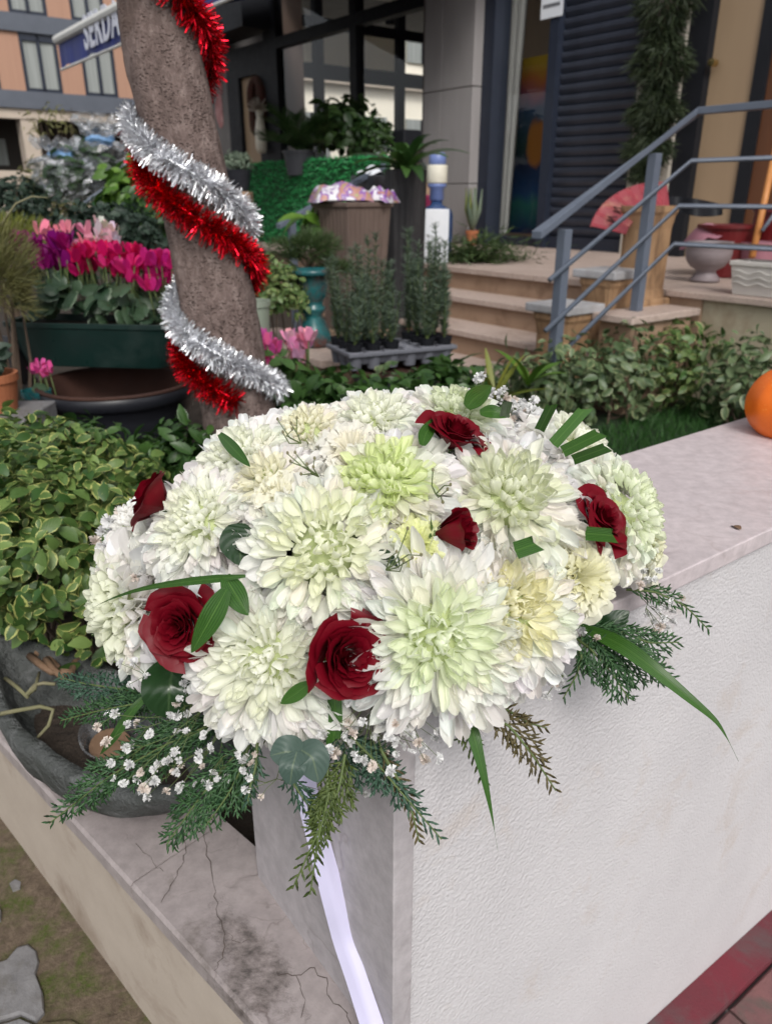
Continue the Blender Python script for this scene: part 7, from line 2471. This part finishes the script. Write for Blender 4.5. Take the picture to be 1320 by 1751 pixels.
sprig('cypress sprig below the long leaf blade', P3((975, 1085, .86), (1010, 1110, .84), (1045, 1150, .83), (1075, 1195, .83)), px(80, .84), M['thuja'], 17)
sprig('cypress sprig with tips level over the white wall', P3((1010, 1060, .88), (1060, 1080, .87), (1110, 1100, .86), (1160, 1098, .86)), px(60, .86), M['thuja'], 18)
sprig('small cypress tip hanging by the yellow hearted flower', P3((985, 1100, .85), (995, 1125, .84), (985, 1155, .84), (962, 1195, .84)), px(30, .84), M['thuja'], 19)
sprig('thin cypress sprig stretching past the marble cap edge', P3((1070, 1008, .90), (1120, 1012, .89), (1170, 1035, .88), (1212, 1078, .88)), px(34, .88), M['thuja'], 20)
sprig('bluish cypress filler under the gypsophila by the corner', P3((560, 1230, .76), (600, 1280, .74), (640, 1310, .73), (680, 1330, .73)), px(80, .74), M['thuja_blue'], 21)

# ---- gypsophila
GY = []
for k in range(5):
    r = np.random.default_rng(60 + k)
    n = 24
    dd = r.normal(0, 1, (n, 3))
    dd[:, 2] = np.abs(dd[:, 2]) * 0.9 + 0.1
    dd /= np.linalg.norm(dd, axis=1, keepdims=True)
    tp = sheet(2, 2, lambda u, v: ((u - .5) * (0.35 + 0.75 * v), v, 0.25 * v * v * np.sin(u * 5)))
    V, Q, U = stamp(tp, frames_many(dd, r.normal(0, 1, (n, 3)) * 0.5 + np.array((0, 0, 1))), np.zeros((n, 3)), np.tile((0.55, 0.95, 1.0), (n, 1)) * r.uniform(0.7, 1.05, (n, 1)))
    GY.append(np_mesh('blossom', V, Q, U, M['gyp']))


def gyp(label, root, heads, t, seed, size=19, spread_t=0.03, stem_px=2.2):
    """root and heads in photograph points at sight distance t; three or four blossoms share a fork"""
    r = np.random.default_rng(seed)
    R0 = at_t(root[0], root[1], t + 0.02)
    g = thing('gypsophila', label, 'gypsophila', R0, group='gypsophila sprays of the arrangement')
    inv = world_of(g).inverted()
    H = [at_t(u, v, t + r.uniform(-spread_t, spread_t)) for u, v in heads]
    order = sorted(range(len(H)), key=lambda i: math.atan2(heads[i][1] - root[1], heads[i][0] - root[0]))
    b = MB()
    st = stem_px * t / FPX / 2
    for a in range(0, len(order), 4):
        grp = [H[i] for i in order[a:a + 4]]
        c = sum(grp) / len(grp)
        fork = R0 * 0.35 + c * 0.65 + r.normal(0, 0.004, 3)
        b.tube([R0, R0 * 0.6 + fork * 0.4 + r.normal(0, 0.006, 3), fork], [st, st * 0.85, st * 0.7], 4, False)
        for p in grp:
            b.tube([fork, (fork + p) / 2 + r.normal(0, 0.003, 3), p], [st * 0.65, st * 0.55, st * 0.5], 4, False)
    b.build('stem', M['stem'], g, smooth=True)
    for p in H:
        s = size * t / FPX / 2 * r.uniform(0.75, 1.2)
        nrm = unit(unit(CAM - p) + r.normal(0, 0.6, 3) + np.array((0, 0, 0.4)))
        c = (0.84, 0.84, 0.84) if r.random() < 0.75 else (0.80, 0.72, 0.66)
        put('blossom', GY[int(r.integers(0, 5))], g, inv @ mat4(frame_z(nrm, spin=r.uniform(0, 6.28)), p - nrm * s * 0.4, s), c)


gyp('loose gypsophila spray before the cypress sprigs over the trough', (345, 1215),
    [(166, 1243), (196, 1220), (218, 1238), (233, 1236), (182, 1268), (217, 1279), (229, 1272), (256, 1255), (190, 1304), (221, 1308), (196, 1332), (212, 1339), (240, 1322), (234, 1332), (263, 1316), (270, 1306), (247, 1347), (255, 1338), (243, 1352), (265, 1335), (252, 1362), (281, 1303), (289, 1300)], 0.80, 1, 21)
gyp('gypsophila spray under the lowest chrysanthemum', (395, 1230),
    [(299, 1285), (307, 1300), (310, 1308), (302, 1321), (306, 1350), (308, 1345), (341, 1287), (340, 1298), (345, 1310), (361, 1282), (366, 1321), (371, 1331), (384, 1332), (353, 1338), (358, 1341), (332, 1340), (326, 1358), (352, 1352), (347, 1260), (348, 1254), (360, 1277), (297, 1320), (285, 1352)], 0.775, 2, 18)
gyp('gypsophila blossoms between the leaf and the lowest chrysanthemum', (340, 1190), [(292, 1223), (304, 1224), (317, 1200), (320, 1220), (308, 1193), (302, 1206), (314, 1168), (322, 1180), (302, 1250), (318, 1248), (250, 1155), (228, 1132), (222, 1170), (205, 1134)], 0.80, 3, 18)
gyp('dense gypsophila spray below the open rose by the wall corner', (640, 1195),
    [(643, 1176), (650, 1202), (646, 1190), (595, 1200), (596, 1236), (604, 1252), (612, 1240), (620, 1233), (628, 1240), (655, 1238), (660, 1250), (676, 1268), (703, 1255), (700, 1240), (722, 1222), (747, 1250), (744, 1262), (697, 1235), (705, 1285), (678, 1290), (640, 1258), (652, 1272), (600, 1270), (562, 1282), (573, 1287), (550, 1256), (622, 1300), (630, 1290), (612, 1298), (668, 1318), (645, 1316), (651, 1318), (725, 1298), (724, 1277), (752, 1297), (576, 1308), (668, 1225), (680, 1217), (694, 1248), (637, 1310), (690, 1275), (660, 1285), (715, 1270), (590, 1258), (606, 1290), (665, 1260), (676, 1238)], 0.715, 4, 21)
gyp('few gypsophila blossoms at the edge of the end slab', (455, 1265), [(415, 1300), (422, 1295), (430, 1305), (416, 1318), (426, 1330), (421, 1352), (446, 1363), (436, 1290), (408, 1290), (628, 1358)], 0.735, 5, 17)
gyp('gypsophila spray before the chrysanthemum with greenish side petals', (395, 990),
    [(250, 968), (262, 962), (245, 978), (287, 957), (299, 963), (310, 965), (278, 925), (350, 907), (357, 898), (370, 917), (383, 922), (376, 972), (406, 977), (357, 972), (365, 955), (395, 952), (344, 948), (320, 890), (305, 920), (240, 985), (222, 975), (230, 988), (345, 925)], 0.83, 6, 20)
gyp('gypsophila spray in front of the central and tree side flowers', (460, 880), [(410, 828), (420, 836), (408, 845), (430, 812), (452, 822), (478, 820), (440, 840), (432, 872), (424, 860), (470, 808), (446, 850), (405, 855)], 0.86, 7, 20)
gyp('white gypsophila clump behind the outermost side rose', (225, 920), [(165, 925), (175, 908), (188, 920), (182, 935), (200, 912), (208, 928), (195, 890), (206, 875), (215, 900), (192, 905), (172, 940), (220, 935), (200, 940), (186, 890)], 0.93, 8, 26)
gyp('fluffy gypsophila tuft behind the cut leaf strips', (880, 750), [(850, 700), (862, 708), (875, 716), (885, 706), (893, 722), (900, 710), (910, 718), (915, 700), (905, 695), (890, 695), (878, 690), (868, 728), (880, 732), (895, 738), (905, 730), (918, 732), (845, 720), (838, 730), (855, 735), (928, 742), (935, 750), (912, 745), (925, 715), (898, 703), (888, 715), (872, 704)], 0.93, 9, 22)
gyp('gypsophila beside the topmost rose leaves', (845, 700), [(815, 648), (822, 643), (840, 668), (852, 672), (860, 665), (868, 680), (875, 688), (855, 685), (835, 680), (912, 683), (893, 690), (880, 684)], 1.0, 10, 20)
gyp('gypsophila spray hanging between the lisianthus and the marble cap', (1075, 1000), [(1100, 975), (1098, 958), (1112, 985), (1118, 990), (1105, 992), (1122, 985), (1095, 1000), (1126, 975), (1115, 1000), (1108, 968), (1090, 985), (1165, 1022), (1128, 1030), (1125, 1042), (1146, 1030), (1150, 1045), (1118, 1062), (1130, 1070), (1142, 1075), (1120, 1078), (1150, 1062), (1135, 1058), (1105, 1050), (1140, 1040)], 0.89, 11, 17)
gyp('small gypsophila blossoms under the yellow hearted flower', (960, 1130), [(950, 1160), (955, 1175), (948, 1168), (960, 1165), (938, 1150), (934, 1190), (995, 1080), (1020, 1090), (1002, 1072), (990, 1125)], 0.83, 12, 18)
# bare dark stalks with tiny buds
for q, (root, heads, lab) in enumerate((((545, 815), [(492, 776), (505, 775), (538, 785), (525, 795), (515, 812), (536, 800), (497, 790)], 'thin dark branching stalk over the cream ruffled flower'),
                                        ((515, 758), [(475, 718), (484, 740), (498, 725), (508, 716), (500, 735)], 'thin dark stalk over the small chrysanthemum'),
                                        ((660, 975), [(697, 905), (678, 945), (720, 950), (690, 960), (705, 955)], 'thin dark stalk beside the lime ruffled flower'),
                                        ((745, 845), [(740, 805), (770, 830), (765, 838), (757, 860)], 'thin dark stalk beside the pure white chrysanthemum'))):
    r = np.random.default_rng(300 + q)
    R0 = dome(*root, 1.08)[0]
    b = MB()
    g = thing('bare_stalk', lab, 'flower stalk', R0, group='bare flower stalks')
    fork = None
    for k, h in enumerate(heads):
        p = dome(*h, 1.16)[0]
        f = R0 * 0.5 + p * 0.5 + r.normal(0, 0.003, 3)
        b.tube([R0, f, p], [0.0007, 0.0006, 0.0005], 4, False)
        MB().lathe([(0, -0.0012), (0.0014, 0.0), (0.0012, 0.002), (0, 0.003)], 6, p).build('bud', M['root_pale'], g)
    b.build('stem', M['stem'], g, smooth=True)

# ---- ribbon
rb = thing('ribbon', 'lavender white satin ribbon hanging down the marble end slab', 'ribbon', at_t(520, 1350, .78))
def onslab(u, v, off=0.006):
    return at_B(u, v, 0.372 - off)


rp_ = [onslab(512, 1270, 0.012), onslab(525, 1360, 0.02), onslab(548, 1450, 0.018), onslab(572, 1540, 0.012), onslab(588, 1610, 0.008), onslab(612, 1680, 0.012), onslab(648, 1790, 0.014)]
X = np.linspace(0, 1, len(rp_))
ss = np.linspace(0, 1, 61)
C = np.array([[np.interp(s, X, [p[q] for p in rp_]) for q in range(3)] for s in ss])
for _ in range(12):
    C[1:-1] = (C[:-2] + 2 * C[1:-1] + C[2:]) / 4
vs, uv = [], []
for i, s in enumerate(ss):
    tg = unit(C[min(i + 1, 60)] - C[max(i - 1, 0)])
    nr0 = unit(CAM - C[i])
    sd = unit(np.cross(tg, nr0))
    tw = 0.45 * math.sin(s * 5.5 + 0.4)
    nr = unit(np.cross(sd, tg))
    sdt = sd * math.cos(tw) + nr * math.sin(tw)
    for q in range(7):
        x = q / 6 - .5
        vs.append(C[i] + sdt * x * 0.029 + nr * 0.0018 * math.cos(x * 6.28))
        uv.append((q / 6, s))
b = MB().add(vs, [(7 * i + q, 7 * i + q + 1, 7 * i + q + 8, 7 * i + q + 7) for i in range(60) for q in range(6)], uv)
b.build('ribbon_band', M['ribbon'], rb, smooth=True)

# ---------------------------------------------------------------- boat shaped stone trough on the low wall
sc_ = L(0.0, 0, 0)
e0, e1 = at_z(6, 1128, 0.64), at_z(404, 1372, 0.63)
cb = (e0 + e1) / 2
ax = unit(np.array((e1[0] - e0[0], e1[1] - e0[1], 0)))
ay = np.array((-ax[1], ax[0], 0))
HL = float(np.linalg.norm((e1 - e0)[:2])) / 2
sb = thing('stone_trough', 'boat shaped dark grey stone trough of dry roots on the low wall coping', 'planter', (cb[0], cb[1], 0.512))
NB = 56


def boat(sx, sy, z, lift, a, e=0.95):
    c, s = math.cos(a), math.sin(a)
    px_ = math.copysign(abs(c) ** e, c) * HL * sx
    py_ = math.copysign(abs(s) ** 1.15, s) * 0.125 * sy
    zz = z + lift * abs(c) ** 2.5
    return np.array((cb[0], cb[1], 0)) + ax * px_ + ay * py_ + np.array((0, 0, zz))


lv = [(0.34, 0.58, 0.512, 0.0), (0.42, 0.74, 0.530, 0.002), (0.72, 0.94, 0.565, 0.02), (0.90, 1.0, 0.60, 0.04), (1.0, 1.0, 0.618, 0.06), (1.005, 0.98, 0.63, 0.062), (0.95, 0.78, 0.633, 0.06), (0.92, 0.72, 0.61, 0.05), (0.80, 0.66, 0.575, 0.02), (0.6, 0.5, 0.552, 0.0)]
r = np.random.default_rng(17)
wob = 0.02 * np.sin(np.arange(NB) * 0.7) + r.normal(0, 0.012, NB)
vs = []
for sx_, sy_, z, lf in lv:
    for j in range(NB):
        vs.append(boat(sx_ * (1 + wob[j] * 0.3), sy_ * (1 + wob[j]), z + r.normal(0, 0.0014), lf, 2 * math.pi * j / NB))
k = len(lv)
b = MB().add(vs, [(i * NB + j, i * NB + (j + 1) % NB, (i + 1) * NB + (j + 1) % NB, (i + 1) * NB + j) for i in range(k - 1) for j in range(NB)] + [tuple(range(NB - 1, -1, -1)), tuple((k - 1) * NB + j for j in range(NB))])
b.build('trough_body', M['stone_bowl'], sb, smooth=True)
b = MB().add([boat(0.66, 0.57, 0.566, 0.004, 2 * math.pi * j / NB) + np.array((0, 0, r.normal(0, 0.002))) for j in range(NB)], [tuple(range(NB))])
b.build('old_soil', M['soil'], sb)
for q, pts in enumerate((((52, 1122), (75, 1140), (90, 1150), (105, 1150)), ((80, 1128), (92, 1146), (112, 1160)), ((105, 1150), (122, 1150), (128, 1132), (140, 1128)), ((60, 1115), (80, 1122), (100, 1142)))):
    o = MB().tube([at_z(u, v, 0.655 + 0.012 * math.sin(i + q)) for i, (u, v) in enumerate(pts)], [0.008, 0.007, 0.006, 0.005][:len(pts)], 8).build('dry_root', M['root'], smooth=True)
    tag(o, ('thick brown dry root leaning on the back rim of the stone trough', 'short brown dry root crossing in the stone trough', 'curled brown root beside the white flower petals', 'thin brown root on the stone trough rim')[q], 'root', 'dry roots in the stone trough')
for q, (pts, lab) in enumerate(((((-20, 1225), (30, 1215), (70, 1208), (92, 1214), (84, 1240), (64, 1262), (56, 1305)), 'pale aerial root bending over the trough rim onto the coping'),
                               (((45, 1190), (60, 1172), (75, 1168), (95, 1170)), 'short olive root curling inside the stone trough'), (((10, 1160), (30, 1175), (48, 1192), (60, 1180), (68, 1150)), 'thin pale root along the inner side of the stone trough'))):
    zz_ = [0.655, 0.67, 0.68, 0.68, 0.665, 0.62, 0.56] if q == 0 else [0.645] * len(pts)
    o = MB().tube([at_z(u, v, z) for (u, v), z in zip(pts, zz_)], [0.0042 - 0.0003 * i for i in range(len(pts))], 7).build('aerial_root', M['root_pale'], smooth=True)
    tag(o, lab, 'root', 'pale roots in the stone trough')
gp_ = at_z(190, 1262, 0.60)
gl = thing('glass_jar', 'small clear plastic cup lying in the stone trough', 'cup', gp_)
MB().lathe([(0.040, -0.045), (0.052, 0.01), (0.0545, 0.0125), (0.0545, 0.0155), (0.051, 0.0155), (0.039, -0.042)], 32, gp_, rot=frame_z((0.25, -0.3, 1)), cap=False).build('cup_wall', M['wrap'], gl, smooth=True)
MB().lathe([(0.0, -0.03), (0.036, -0.03), (0.037, -0.025), (0.0, -0.022)], 20, gp_, rot=frame_z((0.25, -0.3, 1))).build('cup_soil', M['root'], gl)
